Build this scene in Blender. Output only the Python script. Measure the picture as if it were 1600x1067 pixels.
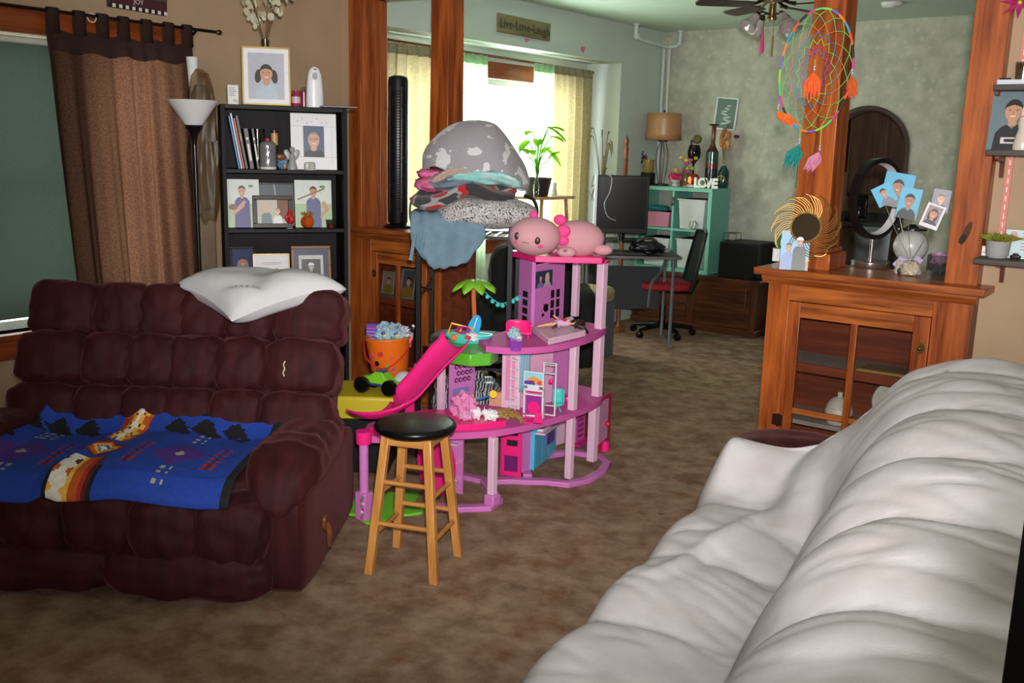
import bpy, bmesh, math, random
from mathutils import Vector, Matrix, noise
random.seed(7)
for o in list(bpy.data.objects): bpy.data.objects.remove(o)
SC = bpy.context.scene
COL = SC.collection
R_ = math.radians
PI = math.pi
# ---------------------------------------------------------------- camera
FPX = 1510.0                                   # focal length in pixels of the 1600 px wide frame
YAW, PITCH, ROLL = R_(37.2), R_(11.4), R_(1.46)
CAM = Vector((0, 0, 1.6))
_f = Vector((-math.sin(YAW)*math.cos(PITCH), math.cos(YAW)*math.cos(PITCH), -math.sin(PITCH)))
_r = Vector((math.cos(YAW), math.sin(YAW), 0)); _u = _r.cross(_f)
CR = math.cos(ROLL)*_r + math.sin(ROLL)*_u; CU = -math.sin(ROLL)*_r + math.cos(ROLL)*_u; CF = _f
cd = bpy.data.cameras.new('camera'); cd.sensor_width = 36; cd.lens = FPX/1600*36; cd.clip_start = .05
cam = bpy.data.objects.new('camera', cd); COL.objects.link(cam); SC.camera = cam
M = Matrix((CR, CU, -CF)).transposed().to_4x4(); M.translation = CAM; cam.matrix_world = M
# ---------------------------------------------------------------- world, daylight, added fill, flash, exposure
W = bpy.data.worlds.new('world'); SC.world = W; W.use_nodes = True
W.node_tree.nodes['Background'].inputs[0].default_value = (.86, .94, 1, 1)
W.node_tree.nodes['Background'].inputs[1].default_value = 3.2
def area(name, loc, direction, sx, sy, e, col):
    l = bpy.data.lights.new(name, 'AREA'); l.shape = 'RECTANGLE'; l.size = sx; l.size_y = sy; l.energy = e; l.color = col
    o = bpy.data.objects.new(name, l); COL.objects.link(o); o.location = loc
    o.rotation_euler = Vector(direction).to_track_quat('-Z', 'Y').to_euler(); return o
area('daylight_bay_window', (-5.42, 6.2, 1.5), (1, 0, -.12), 2.9, 1.5, 215, (.95, 1, .98))
area('daylight_street_window', (-5.1, 2.3, 1.35), (1, 0, -.1), 1.7, 1.5, 34, (.95, 1, 1))
area('kitchen_fill', (-1.6, 10.3, 1.5), (-.6, -.6, -.1), .7, .7, 22, (.95, 1, 1))  # unseen fill light added inside the kitchen to brighten the arch, no window there
area('fill_behind_camera', (1.0, -1.85, 1.5), (-.25, 1, -.05), 1.5, 1.2, 60, (1, .98, .95))  # invented unseen source, added behind the camera to lift the room's ambient light
fl = bpy.data.lights.new('camera_flash', 'SPOT'); fl.energy = 620; fl.spot_size = R_(77); fl.spot_blend = 1.0; fl.shadow_soft_size = .035; fl.color = (1, .985, .97)
fo = bpy.data.objects.new('camera_flash', fl); COL.objects.link(fo); fo.location = CAM + CR*.04 + CU*.11 - CF*.02
fo.rotation_euler = (CF + CU*.18 + CR*.07).to_track_quat('-Z', 'Y').to_euler()
vs = SC.view_settings; vs.view_transform = 'Standard'; vs.look = 'None'; vs.gamma = 1; vs.use_curve_mapping = False; vs.exposure = 0.25
# ---------------------------------------------------------------- pixel -> direction helpers (the distance comes from the surface a thing touches)
def ray(px, py): return CF + CR*((px-800)/FPX) - CU*((py-533.5)/FPX)
def atz(px, py, z=0): d = ray(px, py); return CAM + d*((z-CAM.z)/d.z)
def aty(px, py, y): d = ray(px, py); return CAM + d*((y-CAM.y)/d.y)
def atx(px, py, x): d = ray(px, py); return CAM + d*((x-CAM.x)/d.x)
def atd(px, py, d): return CAM + ray(px, py)*d
def depth(p): return (Vector(p)-CAM).dot(CF)
# ---------------------------------------------------------------- materials
def lin(c):
    return tuple((x/255/12.92 if x/255 <= .04045 else ((x/255+.055)/1.055)**2.4) for x in c)
def hx(c, k=1.0): l = lin(c); return (min(1, l[0]*k), min(1, l[1]*k), min(1, l[2]*k), 1)
MATS = {}
def newmat(name):
    m = bpy.data.materials.new(name); m.use_nodes = True; nt = m.node_tree
    return m, nt, nt.nodes['Principled BSDF']
def mat(name, c, rough=.55, metal=0, var=.10, scale=14, bump=0, bscale=60, sheen=0, sheen_tint=(1, 1, 1), spec=.5, trans=0, coat=0, c2=None, emit=0, stretch=None, alpha=1):
    if name in MATS: return MATS[name]
    m, nt, b = newmat(name); N = nt.nodes; L = nt.links
    tc = N.new('ShaderNodeTexCoord'); mp = N.new('ShaderNodeMapping'); L.new(tc.outputs['Object'], mp.inputs[0])
    if stretch: mp.inputs['Scale'].default_value = stretch
    nz = N.new('ShaderNodeTexNoise'); nz.inputs['Scale'].default_value = scale; nz.inputs['Detail'].default_value = 4; L.new(mp.outputs[0], nz.inputs['Vector'])
    cr = N.new('ShaderNodeValToRGB'); cr.color_ramp.elements[0].position = .3; cr.color_ramp.elements[1].position = .7
    cr.color_ramp.elements[0].color = hx(c, 1-var); cr.color_ramp.elements[1].color = hx(c2 or c, 1+var)
    L.new(nz.outputs[0], cr.inputs[0]); L.new(cr.outputs[0], b.inputs['Base Color'])
    b.inputs['Roughness'].default_value = rough; b.inputs['Metallic'].default_value = metal
    b.inputs['Specular IOR Level'].default_value = spec
    if sheen:
        b.inputs['Sheen Weight'].default_value = sheen; b.inputs['Sheen Roughness'].default_value = .35; b.inputs['Sheen Tint'].default_value = hx(sheen_tint)
    if coat: b.inputs['Coat Weight'].default_value = coat; b.inputs['Coat Roughness'].default_value = .1
    if trans: b.inputs['Transmission Weight'].default_value = trans
    if alpha < 1: b.inputs['Alpha'].default_value = alpha
    if emit: b.inputs['Emission Color'].default_value = hx(c); b.inputs['Emission Strength'].default_value = emit
    if bump:
        n2 = N.new('ShaderNodeTexNoise'); n2.inputs['Scale'].default_value = bscale; n2.inputs['Detail'].default_value = 3; L.new(mp.outputs[0], n2.inputs['Vector'])
        bp = N.new('ShaderNodeBump'); bp.inputs['Strength'].default_value = bump; bp.inputs['Distance'].default_value = .01
        L.new(n2.outputs[0], bp.inputs['Height']); L.new(bp.outputs[0], b.inputs['Normal'])
    MATS[name] = m; return m
def wood(name, c1, c2, axis='z', sc=1.0, rough=.38, coat=.25, spec=.4):
    if name in MATS: return MATS[name]
    m, nt, b = newmat(name); N = nt.nodes; L = nt.links
    tc = N.new('ShaderNodeTexCoord'); mp = N.new('ShaderNodeMapping'); L.new(tc.outputs['Object'], mp.inputs[0])
    s = {'x': (.5, 7, 7), 'y': (7, .5, 7), 'z': (7, 7, .5)}[axis]
    mp.inputs['Scale'].default_value = tuple(v*sc for v in s)
    n1 = N.new('ShaderNodeTexNoise'); n1.inputs['Scale'].default_value = 1.0; n1.inputs['Detail'].default_value = 1.5; L.new(mp.outputs[0], n1.inputs['Vector'])
    mu = N.new('ShaderNodeMath'); mu.operation = 'MULTIPLY'; mu.inputs[1].default_value = 30; L.new(n1.outputs[0], mu.inputs[0])
    fr = N.new('ShaderNodeMath'); fr.operation = 'SINE'; L.new(mu.outputs[0], fr.inputs[0])
    n2 = N.new('ShaderNodeTexNoise'); n2.inputs['Scale'].default_value = 9; n2.inputs['Detail'].default_value = 4; L.new(mp.outputs[0], n2.inputs['Vector'])
    mx = N.new('ShaderNodeMath'); mx.operation = 'MULTIPLY_ADD'; mx.inputs[1].default_value = .16; L.new(fr.outputs[0], mx.inputs[0])
    m3 = N.new('ShaderNodeMath'); m3.operation = 'MULTIPLY'; m3.inputs[1].default_value = 1.0; L.new(n2.outputs[0], m3.inputs[0]); L.new(m3.outputs[0], mx.inputs[2])
    cr = N.new('ShaderNodeValToRGB'); e = cr.color_ramp.elements; e[0].position = .2; e[0].color = hx(c1); e[1].position = .85; e[1].color = hx(c2)
    L.new(mx.outputs[0], cr.inputs[0]); L.new(cr.outputs[0], b.inputs['Base Color'])
    b.inputs['Specular IOR Level'].default_value = spec; b.inputs['Roughness'].default_value = rough; b.inputs['Coat Weight'].default_value = coat; b.inputs['Coat Roughness'].default_value = .18
    MATS[name] = m; return m
def sheer(name, c, tl=.5, var=.12, scale=60, weave=0, stretch=None, c_tl=None):
    """thin cloth: diffuse + translucent"""
    if name in MATS: return MATS[name]
    m = bpy.data.materials.new(name); m.use_nodes = True; nt = m.node_tree; N = nt.nodes; L = nt.links
    N.remove(N['Principled BSDF']); out = N['Material Output']
    tc = N.new('ShaderNodeTexCoord'); mp = N.new('ShaderNodeMapping'); L.new(tc.outputs['Object'], mp.inputs[0])
    if stretch: mp.inputs['Scale'].default_value = stretch
    nz = N.new('ShaderNodeTexNoise'); nz.inputs['Scale'].default_value = scale; nz.inputs['Detail'].default_value = 3; L.new(mp.outputs[0], nz.inputs['Vector'])
    cols = []
    for cc in (c, c_tl or c):
        cr = N.new('ShaderNodeValToRGB'); cr.color_ramp.elements[0].position = .35; cr.color_ramp.elements[1].position = .65
        cr.color_ramp.elements[0].color = hx(cc, 1-var); cr.color_ramp.elements[1].color = hx(cc, 1+var); L.new(nz.outputs[0], cr.inputs[0]); cols.append(cr)
    d = N.new('ShaderNodeBsdfDiffuse'); t = N.new('ShaderNodeBsdfTranslucent'); mx = N.new('ShaderNodeMixShader'); mx.inputs[0].default_value = tl
    L.new(cols[0].outputs[0], d.inputs[0]); L.new(cols[1].outputs[0], t.inputs[0]); L.new(d.outputs[0], mx.inputs[1]); L.new(t.outputs[0], mx.inputs[2]); L.new(mx.outputs[0], out.inputs[0])
    MATS[name] = m; return m
def pane(name, gloss=.08, tint=(255, 255, 255), rough=.02):
    if name in MATS: return MATS[name]
    m = bpy.data.materials.new(name); m.use_nodes = True; nt = m.node_tree; N = nt.nodes; L = nt.links
    N.remove(N['Principled BSDF']); out = N['Material Output']
    t = N.new('ShaderNodeBsdfTransparent'); t.inputs[0].default_value = hx(tint); g = N.new('ShaderNodeBsdfGlossy'); g.inputs['Roughness'].default_value = rough
    lw = N.new('ShaderNodeLayerWeight'); lw.inputs[0].default_value = .3
    pw = N.new('ShaderNodeMath'); pw.operation = 'POWER'; pw.inputs[1].default_value = 3; L.new(lw.outputs['Facing'], pw.inputs[0])
    ad = N.new('ShaderNodeMath'); ad.operation = 'MULTIPLY_ADD'; ad.inputs[1].default_value = .5; ad.inputs[2].default_value = gloss; L.new(pw.outputs[0], ad.inputs[0])
    mx = N.new('ShaderNodeMixShader'); L.new(ad.outputs[0], mx.inputs[0]); L.new(t.outputs[0], mx.inputs[1]); L.new(g.outputs[0], mx.inputs[2]); L.new(mx.outputs[0], out.inputs[0])
    MATS[name] = m; return m
def flat(c, rough=.4):
    return mat('print_%d_%d_%d' % c, c, rough, var=.05, scale=40)
def plas(c, rough=.35, tag=''):
    return mat('plastic_%d_%d_%d%s' % (c+(tag,)), c, rough, var=.03, scale=30, spec=.5)
# ---------------------------------------------------------------- mesh builder
class MB:
    def __init__(s): s.v = []; s.f = []; s.mi = []; s.mats = []; s.cur = 0; s.T = Matrix()
    def use(s, m):
        if m not in s.mats: s.mats.append(m)
        s.cur = s.mats.index(m); return s
    def at(s, loc=(0, 0, 0), rx=0, ry=0, rz=0, sc=1):
        s.T = Matrix.Translation(loc) @ Matrix.Rotation(rz, 4, 'Z') @ Matrix.Rotation(ry, 4, 'Y') @ Matrix.Rotation(rx, 4, 'X') @ (Matrix.Scale(sc, 4)); return s
    def add(s, vs, fs):
        o = len(s.v); T = s.T
        s.v += [tuple(T @ Vector(v)) for v in vs]; s.f += [tuple(i+o for i in f) for f in fs]; s.mi += [s.cur]*len(fs); return s
    def box(s, lo, hi):
        x0, y0, z0 = lo; x1, y1, z1 = hi
        return s.add([(x0, y0, z0), (x1, y0, z0), (x1, y1, z0), (x0, y1, z0), (x0, y0, z1), (x1, y0, z1), (x1, y1, z1), (x0, y1, z1)],
              [(0, 3, 2, 1), (4, 5, 6, 7), (0, 1, 5, 4), (1, 2, 6, 5), (2, 3, 7, 6), (3, 0, 4, 7)])
    def cbox(s, c, d): return s.box([c[i]-d[i]/2 for i in range(3)], [c[i]+d[i]/2 for i in range(3)])
    def frus(s, c0, d0, c1, d1):
        """tapered box: rectangle d0 at c0 to rectangle d1 at c1"""
        q = [(-.5, -.5), (.5, -.5), (.5, .5), (-.5, .5)]
        return s.add([(c0[0]+a*d0[0], c0[1]+b*d0[1], c0[2]) for a, b in q]+[(c1[0]+a*d1[0], c1[1]+b*d1[1], c1[2]) for a, b in q],
              [(0, 3, 2, 1), (4, 5, 6, 7), (0, 1, 5, 4), (1, 2, 6, 5), (2, 3, 7, 6), (3, 0, 4, 7)])
    def prism(s, poly, h0, h1, axis='z'):
        n = len(poly); fn = {'z': lambda a, b, h: (a, b, h), 'y': lambda a, b, h: (a, h, b), 'x': lambda a, b, h: (h, a, b)}[axis]
        vs = [fn(a, b, h0) for a, b in poly]+[fn(a, b, h1) for a, b in poly]
        return s.add(vs, [tuple(range(n-1, -1, -1)), tuple(range(n, 2*n))]+[(i, (i+1) % n, n+(i+1) % n, n+i) for i in range(n)])
    def ribbon(s, path, w, z0, z1, closed=False):
        """flat bar of width w following a 2D path"""
        n = len(path); Lp = []; Rp = []
        for i in range(n):
            a = Vector(path[(i-1) % n] if (closed or i) else path[i]); b = Vector(path[(i+1) % n] if (closed or i < n-1) else path[i])
            t = (b-a).normalized(); nn = Vector((-t.y, t.x)); p = Vector(path[i]); Lp.append(p+nn*w/2); Rp.append(p-nn*w/2)
        vs = []
        for i in range(n):
            for q, z in ((Lp[i], z0), (Rp[i], z0), (Rp[i], z1), (Lp[i], z1)): vs.append((q.x, q.y, z))
        fs = []
        for i in range(n if closed else n-1):
            j = (i+1) % n
            for k in range(4): fs.append((4*i+k, 4*i+(k+1) % 4, 4*j+(k+1) % 4, 4*j+k))
        if not closed: fs += [(0, 1, 2, 3), (4*n-1, 4*n-2, 4*n-3, 4*n-4)]
        return s.add(vs, fs)
    def tube(s, pts, r, n=8, closed=False):
        pts = [Vector(p) for p in pts]; k = len(pts); rr = r if isinstance(r, (list, tuple)) else [r]*k
        vs = []; fs = []; up = None
        for i in range(k):
            a = pts[(i-1) % k] if (closed or i) else pts[i]; b = pts[(i+1) % k] if (closed or i < k-1) else pts[i]
            t = (b-a); t = t.normalized() if t.length > 1e-9 else Vector((0, 0, 1))
            if up is None: up = Vector((0, 0, 1)) if abs(t.z) < .9 else Vector((1, 0, 0))
            x = t.cross(up)
            if x.length < 1e-6: x = t.cross(Vector((0, 1, 0)))
            x.normalize(); y = x.cross(t); up = y
            for j in range(n): vs.append(tuple(pts[i]+(x*math.cos(2*PI*j/n)+y*math.sin(2*PI*j/n))*rr[i]))
        for i in range(k if closed else k-1):
            i2 = (i+1) % k
            for j in range(n): fs.append((i*n+j, i*n+(j+1) % n, i2*n+(j+1) % n, i2*n+j))
        if not closed: fs += [tuple(range(n-1, -1, -1)), tuple((k-1)*n+j for j in range(n))]
        return s.add(vs, fs)
    def cyl(s, p0, p1, r0, r1=None, n=16): return s.tube([p0, p1], [r0, r0 if r1 is None else r1], n)
    def lathe(s, prof, n=24, c=(0, 0, 0), sx=1, sy=1):
        vs = []; fs = []; k = len(prof)
        for r, z in prof:
            for j in range(n): vs.append((c[0]+sx*r*math.cos(2*PI*j/n), c[1]+sy*r*math.sin(2*PI*j/n), c[2]+z))
        for i in range(k-1):
            for j in range(n): fs.append((i*n+j, i*n+(j+1) % n, (i+1)*n+(j+1) % n, (i+1)*n+j))
        fs += [tuple(range(n-1, -1, -1)), tuple((k-1)*n+j for j in range(n))]
        return s.add(vs, fs)
    def ell(s, c, r, nu=16, nv=10, fn=None):
        if not isinstance(r, (list, tuple)): r = (r, r, r)
        vs = [(c[0], c[1], c[2]-r[2])]; fs = []
        for i in range(1, nv):
            a = -PI/2+PI*i/nv
            for j in range(nu):
                b = 2*PI*j/nu; vs.append((c[0]+r[0]*math.cos(a)*math.cos(b), c[1]+r[1]*math.cos(a)*math.sin(b), c[2]+r[2]*math.sin(a)))
        vs.append((c[0], c[1], c[2]+r[2])); t = len(vs)-1
        for j in range(nu): fs.append((0, 1+(j+1) % nu, 1+j)); fs.append((t, t-nu+j, t-nu+(j+1) % nu))
        for i in range(nv-2):
            for j in range(nu): fs.append((1+i*nu+j, 1+i*nu+(j+1) % nu, 1+(i+1)*nu+(j+1) % nu, 1+(i+1)*nu+j))
        if fn: vs = [fn(v) for v in vs]
        return s.add(vs, fs)
    def surf(s, fn, nu, nv, wu=False, matfn=None):
        vs = [tuple(fn(i/nu, j/nv)) for j in range(nv+1) for i in range(nu if wu else nu+1)]
        w = nu if wu else nu+1; fs = []; ms = []
        for j in range(nv):
            for i in range(nu):
                i2 = (i+1) % w if wu else i+1
                fs.append((j*w+i, j*w+i2, (j+1)*w+i2, (j+1)*w+i))
                if matfn: s.use(matfn((i+.5)/nu, (j+.5)/nv)); ms.append(s.cur)
        n = len(s.f); s.add(vs, fs)
        if matfn: s.mi[n:] = ms
        return s
    def puff(s, c, d, p=4.0, n=8, wr=0, seed=0, fn=None):
        """rounded, pillow-like block of full size d"""
        vs = []; fs = []; idx = {}
        def vid(a):
            k = tuple(round(x*1000) for x in a)
            if k not in idx:
                l = (abs(a[0])**p+abs(a[1])**p+abs(a[2])**p)**(1/p); q = [a[i]/l*d[i]/2 for i in range(3)]
                if wr:
                    h = noise.noise(Vector((a[0]*2.1+seed, a[1]*2.1, a[2]*2.1)))*wr; ql = Vector(q); q = list(ql+ql.normalized()*h)
                q = (c[0]+q[0], c[1]+q[1], c[2]+q[2]); idx[k] = len(vs); vs.append(fn(q) if fn else q)
            return idx[k]
        for ax in range(3):
            for sg in (-1, 1):
                for i in range(n):
                    for j in range(n):
                        qs = []
                        for di, dj in ((0, 0), (1, 0), (1, 1), (0, 1)):
                            a = [0, 0, 0]; a[ax] = sg; a[(ax+1) % 3] = -1+2*(i+di)/n; a[(ax+2) % 3] = -1+2*(j+dj)/n; qs.append(vid(a))
                        fs.append(tuple(qs if sg > 0 else qs[::-1]))
        return s.add(vs, fs)
    def poly(s, pts): return s.add(pts, [tuple(range(len(pts)))])
    def build(s, name, parent=None, m=None, ang=38, bevel=0, solid=0, sub=0, smooth=True, fixn=True):
        me = bpy.data.meshes.new(name); me.from_pydata(s.v, [], s.f)
        if m is not None and not s.mats: s.mats = [m]; s.mi = [0]*len(s.f)
        for x in s.mats: me.materials.append(x)
        me.polygons.foreach_set('material_index', s.mi)
        if fixn:
            bm = bmesh.new(); bm.from_mesh(me); bmesh.ops.recalc_face_normals(bm, faces=bm.faces); bm.to_mesh(me); bm.free()
        if smooth:
            me.polygons.foreach_set('use_smooth', [True]*len(me.polygons)); me.set_sharp_from_angle(angle=R_(ang))
        me.update()
        o = bpy.data.objects.new(name, me); COL.objects.link(o)
        if parent is not None: o.parent = parent
        if bevel:
            b = o.modifiers.new('bevel', 'BEVEL'); b.width = bevel; b.segments = 2; b.limit_method = 'ANGLE'; b.angle_limit = R_(40)
        if solid:
            b = o.modifiers.new('solid', 'SOLIDIFY'); b.thickness = solid; b.offset = 0
        if sub:
            b = o.modifiers.new('sub', 'SUBSURF'); b.levels = sub; b.render_levels = sub
        return o
def tag(o, label, cat, group=None, kind=None):
    o['label'] = label
    if cat: o['category'] = cat
    if group: o['group'] = group
    if kind: o['kind'] = kind
    return o
def thing(name, label, cat, loc=(0, 0, 0), rz=0, group=None, rx=0, ry=0):
    o = bpy.data.objects.new(name, None); COL.objects.link(o); o.empty_display_size = .05
    o.location = loc; o.rotation_euler = (rx, ry, rz); return tag(o, label, cat, group)
def struct(mb, name, m=None, **k):
    o = mb.build(name, None, m, **k); o['kind'] = 'structure'; return o
def dup(root, loc=None, rz=None, label=None, parent=None):
    r = root.copy(); COL.objects.link(r)
    if loc is not None: r.location = loc
    if rz is not None: r.rotation_euler = (r.rotation_euler[0], r.rotation_euler[1], rz)
    if label: r['label'] = label
    for ch in root.children: dup2(ch, r)
    return r
def dup2(o, parent):
    c = o.copy(); COL.objects.link(c); c.parent = parent
    for ch in o.children: dup2(ch, c)
class Frame:
    """a standing plane-based local frame: x to the right, y to the back, z up"""
    def __init__(s, o, rz): s.o = Vector(o); s.rz = rz; s.x = Vector((math.cos(rz), math.sin(rz), 0)); s.y = Vector((-math.sin(rz), math.cos(rz), 0))
    def p(s, x, y, z): return s.o + s.x*x + s.y*y + Vector((0, 0, z))
    def px(s, px, py, y):
        d = ray(px, py); q = s.o+s.y*y; t = (q-CAM).dot(s.y)/d.dot(s.y); w = CAM+d*t-s.o; return w.dot(s.x), w.z
    def loc(s, w): w = Vector(w)-s.o; return w.dot(s.x), w.dot(s.y), w.z
FONT = None
def text(name, body, size, mtl, parent, loc, rx=PI/2, rz=0, ext=.0015, ry=0, shear=0, bold=0):
    cu = bpy.data.curves.new(name, 'FONT'); cu.body = body; cu.size = size; cu.extrude = ext; cu.align_x = 'CENTER'; cu.align_y = 'CENTER'; cu.shear = shear; cu.offset = bold; cu.resolution_u = 3
    t = bpy.data.objects.new(name+'_c', cu); COL.objects.link(t)
    dg = bpy.context.evaluated_depsgraph_get(); me = bpy.data.meshes.new_from_object(t.evaluated_get(dg)); bpy.data.objects.remove(t)
    me.materials.clear(); me.materials.append(mtl); me.name = name
    o = bpy.data.objects.new(name, me); COL.objects.link(o); o.parent = parent; o.location = loc; o.rotation_euler = (rx, ry, rz); return o
def arc(cx, cz, r, a0, a1, n): return [(cx+r*math.cos(a0+(a1-a0)*i/n), cz+r*math.sin(a0+(a1-a0)*i/n)) for i in range(n+1)]
def circ(cx, cz, rx, rz=None, n=20, ang=0):
    rz = rx if rz is None else rz; c, s = math.cos(ang), math.sin(ang)
    return [(cx+c*rx*math.cos(2*PI*i/n)-s*rz*math.sin(2*PI*i/n), cz+s*rx*math.cos(2*PI*i/n)+c*rz*math.sin(2*PI*i/n)) for i in range(n)]
def spline(pts, n=8):
    """Catmull-Rom through points"""
    P = [Vector(p) for p in pts]; out = []
    for i in range(len(P)-1):
        a = P[max(i-1, 0)]; b = P[i]; c = P[i+1]; d = P[min(i+2, len(P)-1)]
        for k in range(n):
            t = k/n; out.append(.5*((2*b)+(c-a)*t+(2*a-5*b+4*c-d)*t*t+(3*b-a-3*c+d)*t**3))
    return out+[P[-1]]
# ================================================================ the room
LX, FY, CH = -4.67, 8.4, 2.69
COLY = 4.30                                   # front of the colonnade cabinets
WOOD = wood('red_oak_trim', (112, 44, 12), (188, 98, 38), 'z')
WOODX = wood('red_oak_rail', (112, 50, 16), (194, 108, 46), 'x')
WOODY = wood('red_oak_casing', (112, 50, 18), (160, 78, 32), 'y')
tan = mat('tan_paint', (178, 150, 120), .8, var=.04, scale=6, bump=.12, bscale=180)
mint = mat('pale_mint_paint', (198, 210, 200), .75, var=.03, scale=3, bump=.1, bscale=120)
ceilm = mat('ceiling_paint', (205, 222, 208), .85, var=.03, scale=8, bump=.3, bscale=90)
# wallpaper: mottled sage with faint pale flowers
def wallpaper():
    m, nt, b = newmat('sage_wallpaper'); N = nt.nodes; L = nt.links
    tc = N.new('ShaderNodeTexCoord')
    a = N.new('ShaderNodeTexNoise'); a.inputs['Scale'].default_value = 9; a.inputs['Detail'].default_value = 5; L.new(tc.outputs['Object'], a.inputs['Vector'])
    v = N.new('ShaderNodeTexVoronoi'); v.inputs['Scale'].default_value = 13; L.new(tc.outputs['Object'], v.inputs['Vector'])
    r1 = N.new('ShaderNodeValToRGB'); e = r1.color_ramp.elements; e[0].position = .35; e[0].color = hx((172, 170, 154)); e[1].position = .68; e[1].color = hx((196, 194, 178)); L.new(a.outputs[0], r1.inputs[0])
    r2 = N.new('ShaderNodeValToRGB'); e = r2.color_ramp.elements; e[0].position = .12; e[0].color = (.5, .5, .5, 1); e[1].position = .34; e[1].color = (0, 0, 0, 1); L.new(v.outputs[0], r2.inputs[0])
    mx = N.new('ShaderNodeMix'); mx.data_type = 'RGBA'; L.new(r2.outputs[0], mx.inputs[0]); L.new(r1.outputs[0], mx.inputs[6]); mx.inputs[7].default_value = hx((212, 210, 198)); L.new(mx.outputs[2], b.inputs['Base Color'])
    b.inputs['Roughness'].default_value = .7; return m
def carpet():
    m, nt, b = newmat('mottled_brown_carpet'); N = nt.nodes; L = nt.links
    tc = N.new('ShaderNodeTexCoord')
    def nz(s, d=4, r=.5, off=0):
        mp = N.new('ShaderNodeMapping'); mp.inputs['Location'].default_value = (off, off*.7, 0); L.new(tc.outputs['Object'], mp.inputs[0])
        a = N.new('ShaderNodeTexNoise'); a.inputs['Scale'].default_value = s; a.inputs['Detail'].default_value = d; a.inputs['Roughness'].default_value = r; L.new(mp.outputs[0], a.inputs['Vector']); return a
    def ramp(src, p0, c0, p1, c1):
        r = N.new('ShaderNodeValToRGB'); e = r.color_ramp.elements; e[0].position = p0; e[0].color = c0; e[1].position = p1; e[1].color = c1; L.new(src.outputs[0], r.inputs[0]); return r
    base = ramp(nz(8, 6, .62), .38, hx((142, 112, 90)), .62, hx((178, 150, 126)))
    rust = ramp(nz(5.2, 6, .68, 4), .50, (0, 0, 0, 1), .72, (.7, .7, .7, 1))
    mx = N.new('ShaderNodeMix'); mx.data_type = 'RGBA'; L.new(rust.outputs[0], mx.inputs[0]); L.new(base.outputs[0], mx.inputs[6]); mx.inputs[7].default_value = hx((132, 80, 50))
    dk = ramp(nz(3.4, 7, .72, 9), .52, (0, 0, 0, 1), .78, (.55, .55, .55, 1))
    m2 = N.new('ShaderNodeMix'); m2.data_type = 'RGBA'; L.new(dk.outputs[0], m2.inputs[0]); L.new(mx.outputs[2], m2.inputs[6]); m2.inputs[7].default_value = hx((92, 66, 46))
    sp = ramp(nz(11, 2, .5, 20), .735, (0, 0, 0, 1), .775, (.8, .8, .8, 1))
    m3 = N.new('ShaderNodeMix'); m3.data_type = 'RGBA'; L.new(sp.outputs[0], m3.inputs[0]); L.new(m2.outputs[2], m3.inputs[6]); m3.inputs[7].default_value = hx((46, 40, 36))
    fine = ramp(nz(260, 2, .6), .3, (.72, .72, .72, 1), .7, (1, 1, 1, 1))
    m4 = N.new('ShaderNodeMix'); m4.data_type = 'RGBA'; m4.blend_type = 'MULTIPLY'; m4.inputs[0].default_value = 1; L.new(m3.outputs[2], m4.inputs[6]); L.new(fine.outputs[0], m4.inputs[7])
    L.new(m4.outputs[2], b.inputs['Base Color']); b.inputs['Roughness'].default_value = .95; b.inputs['Specular IOR Level'].default_value = .1
    bp = N.new('ShaderNodeBump'); bp.inputs['Strength'].default_value = .6; bp.inputs['Distance'].default_value = .006; L.new(nz(220, 2).outputs[0], bp.inputs['Height']); L.new(bp.outputs[0], b.inputs['Normal'])
    return m
struct(MB().box((-5.2, -2, -.1), (2, 11, 0)), 'floor', carpet())
struct(MB().box((-5.2, -2, CH), (2, 11, CH+.1)), 'ceiling', ceilm)
def wall_with_holes(a0, a1, z0, z1, holes, t0, t1, axis, mb=None):
    """upright slab spanning a0..a1 x z0..z1 with rectangular holes, thickness t0..t1 along axis"""
    mb = mb or MB(); xs = sorted({a0, a1, *[h[0] for h in holes], *[h[1] for h in holes]})
    def bx(p, q, r, s):
        if axis == 'x': mb.box((t0, p, r), (t1, q, s))
        else: mb.box((p, t0, r), (q, t1, s))
    for p, q in zip(xs[:-1], xs[1:]):
        hs = sorted([h for h in holes if h[0] <= p and h[1] >= q], key=lambda h: h[2]); z = z0
        for h in hs:
            if h[2] > z: bx(p, q, z, h[2])
            z = h[3]
        if z < z1: bx(p, q, z, z1)
    return mb
# left wall, living-room part (tan) with the street window
WY0, WY1, WZ0, WZ1 = 1.35, 3.08, .66, 2.06
struct(wall_with_holes(-2, 4.40, 0, CH, [(WY0, WY1, WZ0, WZ1)], LX-.16, LX, 'x'), 'wall_left', tan)
# left wall, dining part with the shallow bay
BY0, BY1, BZ, BX = 4.72, 7.66, 2.35, -5.03
BW = (5.05, 7.35, .85, 2.13)                   # bay window opening y0,y1,z0,z1
mb = MB(); mb.box((LX-.12, 4.40, 0), (LX, BY0, CH)); mb.box((LX-.12, BY1, 0), (LX, FY, CH)); mb.box((LX-.12, BY0, BZ), (LX, BY1, CH))
mb.box((BX, BY0-.06, 0), (LX-.12, BY0, BZ)); mb.box((BX, BY1, 0), (LX-.12, BY1+.06, BZ)); mb.box((BX-.1, BY0, BZ), (LX-.12, BY1, BZ+.06))
wall_with_holes(BY0-.06, BY1+.06, 0, BZ+.06, [BW], BX-.12, BX, 'x', mb)
struct(mb, 'wall_dining_left', mint)
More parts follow.
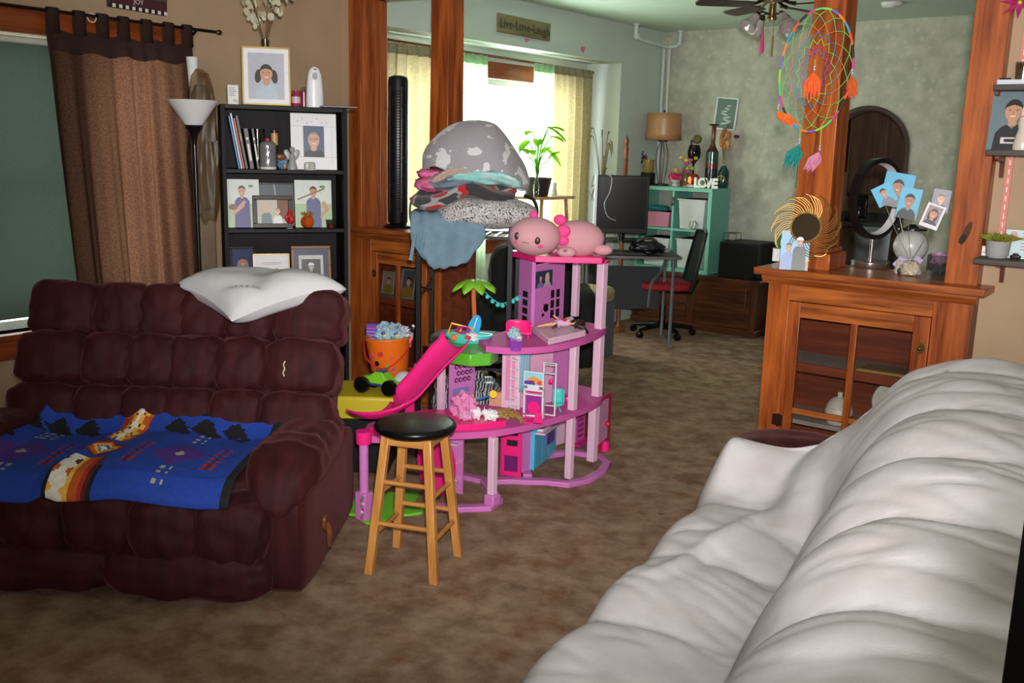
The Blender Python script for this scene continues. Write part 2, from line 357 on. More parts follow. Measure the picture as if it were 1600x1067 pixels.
# far wall with round arch into the kitchen
AX0, AX1 = -3.05, -2.33; AC = (AX0+AX1)/2; AR = (AX1-AX0)/2; AZ = 1.65
poly = [(-5.2, 0), (AX0, 0)]+arc(AC, AZ, AR, PI, 0, 24)+[(AX1, 0), (2, 0), (2, CH), (-5.2, CH)]
struct(MB().prism(poly, FY, FY+.14, 'y'), 'wall_far', wallpaper(), ang=30)
darkw = mat('dark_stained_arch', (58, 38, 26), .5, var=.2, scale=8)
ring = [(AX0, 0)]+arc(AC, AZ, AR, PI, 0, 24)+[(AX1, 0)]
inner = [(AX0+.035, 0)]+arc(AC, AZ, AR-.035, PI, 0, 24)+[(AX1-.035, 0)]
struct(MB().prism(ring+inner[::-1], FY-.012, FY+.15, 'y'), 'trim_1', darkw, ang=30)
# walls right of the colonnade, behind the camera and the kitchen shell
struct(MB().box((-.97, 4.42, 0), (1.9, 4.56, CH)), 'wall_right', tan)
struct(MB().box((1.75, 4.56, 0), (1.9, FY, CH)), 'wall_dining_right', mint)
struct(wall_with_holes(-2, 4.42, 0, CH, [], 1.75, 1.9, 'x'), 'wall_side', tan)
struct(wall_with_holes(LX-.16, 1.75, 0, CH, [(.2, 1.7, .9, 2.1)], -1.75, -1.6, 'y'), 'wall_back', tan)  # opening added in the unseen wall to let the fill light through
struct(MB().box((LX, 4.34, 0), (-4.59, 4.56, CH)), 'wall_stub', tan)
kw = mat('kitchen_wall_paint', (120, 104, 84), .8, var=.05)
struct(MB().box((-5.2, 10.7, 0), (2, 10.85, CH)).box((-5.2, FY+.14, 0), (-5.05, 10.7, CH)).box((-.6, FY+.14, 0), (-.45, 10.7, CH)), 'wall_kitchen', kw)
# header beam over the colonnade opening
struct(MB().box((-4.585, 4.34, 2.47), (-.97, 4.56, CH)), 'trim_2', WOODX, bevel=.006)
# baseboards
struct(MB().box((LX, -1.6, 0), (LX+.018, 4.34, .12)), 'baseboard_left', WOODY, bevel=.004)
struct(MB().box((-4.66, FY-.018, 0), (AX0, FY, .12)).box((AX1, FY-.018, 0), (1.75, FY, .12)), 'baseboard_far', WOODX, bevel=.004)
# street window: casing, sill, sash, roller shade (window is one thing of the setting)
e = bpy.data.objects.new('window_1', None); COL.objects.link(e); e['kind'] = 'structure'; e.location = (LX, 0, 0)
def casing(par, mats, y0, y1, z0, z1, w=.12, t=.025, sill=.05):
    MB().box((0, y0-w, z0), (t, y0, z1+.0)).build('casing', par, mats[0], bevel=.004); MB().box((0, y1, z0), (t, y1+w, z1)).build('casing', par, mats[0], bevel=.004)
    MB().box((0, y0-w-.02, z1), (t+.006, y1+w+.02, z1+w)).build('head_casing', par, mats[1], bevel=.004)
    MB().box((-.1, y0-.0, z0-.03), (0, y1, z0)).box((0, y0-w-.03, z0-.03), (sill, y1+w+.03, z0)).build('sill', par, mats[1], bevel=.005)
    MB().box((0, y0-w, z0-.03-.095), (t, y1+w, z0-.03)).build('apron', par, mats[1], bevel=.004)
white = mat('white_sash_paint', (222, 222, 214), .5, var=.03)
casing(e, (WOOD, WOODY), WY0, WY1, WZ0, WZ1)
def sash(par, y0, y1, z0, z1, x, bars=()):
    mb = MB(); w = .045
    mb.box((x-.02, y0, z0), (x+.02, y1, z0+w)).box((x-.02, y0, z1-w), (x+.02, y1, z1)).box((x-.02, y0, z0+w), (x+.02, y0+w, z1-w)).box((x-.02, y1-w, z0+w), (x+.02, y1, z1-w))
    for q in bars: mb.box((x-.018, q-.03, z0+w), (x+.018, q+.03, z1-w))
    mb.box((x-.018, y0+w, (z0+z1)/2-.02), (x+.018, y1-w, (z0+z1)/2+.02))
    mb.build('sash', par, white, bevel=.003)
    MB().box((x-.003, y0+w, z0+w), (x+.003, y1-w, z1-w)).build('glass_pane', par, pane('window_glass', .06))
for a, b in ((WY0, 2.6), (2.66, WY1)): sash(e, a, b, WZ0, WZ1, -.1)
MB().box((-.12, 2.6, WZ0), (-.02, 2.66, WZ1)).build('mullion', e, white)
shade = sheer('green_roller_shade', (122, 138, 126), .3, .05, 120, c_tl=(110, 132, 118))
def shf(u, v): y = WY0+.01+(2.6-WY0-.02)*u; return (-.035+.004*math.sin(u*9), y, WZ1-.035-(WZ1-WZ0-.035-.05-.016*u)*v)
MB().surf(shf, 16, 8).build('roller_shade', e, shade, solid=.0015)
MB().cyl((-.035, WY0+.01, WZ1-.028), (-.035, 2.59, WZ1-.028), .017, n=12).build('shade_roller', e, mat('shade_roller_paper', (214, 214, 200), .6))
MB().tube(spline([(-.025, 2.44, WZ0+.085), (-.02, 2.445, WZ0+.06), (-.02, 2.46, WZ0+.035), (-.012, 2.49, WZ0+.012)], 5), .0022, 5).build('pull_cord', e, mat('cord_white', (230, 228, 215), .8))
# curtain rod on the street window
rt = thing('curtain_rod', 'thin dark metal curtain rod with round finial above the brown curtain', 'curtain rod', (LX, 0, 0))
iron = mat('dark_iron', (34, 26, 24), .45, .6, var=.15)
MB().tube([(.075, 1.05, 2.172), (.075, 2.2, 2.168), (.075, 3.34, 2.166)], .008, 10).build('rod', rt, iron)
MB().lathe([(.001, -.02), (.011, -.012), (.015, 0), (.011, .012), (.001, .022)], 12).build('finial', rt, mat('finial_bronze', (96, 62, 46), .35, .7))
fn_ = [c for c in bpy.data.objects if c.name.startswith('finial')][-1]; fn_.location = (.075, 3.36, 2.166); fn_.rotation_euler = (R_(90), 0, 0)
MB().box((0, 3.2, 2.125), (.012, 3.225, 2.175)).tube([(.01, 3.212, 2.15), (.05, 3.212, 2.14), (.075, 3.212, 2.156)], .007, 8).build('bracket', rt, iron)
g = thing('curtain_ring', 'small pale plastic ring hanging on the dark curtain rod', 'ring', (LX+.075, 2.632, 2.158), R_(80))
MB().tube([(.02*math.cos(a*PI/8), 0, .02*math.sin(a*PI/8)) for a in range(16)], .0028, 6, True).build('ring', g, mat('ring_ivory', (220, 216, 200), .4))
# brown tab-top curtain
ct = thing('tab_top_curtain', 'brown woven tab-top curtain panel hanging over the street window', 'curtain', (LX, 0, 0))
bc = sheer('brown_linen', (84, 60, 50), .3, .3, 150, c_tl=(116, 80, 58))
bc2 = sheer('brown_linen_hem', (60, 44, 40), .05, .12, 150)
def brown(u, v):
    top0, top1 = 2.4, 3.19; b0, b1 = 2.50, 3.225
    y = (top0+(b0-top0)*v**1.3)*(1-u)+(top1+(b1-top1)*v)*u
    x = .078+.030*math.sin(u*44+2.2*math.sin(u*9+.6)+.6*v)*(.35+.65*v)+.010*math.sin(u*97+2)*v+.02*v
    if v < .06: x = .072+(x-.072)*v/.06
    return (x, y, 2.082-v*1.98+.008*math.sin(u*28)*(1-v))
MB().surf(brown, 150, 40, matfn=lambda u, v: bc2 if v < .045 or u < .03 or u > .985 else bc).build('panel', ct, None, ang=180)
for i, u in enumerate((.045, .21, .36, .50, .66, .82, .96)):
    p = brown(u, 0); y = p[1]; w = .026
    mb = MB(); pr = [(.062, 2.07), (.062, 2.178), (.075, 2.184), (.088, 2.178), (.088, 2.07)]
    mb.surf(lambda a, b, y=y, w=w: (pr[round(b*4)][0], y-w+2*w*a+.003*(b-.5), pr[round(b*4)][1]), 2, 4).build('hanging_tab', ct, bc2, solid=.002)
# "JOY" sign above
jy = thing('joy_sign', 'small striped wooden JOY sign on the tan wall above the curtain', 'sign', (LX+.012, 2.92, 2.30), R_(90), ry=R_(1.5))
MB().box((-.165, -.008, -.075), (.165, .008, .09)).build('board', jy, mat('joy_board_maroon', (74, 30, 36), .6), bevel=.003)
mb = MB()
for i in range(18): mb.use(flat((228, 226, 214)) if i % 2 else flat((26, 22, 24))).box((-.162+i*.018, -.0105, -.073), (-.162+(i+1)*.018, -.008, -.056))
mb.build('checker_border', jy)
mb = MB()
for i, c in enumerate(((52, 84, 62), (110, 140, 110), (44, 70, 52))): mb.use(flat(c)).box((-.163, -.0105, -.006+.03*i), (.163, -.008, .022+.03*i))
mb.build('stripe', jy)
text('letters', 'JOY', .034, flat((206, 200, 196)), jy, (0, -.011, -.031), ext=.001)
# bay window in the dining room
e = bpy.data.objects.new('window_2', None); COL.objects.link(e); e['kind'] = 'structure'; e.location = (BX, 0, 0)
casing(e, (WOOD, WOODY), *BW, w=.13)
for (a, b) in ((BW[0], 6.12), (6.18, BW[1])): sash(e, a, b, BW[2], BW[3], -.07)
MB().box((-.1, 6.12, BW[2]), (-.02, 6.18, BW[3])).build('mullion', e, white)
rt = thing('bay_curtain_rod', 'long ornate copper-brown curtain rod spanning the bay', 'curtain rod', (BX, 0, 0))
cop = mat('rod_copper', (112, 66, 40), .45, .5, var=.35, scale=60, bump=.4, bscale=120)
MB().tube([(.09, BY0+.03, 2.305), (.09, BY1-.04, 2.275)], .011, 10).build('rod', rt, cop)
for y in (5.0, 7.3): MB().box((0, y-.012, 2.25), (.095, y+.012, 2.275)).build('bracket', rt, cop)
def drape(name, label, y0, y1, m, n, amp, ph, zt=2.28, zb=.06, taper=0, xo=0.05):
    t = thing(name, label, 'curtain', (BX, (y0+y1)/2, 0)); h = (y1-y0)/2
    def fn(u, v):
        k = .55+.45*min(1, v*4); y = -h+2*h*u; y += taper*v*(1-u)
        return (.1+xo+amp*k*math.sin(u*n*2*PI+ph+.5*math.sin(3*u+2*v))+.008*math.sin(u*n*5+v*3), y, zt-(zt-zb)*v)
    MB().surf(fn, max(24, n*12), 20).build('drape_panel', t, m, ang=180)
    MB().surf(lambda u, v: tuple(a+b for a, b in zip(fn(u, v*.035), (.004, 0, .012)))if 0 else fn(u, v*.03+.0005), max(24, n*12), 2).build('pleat_heading', t, m, ang=180, solid=.006)
olive = sheer('olive_drape_cloth', (168, 162, 128), .35, .1, 60, c_tl=(168, 156, 116))
sage = sheer('sage_sheer_cloth', (196, 212, 190), .6, .05, 60, c_tl=(190, 220, 180))
drape('olive_curtain', 'olive curtain seen between the two dark wooden posts', BY0+.05, 5.4, olive, 6, .035, 0)
drape('sage_curtain', 'sage green curtain just right of the square wooden column', 5.45, 6.02, sage, 6, .03, 1)
drape('sheer_curtain', 'pale green sheer curtain on the right of the bright bay window', 6.62, 6.90, sage, 4, .025, 2)
drape('olive_curtain', 'olive yellow curtain at the right end of the bay', 6.90, 7.52, olive, 6, .035, .5)
# ================================================================ colonnade: cabinets, columns, pilasters
def column(name, label, x, w0, w1, ztop=2.47, z0=1.08, yf=4.372, base=True, wd=None):
    t = thing(name, label, 'column', (x, yf+w0/2+.02, z0)); d = wd or w0
    if base:
        MB().box((-w0/2-.03, -w0/2-.03, 0), (w0/2+.03, w0/2+.03, .075)).build('plinth', t, WOOD, bevel=.004)
        MB().box((-w0/2-.014, -w0/2-.014, .075), (w0/2+.014, w0/2+.014, .098)).build('base_moulding', t, WOOD, bevel=.006)
    MB().frus((0, 0, .098 if base else 0), (w0, w0), (0, 0, ztop-z0), (w1, w1)).build('shaft', t, WOOD, bevel=.003)
    return t
column('square_column', 'square tapered wooden column carrying the dreamcatcher', -1.625, .168, .142)
column('square_column', 'dark square tapered wooden column behind the pile of blankets', -3.925, .15, .134)
# pilasters against the wall stubs
t = thing('pilaster', 'flat wooden pilaster with a scorch mark beside the wall shelves', 'pilaster', (-1.0, 4.338, 1.08))
MB().box((-.008, 0, 0), (.122, .08, 1.61)).build('shaft', t, WOOD, bevel=.003)
MB().use(mat('scorch_black', (40, 24, 16), .8)).prism(circ(.045, .19, .012, .022, 14, R_(-25)), -.0012, 0, 'y').use(mat('scorch_brown', (84, 46, 24), .8)).prism(circ(.056, .215, .014, .052, 14, R_(-18)), -.0006, 0, 'y').build('scorch_mark', t)
t = thing('pilaster', 'dark wooden pilaster beside the black bookcase', 'pilaster', (-4.588, 4.30, 0))
MB().box((0, 0, 0), (.105, .17, 2.465)).build('shaft', t, WOOD, bevel=.003)
MB().box((.03, .17, 0), (.105, .23, 2.465)).build('return_board', t, WOOD, bevel=.003)
brass = mat('aged_brass', (112, 84, 42), .4, .8, var=.3, scale=40)
glassc = pane('cabinet_glass', .05, (240, 234, 230), .03)
shelfm = mat('shelf_liner_grey', (150, 146, 144), .7, var=.1, scale=50)
inn = wood('cabinet_inside', (92, 40, 22), (128, 62, 36), 'x', rough=.5, coat=.1)
def col_cabinet(label, x0, x1, flip=False, sl=.105, sr=.15, cross=True):
    """glass-door cabinet x0..x1, front at COLY; one glazed door with a central bar and one cross rail"""
    t = thing('colonnade_cabinet', label, 'cabinet', (x0, COLY, 0)); w = x1-x0; D = .34; H = 1.08
    mb = MB(); mb.box((-.055, -.06, H-.032), (w+.055, D+.05, H)).build('top_board', t, WOODX, bevel=.005)
    MB().prism([(0, H-.032), (-.042, H-.032), (-.042, H-.045), (-.018, H-.072), (0, H-.075)], -.02, w+.02, 'x').build('cornice', t, WOODX)
    MB().box((0, 0, 0), (sl, .022, H-.032)).build('face_stile', t, WOOD, bevel=.002); MB().box((w-sr, 0, 0), (w, .022, H-.032)).build('face_stile', t, WOOD, bevel=.002)
    MB().box((sl, 0, H-.145), (w-sr, .022, H-.032)).build('face_rail', t, WOODX, bevel=.002); MB().box((sl, 0, 0), (w-sr, .022, .14)).build('face_rail', t, WOODX, bevel=.002)
    mb = MB(); mb.box((0, .022, 0), (.02, D, H-.032)).box((w-.02, .022, 0), (w, D, H-.032)).box((.02, D-.015, 0), (w-.02, D, H-.032)).box((.02, .022, .1), (w-.02, D-.015, .14)).build('carcass', t, inn)
    MB().box((.02, .05, .62), (w-.02, D-.015, .64)).build('shelf', t, shelfm); MB().box((.02, .04, .6), (w-.02, .05, .642)).build('shelf_edge', t, inn)
    if cross: MB().box((.02, .05, .345), (w-.02, D-.015, .365)).build('shelf', t, shelfm)
    d0, d1, zb, zt = sl+.003, w-sr-.003, .143, H-.148
    door = bpy.data.objects.new('door', None)
    mb = MB(); st = .055
    mb.use(WOOD).box((d0, -.004, zb), (d0+st, .02, zt)).box((d1-st*1.25, -.004, zb), (d1, .02, zt))
    mb.use(WOODX).box((d0+st, -.004, zt-.07), (d1-st*1.25, .02, zt)).box((d0+st, -.004, zb), (d1-st*1.25, .02, zb+.09))
    door = mb.build('door', t, bevel=.002)
    g0, g1, gz0, gz1 = d0+st, d1-st*1.25, zb+.09, zt-.07; mid = (g0+g1)/2+.0
    MB().use(WOOD).box((mid-.015, -.003, gz0), (mid+.015, .016, gz1)).build('glazing_bar', door, bevel=.002)
    if cross: MB().use(WOODX).box((g0, -.003, .405), (mid-.015, .016, .432)).box((mid+.015, -.003, .405), (g1, .016, .432)).build('glazing_bar', door, bevel=.002)
    for a, b in ((g0, mid-.015), (mid+.015, g1)):
        for c, d in (((gz0, .405), (.432, gz1)) if cross else ((gz0, gz1),)): MB().add([(a, .008, c), (b, .008, c), (b, .008, d), (a, .008, d)], [(0, 1, 2, 3)]).build('glass_pane', door, glassc)
    kx = d1-.03 if not flip else d0+.03
    MB().prism(circ(kx, .795, .018, .026, 8), -.007, -.004, 'y').ell((kx, -.013, .795), (.009, .008, .009), 10, 8).build('knob', door, brass)
    hxx = d0-.008 if not flip else d1+.008
    MB().box((hxx-.028, -.009, .335), (hxx+.02, -.003, .388)).box((hxx-.004, -.013, .33), (hxx+.004, -.005, .393)).build('hinge', door, mat('dark_hinge', (62, 34, 24), .45, .6))
    return t
RC = col_cabinet('orange oak glass-door cabinet under the dreamcatcher column', -1.765, -.88)
LC = col_cabinet('dark oak glass-door cabinet beside the black bookcase', -4.47, -3.82, True, .07, .10, False)
# ================================================================ maroon reclining loveseat
velvet = mat('maroon_velvet', (56, 21, 23), .62, var=.3, scale=9, bump=.25, bscale=230, sheen=.3, sheen_tint=(176, 112, 112), spec=.15, stretch=(3, 1, .5))
LS = Frame((-2.46-.69*.823, 2.08-.69*.568, 0), R_(34.6))     # origin: middle of the front, on the floor
t = thing('loveseat', 'maroon velvet reclining loveseat with tufted back', 'loveseat', LS.o, LS.rz)
MB().box((-.62, .08, .03), (.62, .86, .3)).build('base', t, velvet, bevel=.02)
for s in (-1, 1):
    MB().puff((s*.605, .46, .215), (.15, .9, .40), 9, 10).build('arm_panel', t, velvet)
    def armf(q, s=s):
        x, y, z = q; k = max(0, (.16-y)/.2); z -= .12*k*k; f = .006*math.sin(y*55)*(1 if z > .4 else .3); return (x+s*f*.4, y, z+f)
    MB().puff((s*.585, .38, .445), (.25, .76, .18), 2.7, 16, .012, 3*s, fn=armf).build('armrest', t, velvet)
    MB().puff((s*.585, .20, .455), (.27, .44, .19), 2.4, 12, .01, 5*s, fn=armf).build('armrest_pad', t, velvet)
    cx = s*.275
    # seat cushion, three front tufts, lower front roll per seat
    MB().puff((cx, .38, .345), (.56, .62, .21), 4, 10, .012, s).build('seat_cushion', t, velvet)
    MB().puff((cx, .03-.02*(s > 0), .108), (.60, .17, .19), 3.2, 12, .018, 9+s).build('footrest_roll', t, velvet)
    # back: 3 x 3 tufts, leaning back
    for r in range(3):
        for c in range(3):
            x = cx+(c-1)*.192+(.0 if abs(c-1) else 0); w = .215
            if (c == 2 and s > 0) or (c == 0 and s < 0): w = .29; x += s*.045
            z = .515+.172*r; y = .60+.105*r+.02*(r == 2)
            d = (w+.012, .24+.02*(r == 1), .232 if r < 2 else .25)
            if r == 2: z += .012
            if r == 0: z -= .02
            def fn(q, y=y, z=z): dy = q[1]-y; dz = q[2]-z; a = R_(-20); return (q[0], y+dy*math.cos(a)-dz*math.sin(a), z+dy*math.sin(a)+dz*math.cos(a))
            MB().puff((x, y, z), d, 3.9, 12, .013, r*3+c+20*s, fn=fn).build('back_tuft', t, velvet)
for i in range(5): MB().puff((-.50+i*.235, .035-.012*(i > 2), .285-.012*(i > 2)), (.262, .20, .25), 3.3, 12, .014, i+4).build('front_tuft', t, velvet)
MB().prism([(.70, .40), (.88, .40), (.98, .90), (.88, .93)], -.61, .61, 'x').build('back_shell', t, velvet, bevel=.03)
wl = wood('lever_wood', (70, 34, 16), (120, 66, 34), 'z')
MB().puff((.697, .27, .205), (.02, .05, .06), 3, 6).tube([(.70, .27, .2), (.715, .262, .17), (.72, .235, .12)], [.014, .013, .008], 8).build('recliner_lever', t, wl)
MB().tube(spline([(.47, .575, .745), (.468, .56, .735), (.475, .55, .72), (.468, .55, .705), (.472, .553, .69)], 4), .0028, 5).build('torn_thread', t, mat('thread_cream', (214, 200, 172), .9))
# blue southwestern throw on the seat, drawn as a woven cell pattern
BL = dict(b=(24, 62, 160), d=(12, 12, 22), o=(190, 84, 24), y=(232, 176, 70), w=(226, 220, 208), m=(84, 22, 20), p=(84, 36, 128), c=(170, 160, 140), r=(170, 40, 30))
BM = {k: mat('throw_'+k, v, .8, var=.12, scale=60, bump=.2, bscale=300, sheen=.12) for k, v in BL.items()}
def throwpat(u, v):
    x = .27+u*.95; y = v*.66                                  # metres, y=0 at the back
    x = math.floor(x/.009)*.009+.0045; y = math.floor(y/.009)*.009+.0045
    if x > 1.19 or y < .012 and x > .8: return BM['d']
    for bx in (.08, .66):                                  # flame bands
        q = abs(x-bx)
        if y < .24 and q < .055:
            k = q+.012*((int(y/.03)) % 2)
            return BM['w'] if k < .016 else BM['m'] if k < .022 and int(y/.02) % 2 else BM['y'] if k < .032 else BM['o'] if k < .05 else BM['r']
        yy = abs(y-.33)
        if yy < .075 and q+yy*.9 < .085:
            k = q+yy; return BM['w'] if k < .02 else BM['b'] if k < .03 else BM['y'] if k < .05 else BM['o'] if k < .07 else BM['m']
        if y > .43 and q < .07:
            if x < bx-.01: return BM['w'] if abs(x-bx+.04) < .02+.012*math.sin(y*90) else BM['m'] if y < .5 else BM['y'] if y > .56 else BM['o']
            return [BM['y'], BM['o'], BM['r'], BM['m']][min(3, int((x-bx+.01)/.02))]
        if y > .4 and .07 <= q < .085 and y > .5: return BM['d']
    for dx in (.37, .95):                                   # diamonds and side bars
        q = abs(x-dx); yy = abs(y-.36)
        if q+yy < .022: return BM['c']
        if q+yy < .11 and (int(x/.009)+int(y/.009)) % 5: return BM['p']
        if .12 < q < .165 and yy < .12 and int((y+.2)/.017) % 2: return BM['r'] if int(x/.018) % 2 else BM['m']
        if q < .035 and (.48 < y < .6 or .13 < y < .24) and int(y/.02) % 2 == 0 and int((x-dx+1)/.012) % 3: return BM['c']
        yb = abs(y-.07)
        for off in (-.13, -.02, .1):
            if abs(x-dx-off)+yb*1.1 < .052 or (abs(x-dx-off-.045)+abs(y-.11) < .035): return BM['d']
    return BM['b']
def throwsurf(u, v):
    x = -.47+.95*u-.02*v; q = v*.64
    y = .50-q if q < .53 else -.03-.062*math.sin(min(1, (q-.53)/.09)*PI/2)
    z = .456+.012*math.sin(x*9+1)+.008*noise.noise(Vector((x*6, y*6, 3)))+.012*math.exp(-((y-.2)/.2)**2)
    z += .022*max(0, 1-abs(x+.08+.1*v)/.05)                 # fold ridge
    if y > .40: z += 1.1*(y-.40)**1.3
    if q > .47: z -= .10*(q-.47)
    if q > .53: z -= .62*(q-.53)
    z += .09*min(max(0, x-.36), .1)+.5*min(max(0, -.42-x), .06)
    return (x, y, z+.016)
bt = thing('patterned_throw', 'blue southwestern patterned throw blanket spread on the loveseat seat', 'blanket', LS.o, LS.rz)
MB().surf(throwsurf, 118, 80, matfn=throwpat).build('throw_cloth', bt, None, ang=180, solid=.006)
# white pillow on the loveseat back, one corner towards the viewer
pw = thing('bed_pillow', 'white bed pillow lying on top of the loveseat back', 'pillow', LS.p(.30, .835, 1.0), LS.rz+R_(47))
pm = mat('pillowcase_white', (206, 204, 206), .75, var=.03, scale=8, bump=.15, bscale=25)
def pil(sgn):
    def f(u, v):
        a, b = 2*u-1, 2*v-1; pin = 1-.10*(1-abs(a)**2)*(abs(b)**3); pin2 = 1-.10*(1-abs(b)**2)*(abs(a)**3)
        h = ((1-a**4)*(1-b**4))**.55; x = a*.27*pin2; y = b*.25*pin
        z = sgn*.078*h+.010*noise.noise(Vector((x*9, y*9, sgn)))*h
        r = Matrix.Rotation(pw.rotation_euler[2]-LS.rz, 2); q = r @ Vector((x, y))
        z += -.34*max(0, -q.y-.06)**1.2-.02*abs(q.x)**1.6+.02*math.exp(-((q.x+.02)/.06)**2)*0
        if sgn > 0: z -= .028*math.exp(-(q.x/.07)**2)*(1 if q.y > -.2 else 0)*h
        return (x, y, z)
    return f
mb = MB(); mb.surf(pil(1), 30, 30); mb.surf(pil(-1), 30, 30); mb.build('pillowcase', pw, pm, ang=180, fixn=False)
# ================================================================ covered sofa on the right
SF = Frame((-1.17, 1.53, 0), R_(9.3))
sf = thing('sofa', 'maroon velvet sofa on the right under a pale cover', 'sofa', SF.p(.48, .3, 0), SF.rz)
def sl(x, y, z): return (x-.48, y-.3, z)
MB().box(sl(.05, -1.18, .03), sl(1.04, 1.86, .36)).build('base', sf, velvet, bevel=.02)
MB().prism([(a-.48, b) for a, b in ((.5, .33), (1.05, .33), (1.04, .80), (.95, .88), (.7, .86))], -1.2-.3, 1.80-.3, 'y').build('backrest', sf, velvet, bevel=.03)
MB().puff(sl(.36, 1.745, .485), (.74, .29, .26), 2.6, 14, .012, 3).build('armrest', sf, velvet)
MB().puff(sl(.42, 1.73, .23), (.72, .28, .40), 6, 8).build('arm_panel', sf, velvet)
cov = mat('beige_fleece_cover', (184, 174, 173), .85, var=.05, scale=7, bump=.10, bscale=300, sheen=.12, c2=(194, 188, 189))
PROF = [(.04, .05), (.0, .2), (-.005, .34), (.03, .425), (.10, .452), (.25, .448), (.38, .425), (.435, .435), (.475, .52), (.525, .66), (.585, .79), (.65, .885), (.76, .95), (.92, .965), (1.03, .925), (1.08, .76), (1.085, .45), (1.085, .12)]
PS = spline([(a, b, 0) for a, b in PROF], 6); NP = len(PS)-1
def sst(a, b, x): t = max(0, min(1, (x-a)/(b-a))); return t*t*(3-2*t)
def cover(u, v):
    y = -1.22+3.12*u; i = min(NP-1, int(v*NP)); f = v*NP-i; p = PS[i].lerp(PS[i+1], f); x, z = p.x, p.y
    back = sst(.44, .60, x)*sst(.40, .7, z); seat = (1-sst(.34, .46, x))*sst(.25, .42, z)
    # tufts of the cushions under the cloth
    ph = (y+.1*x)*2*PI/.46+.5*math.sin(y*2.1)
    tb = abs(math.sin(ph/2+.7+.9*x)); z += back*(.040*tb**.6-.025)*(1 if x < .9 else .7); x -= back*.022*(tb**.6-.5)
    ts = abs(math.sin(ph/2+.2-1.1*x)); z += seat*(.024*ts**.6-.014); 
    x -= .02*(1-sst(0, .12, p.x))*(ts-.5)*sst(.1, .3, z)
    # wrinkles
    n = noise.noise(Vector((x*5.5+y*2.2, y*7-x*3, 1.3))); n2 = noise.noise(Vector((x*13, y*17-x*8, 5))); n3 = abs(noise.noise(Vector((x*3-y*1.3, y*9+x*4, 9))))
    z += .007*n+.0012*n2-.007*(1-n3)**9
    # far arm: the cloth climbs over it and hangs from back to arm
    ar = sst(1.36, 1.60, y-.16*p.x)
    if p.x < .75:
        armz = .60-.16*max(0, p.x-.06)+.30*max(0, p.x-.42)-(.20*sst(.07, -.03, p.x)); lift = max(z, armz)
        if p.x < .5 and p.y > .30: z = z+(lift-z)*ar
        elif p.y > .30 and z < armz: z = z+(armz-z)*ar
    sag = sst(1.05, 1.6, y)*math.exp(-((p.x-.46)/.16)**2); z += .10*sag; x -= .03*sag
    # cloth stretched from the back top down to the arm
    mem = sst(1.12, 1.55, y); ln = .50+.90*(p.x-.24) if p.x < .74 else 9
    if .24 < p.x < .74 and z < ln: z += (ln-z)*mem*sst(.24, .36, p.x)*.9
    # diagonal pulled fold on the seat
    d = (p.x-.20)-(y-1.05)*.24; z += seat*.018*math.exp(-(d/.03)**2)*sst(.55, .8, y)*(1-sst(1.25, 1.4, y))
    # far end of the back rounds down
    e = sst(1.62, 1.92, y); 
    if p.x > .44: z -= e*e*.20*sst(.5, .9, z); 
    # cloth ends on the arm so that the maroon arm shows behind it
    if p.x < .62:
        lim = 1.60+.03*math.sin(p.x*9)+.25*sst(.46, .64, p.x); y = min(y, lim+.15*max(0, y-lim)*0) if y > lim else y
        if False and y >= lim: z += .006
    z -= .55*max(0, y-1.86) 
    q = SF.p(x, y, z); return SF.loc(q)
cv = thing('sofa_cover', 'pale beige fleece throw cover draped over the sofa', 'sofa cover', SF.o, SF.rz)
MB().surf(cover, 210, NP+40).build('cover_cloth', cv, cov, ang=180, solid=.008)
# ================================================================ black bookcase
bw = .62
L0 = atd(344, 162, 4.72); BK = Frame((L0.x, L0.y, 0), R_(57)); BH = L0.z
blk = wood('black_ash_veneer', (17, 15, 17), (26, 23, 25), 'z', rough=.55, coat=0, spec=.15); blkx = wood('black_ash_shelf', (18, 16, 18), (30, 27, 29), 'x', rough=.5, coat=0, spec=.2)
t = thing('bookcase', 'tall black open bookcase in the corner behind the loveseat', 'bookcase', BK.o, BK.rz); BD = .26
for x in (0, bw-.02): MB().box((x, 0, 0), (x+.02, BD, BH)).build('side_panel', t, blk, bevel=.001)
MB().box((.02, BD-.006, .05), (bw-.02, BD, BH-.02)).build('back_panel', t, blk)
MB().box((.02, 0, BH-.02), (bw-.02, BD, BH)).build('top_board', t, blkx, bevel=.001)
MB().box((.02, .01, 0), (bw-.02, .025, .07)).build('plinth', t, blkx)
SHZ = [BK.px(440, y, 0)[1] for y in (265.5, 358)]; SHZ.append(2*SHZ[1]-SHZ[0]); SHZ += [SHZ[2]-.3, SHZ[2]-.6]
for z in SHZ: MB().box((.02, .004, z-.018), (bw-.02, BD-.006, z)).build('shelf', t, blkx, bevel=.001)
# torchiere
p = atd(303, 200, 4.5); fl_ = thing('floor_lamp', 'black torchiere floor lamp with white bowl beside the bookcase', 'floor lamp', (p.x, p.y, 0), R_(20), ry=0)
zt = atd(303, 157, 4.5).z; gl = mat('frosted_bowl_white', (216, 214, 214), .35, var=.02)
bk = mat('gloss_black_metal', (14, 13, 14), .25, .2, var=.1)
MB().lathe([(.13, 0), (.13, .012), (.10, .022), (.03, .03), (.012, .045)], 28).build('base', fl_, bk)
MB().cyl((0, 0, .03), (0, 0, zt-.19), .0105, n=12).build('pole', fl_, bk)
MB().lathe([(.011, zt-.20), (.014, zt-.175), (.02, zt-.15), (.04, zt-.122), (.042, zt-.116), (.01, zt-.112)], 24).build('socket_cup', fl_, bk)
MB().lathe([(.006, zt-.115), (.04, zt-.112), (.116, zt), (.113, zt), (.038, zt-.108), (.005, zt-.110)], 32).build('bowl_shade', fl_, gl)
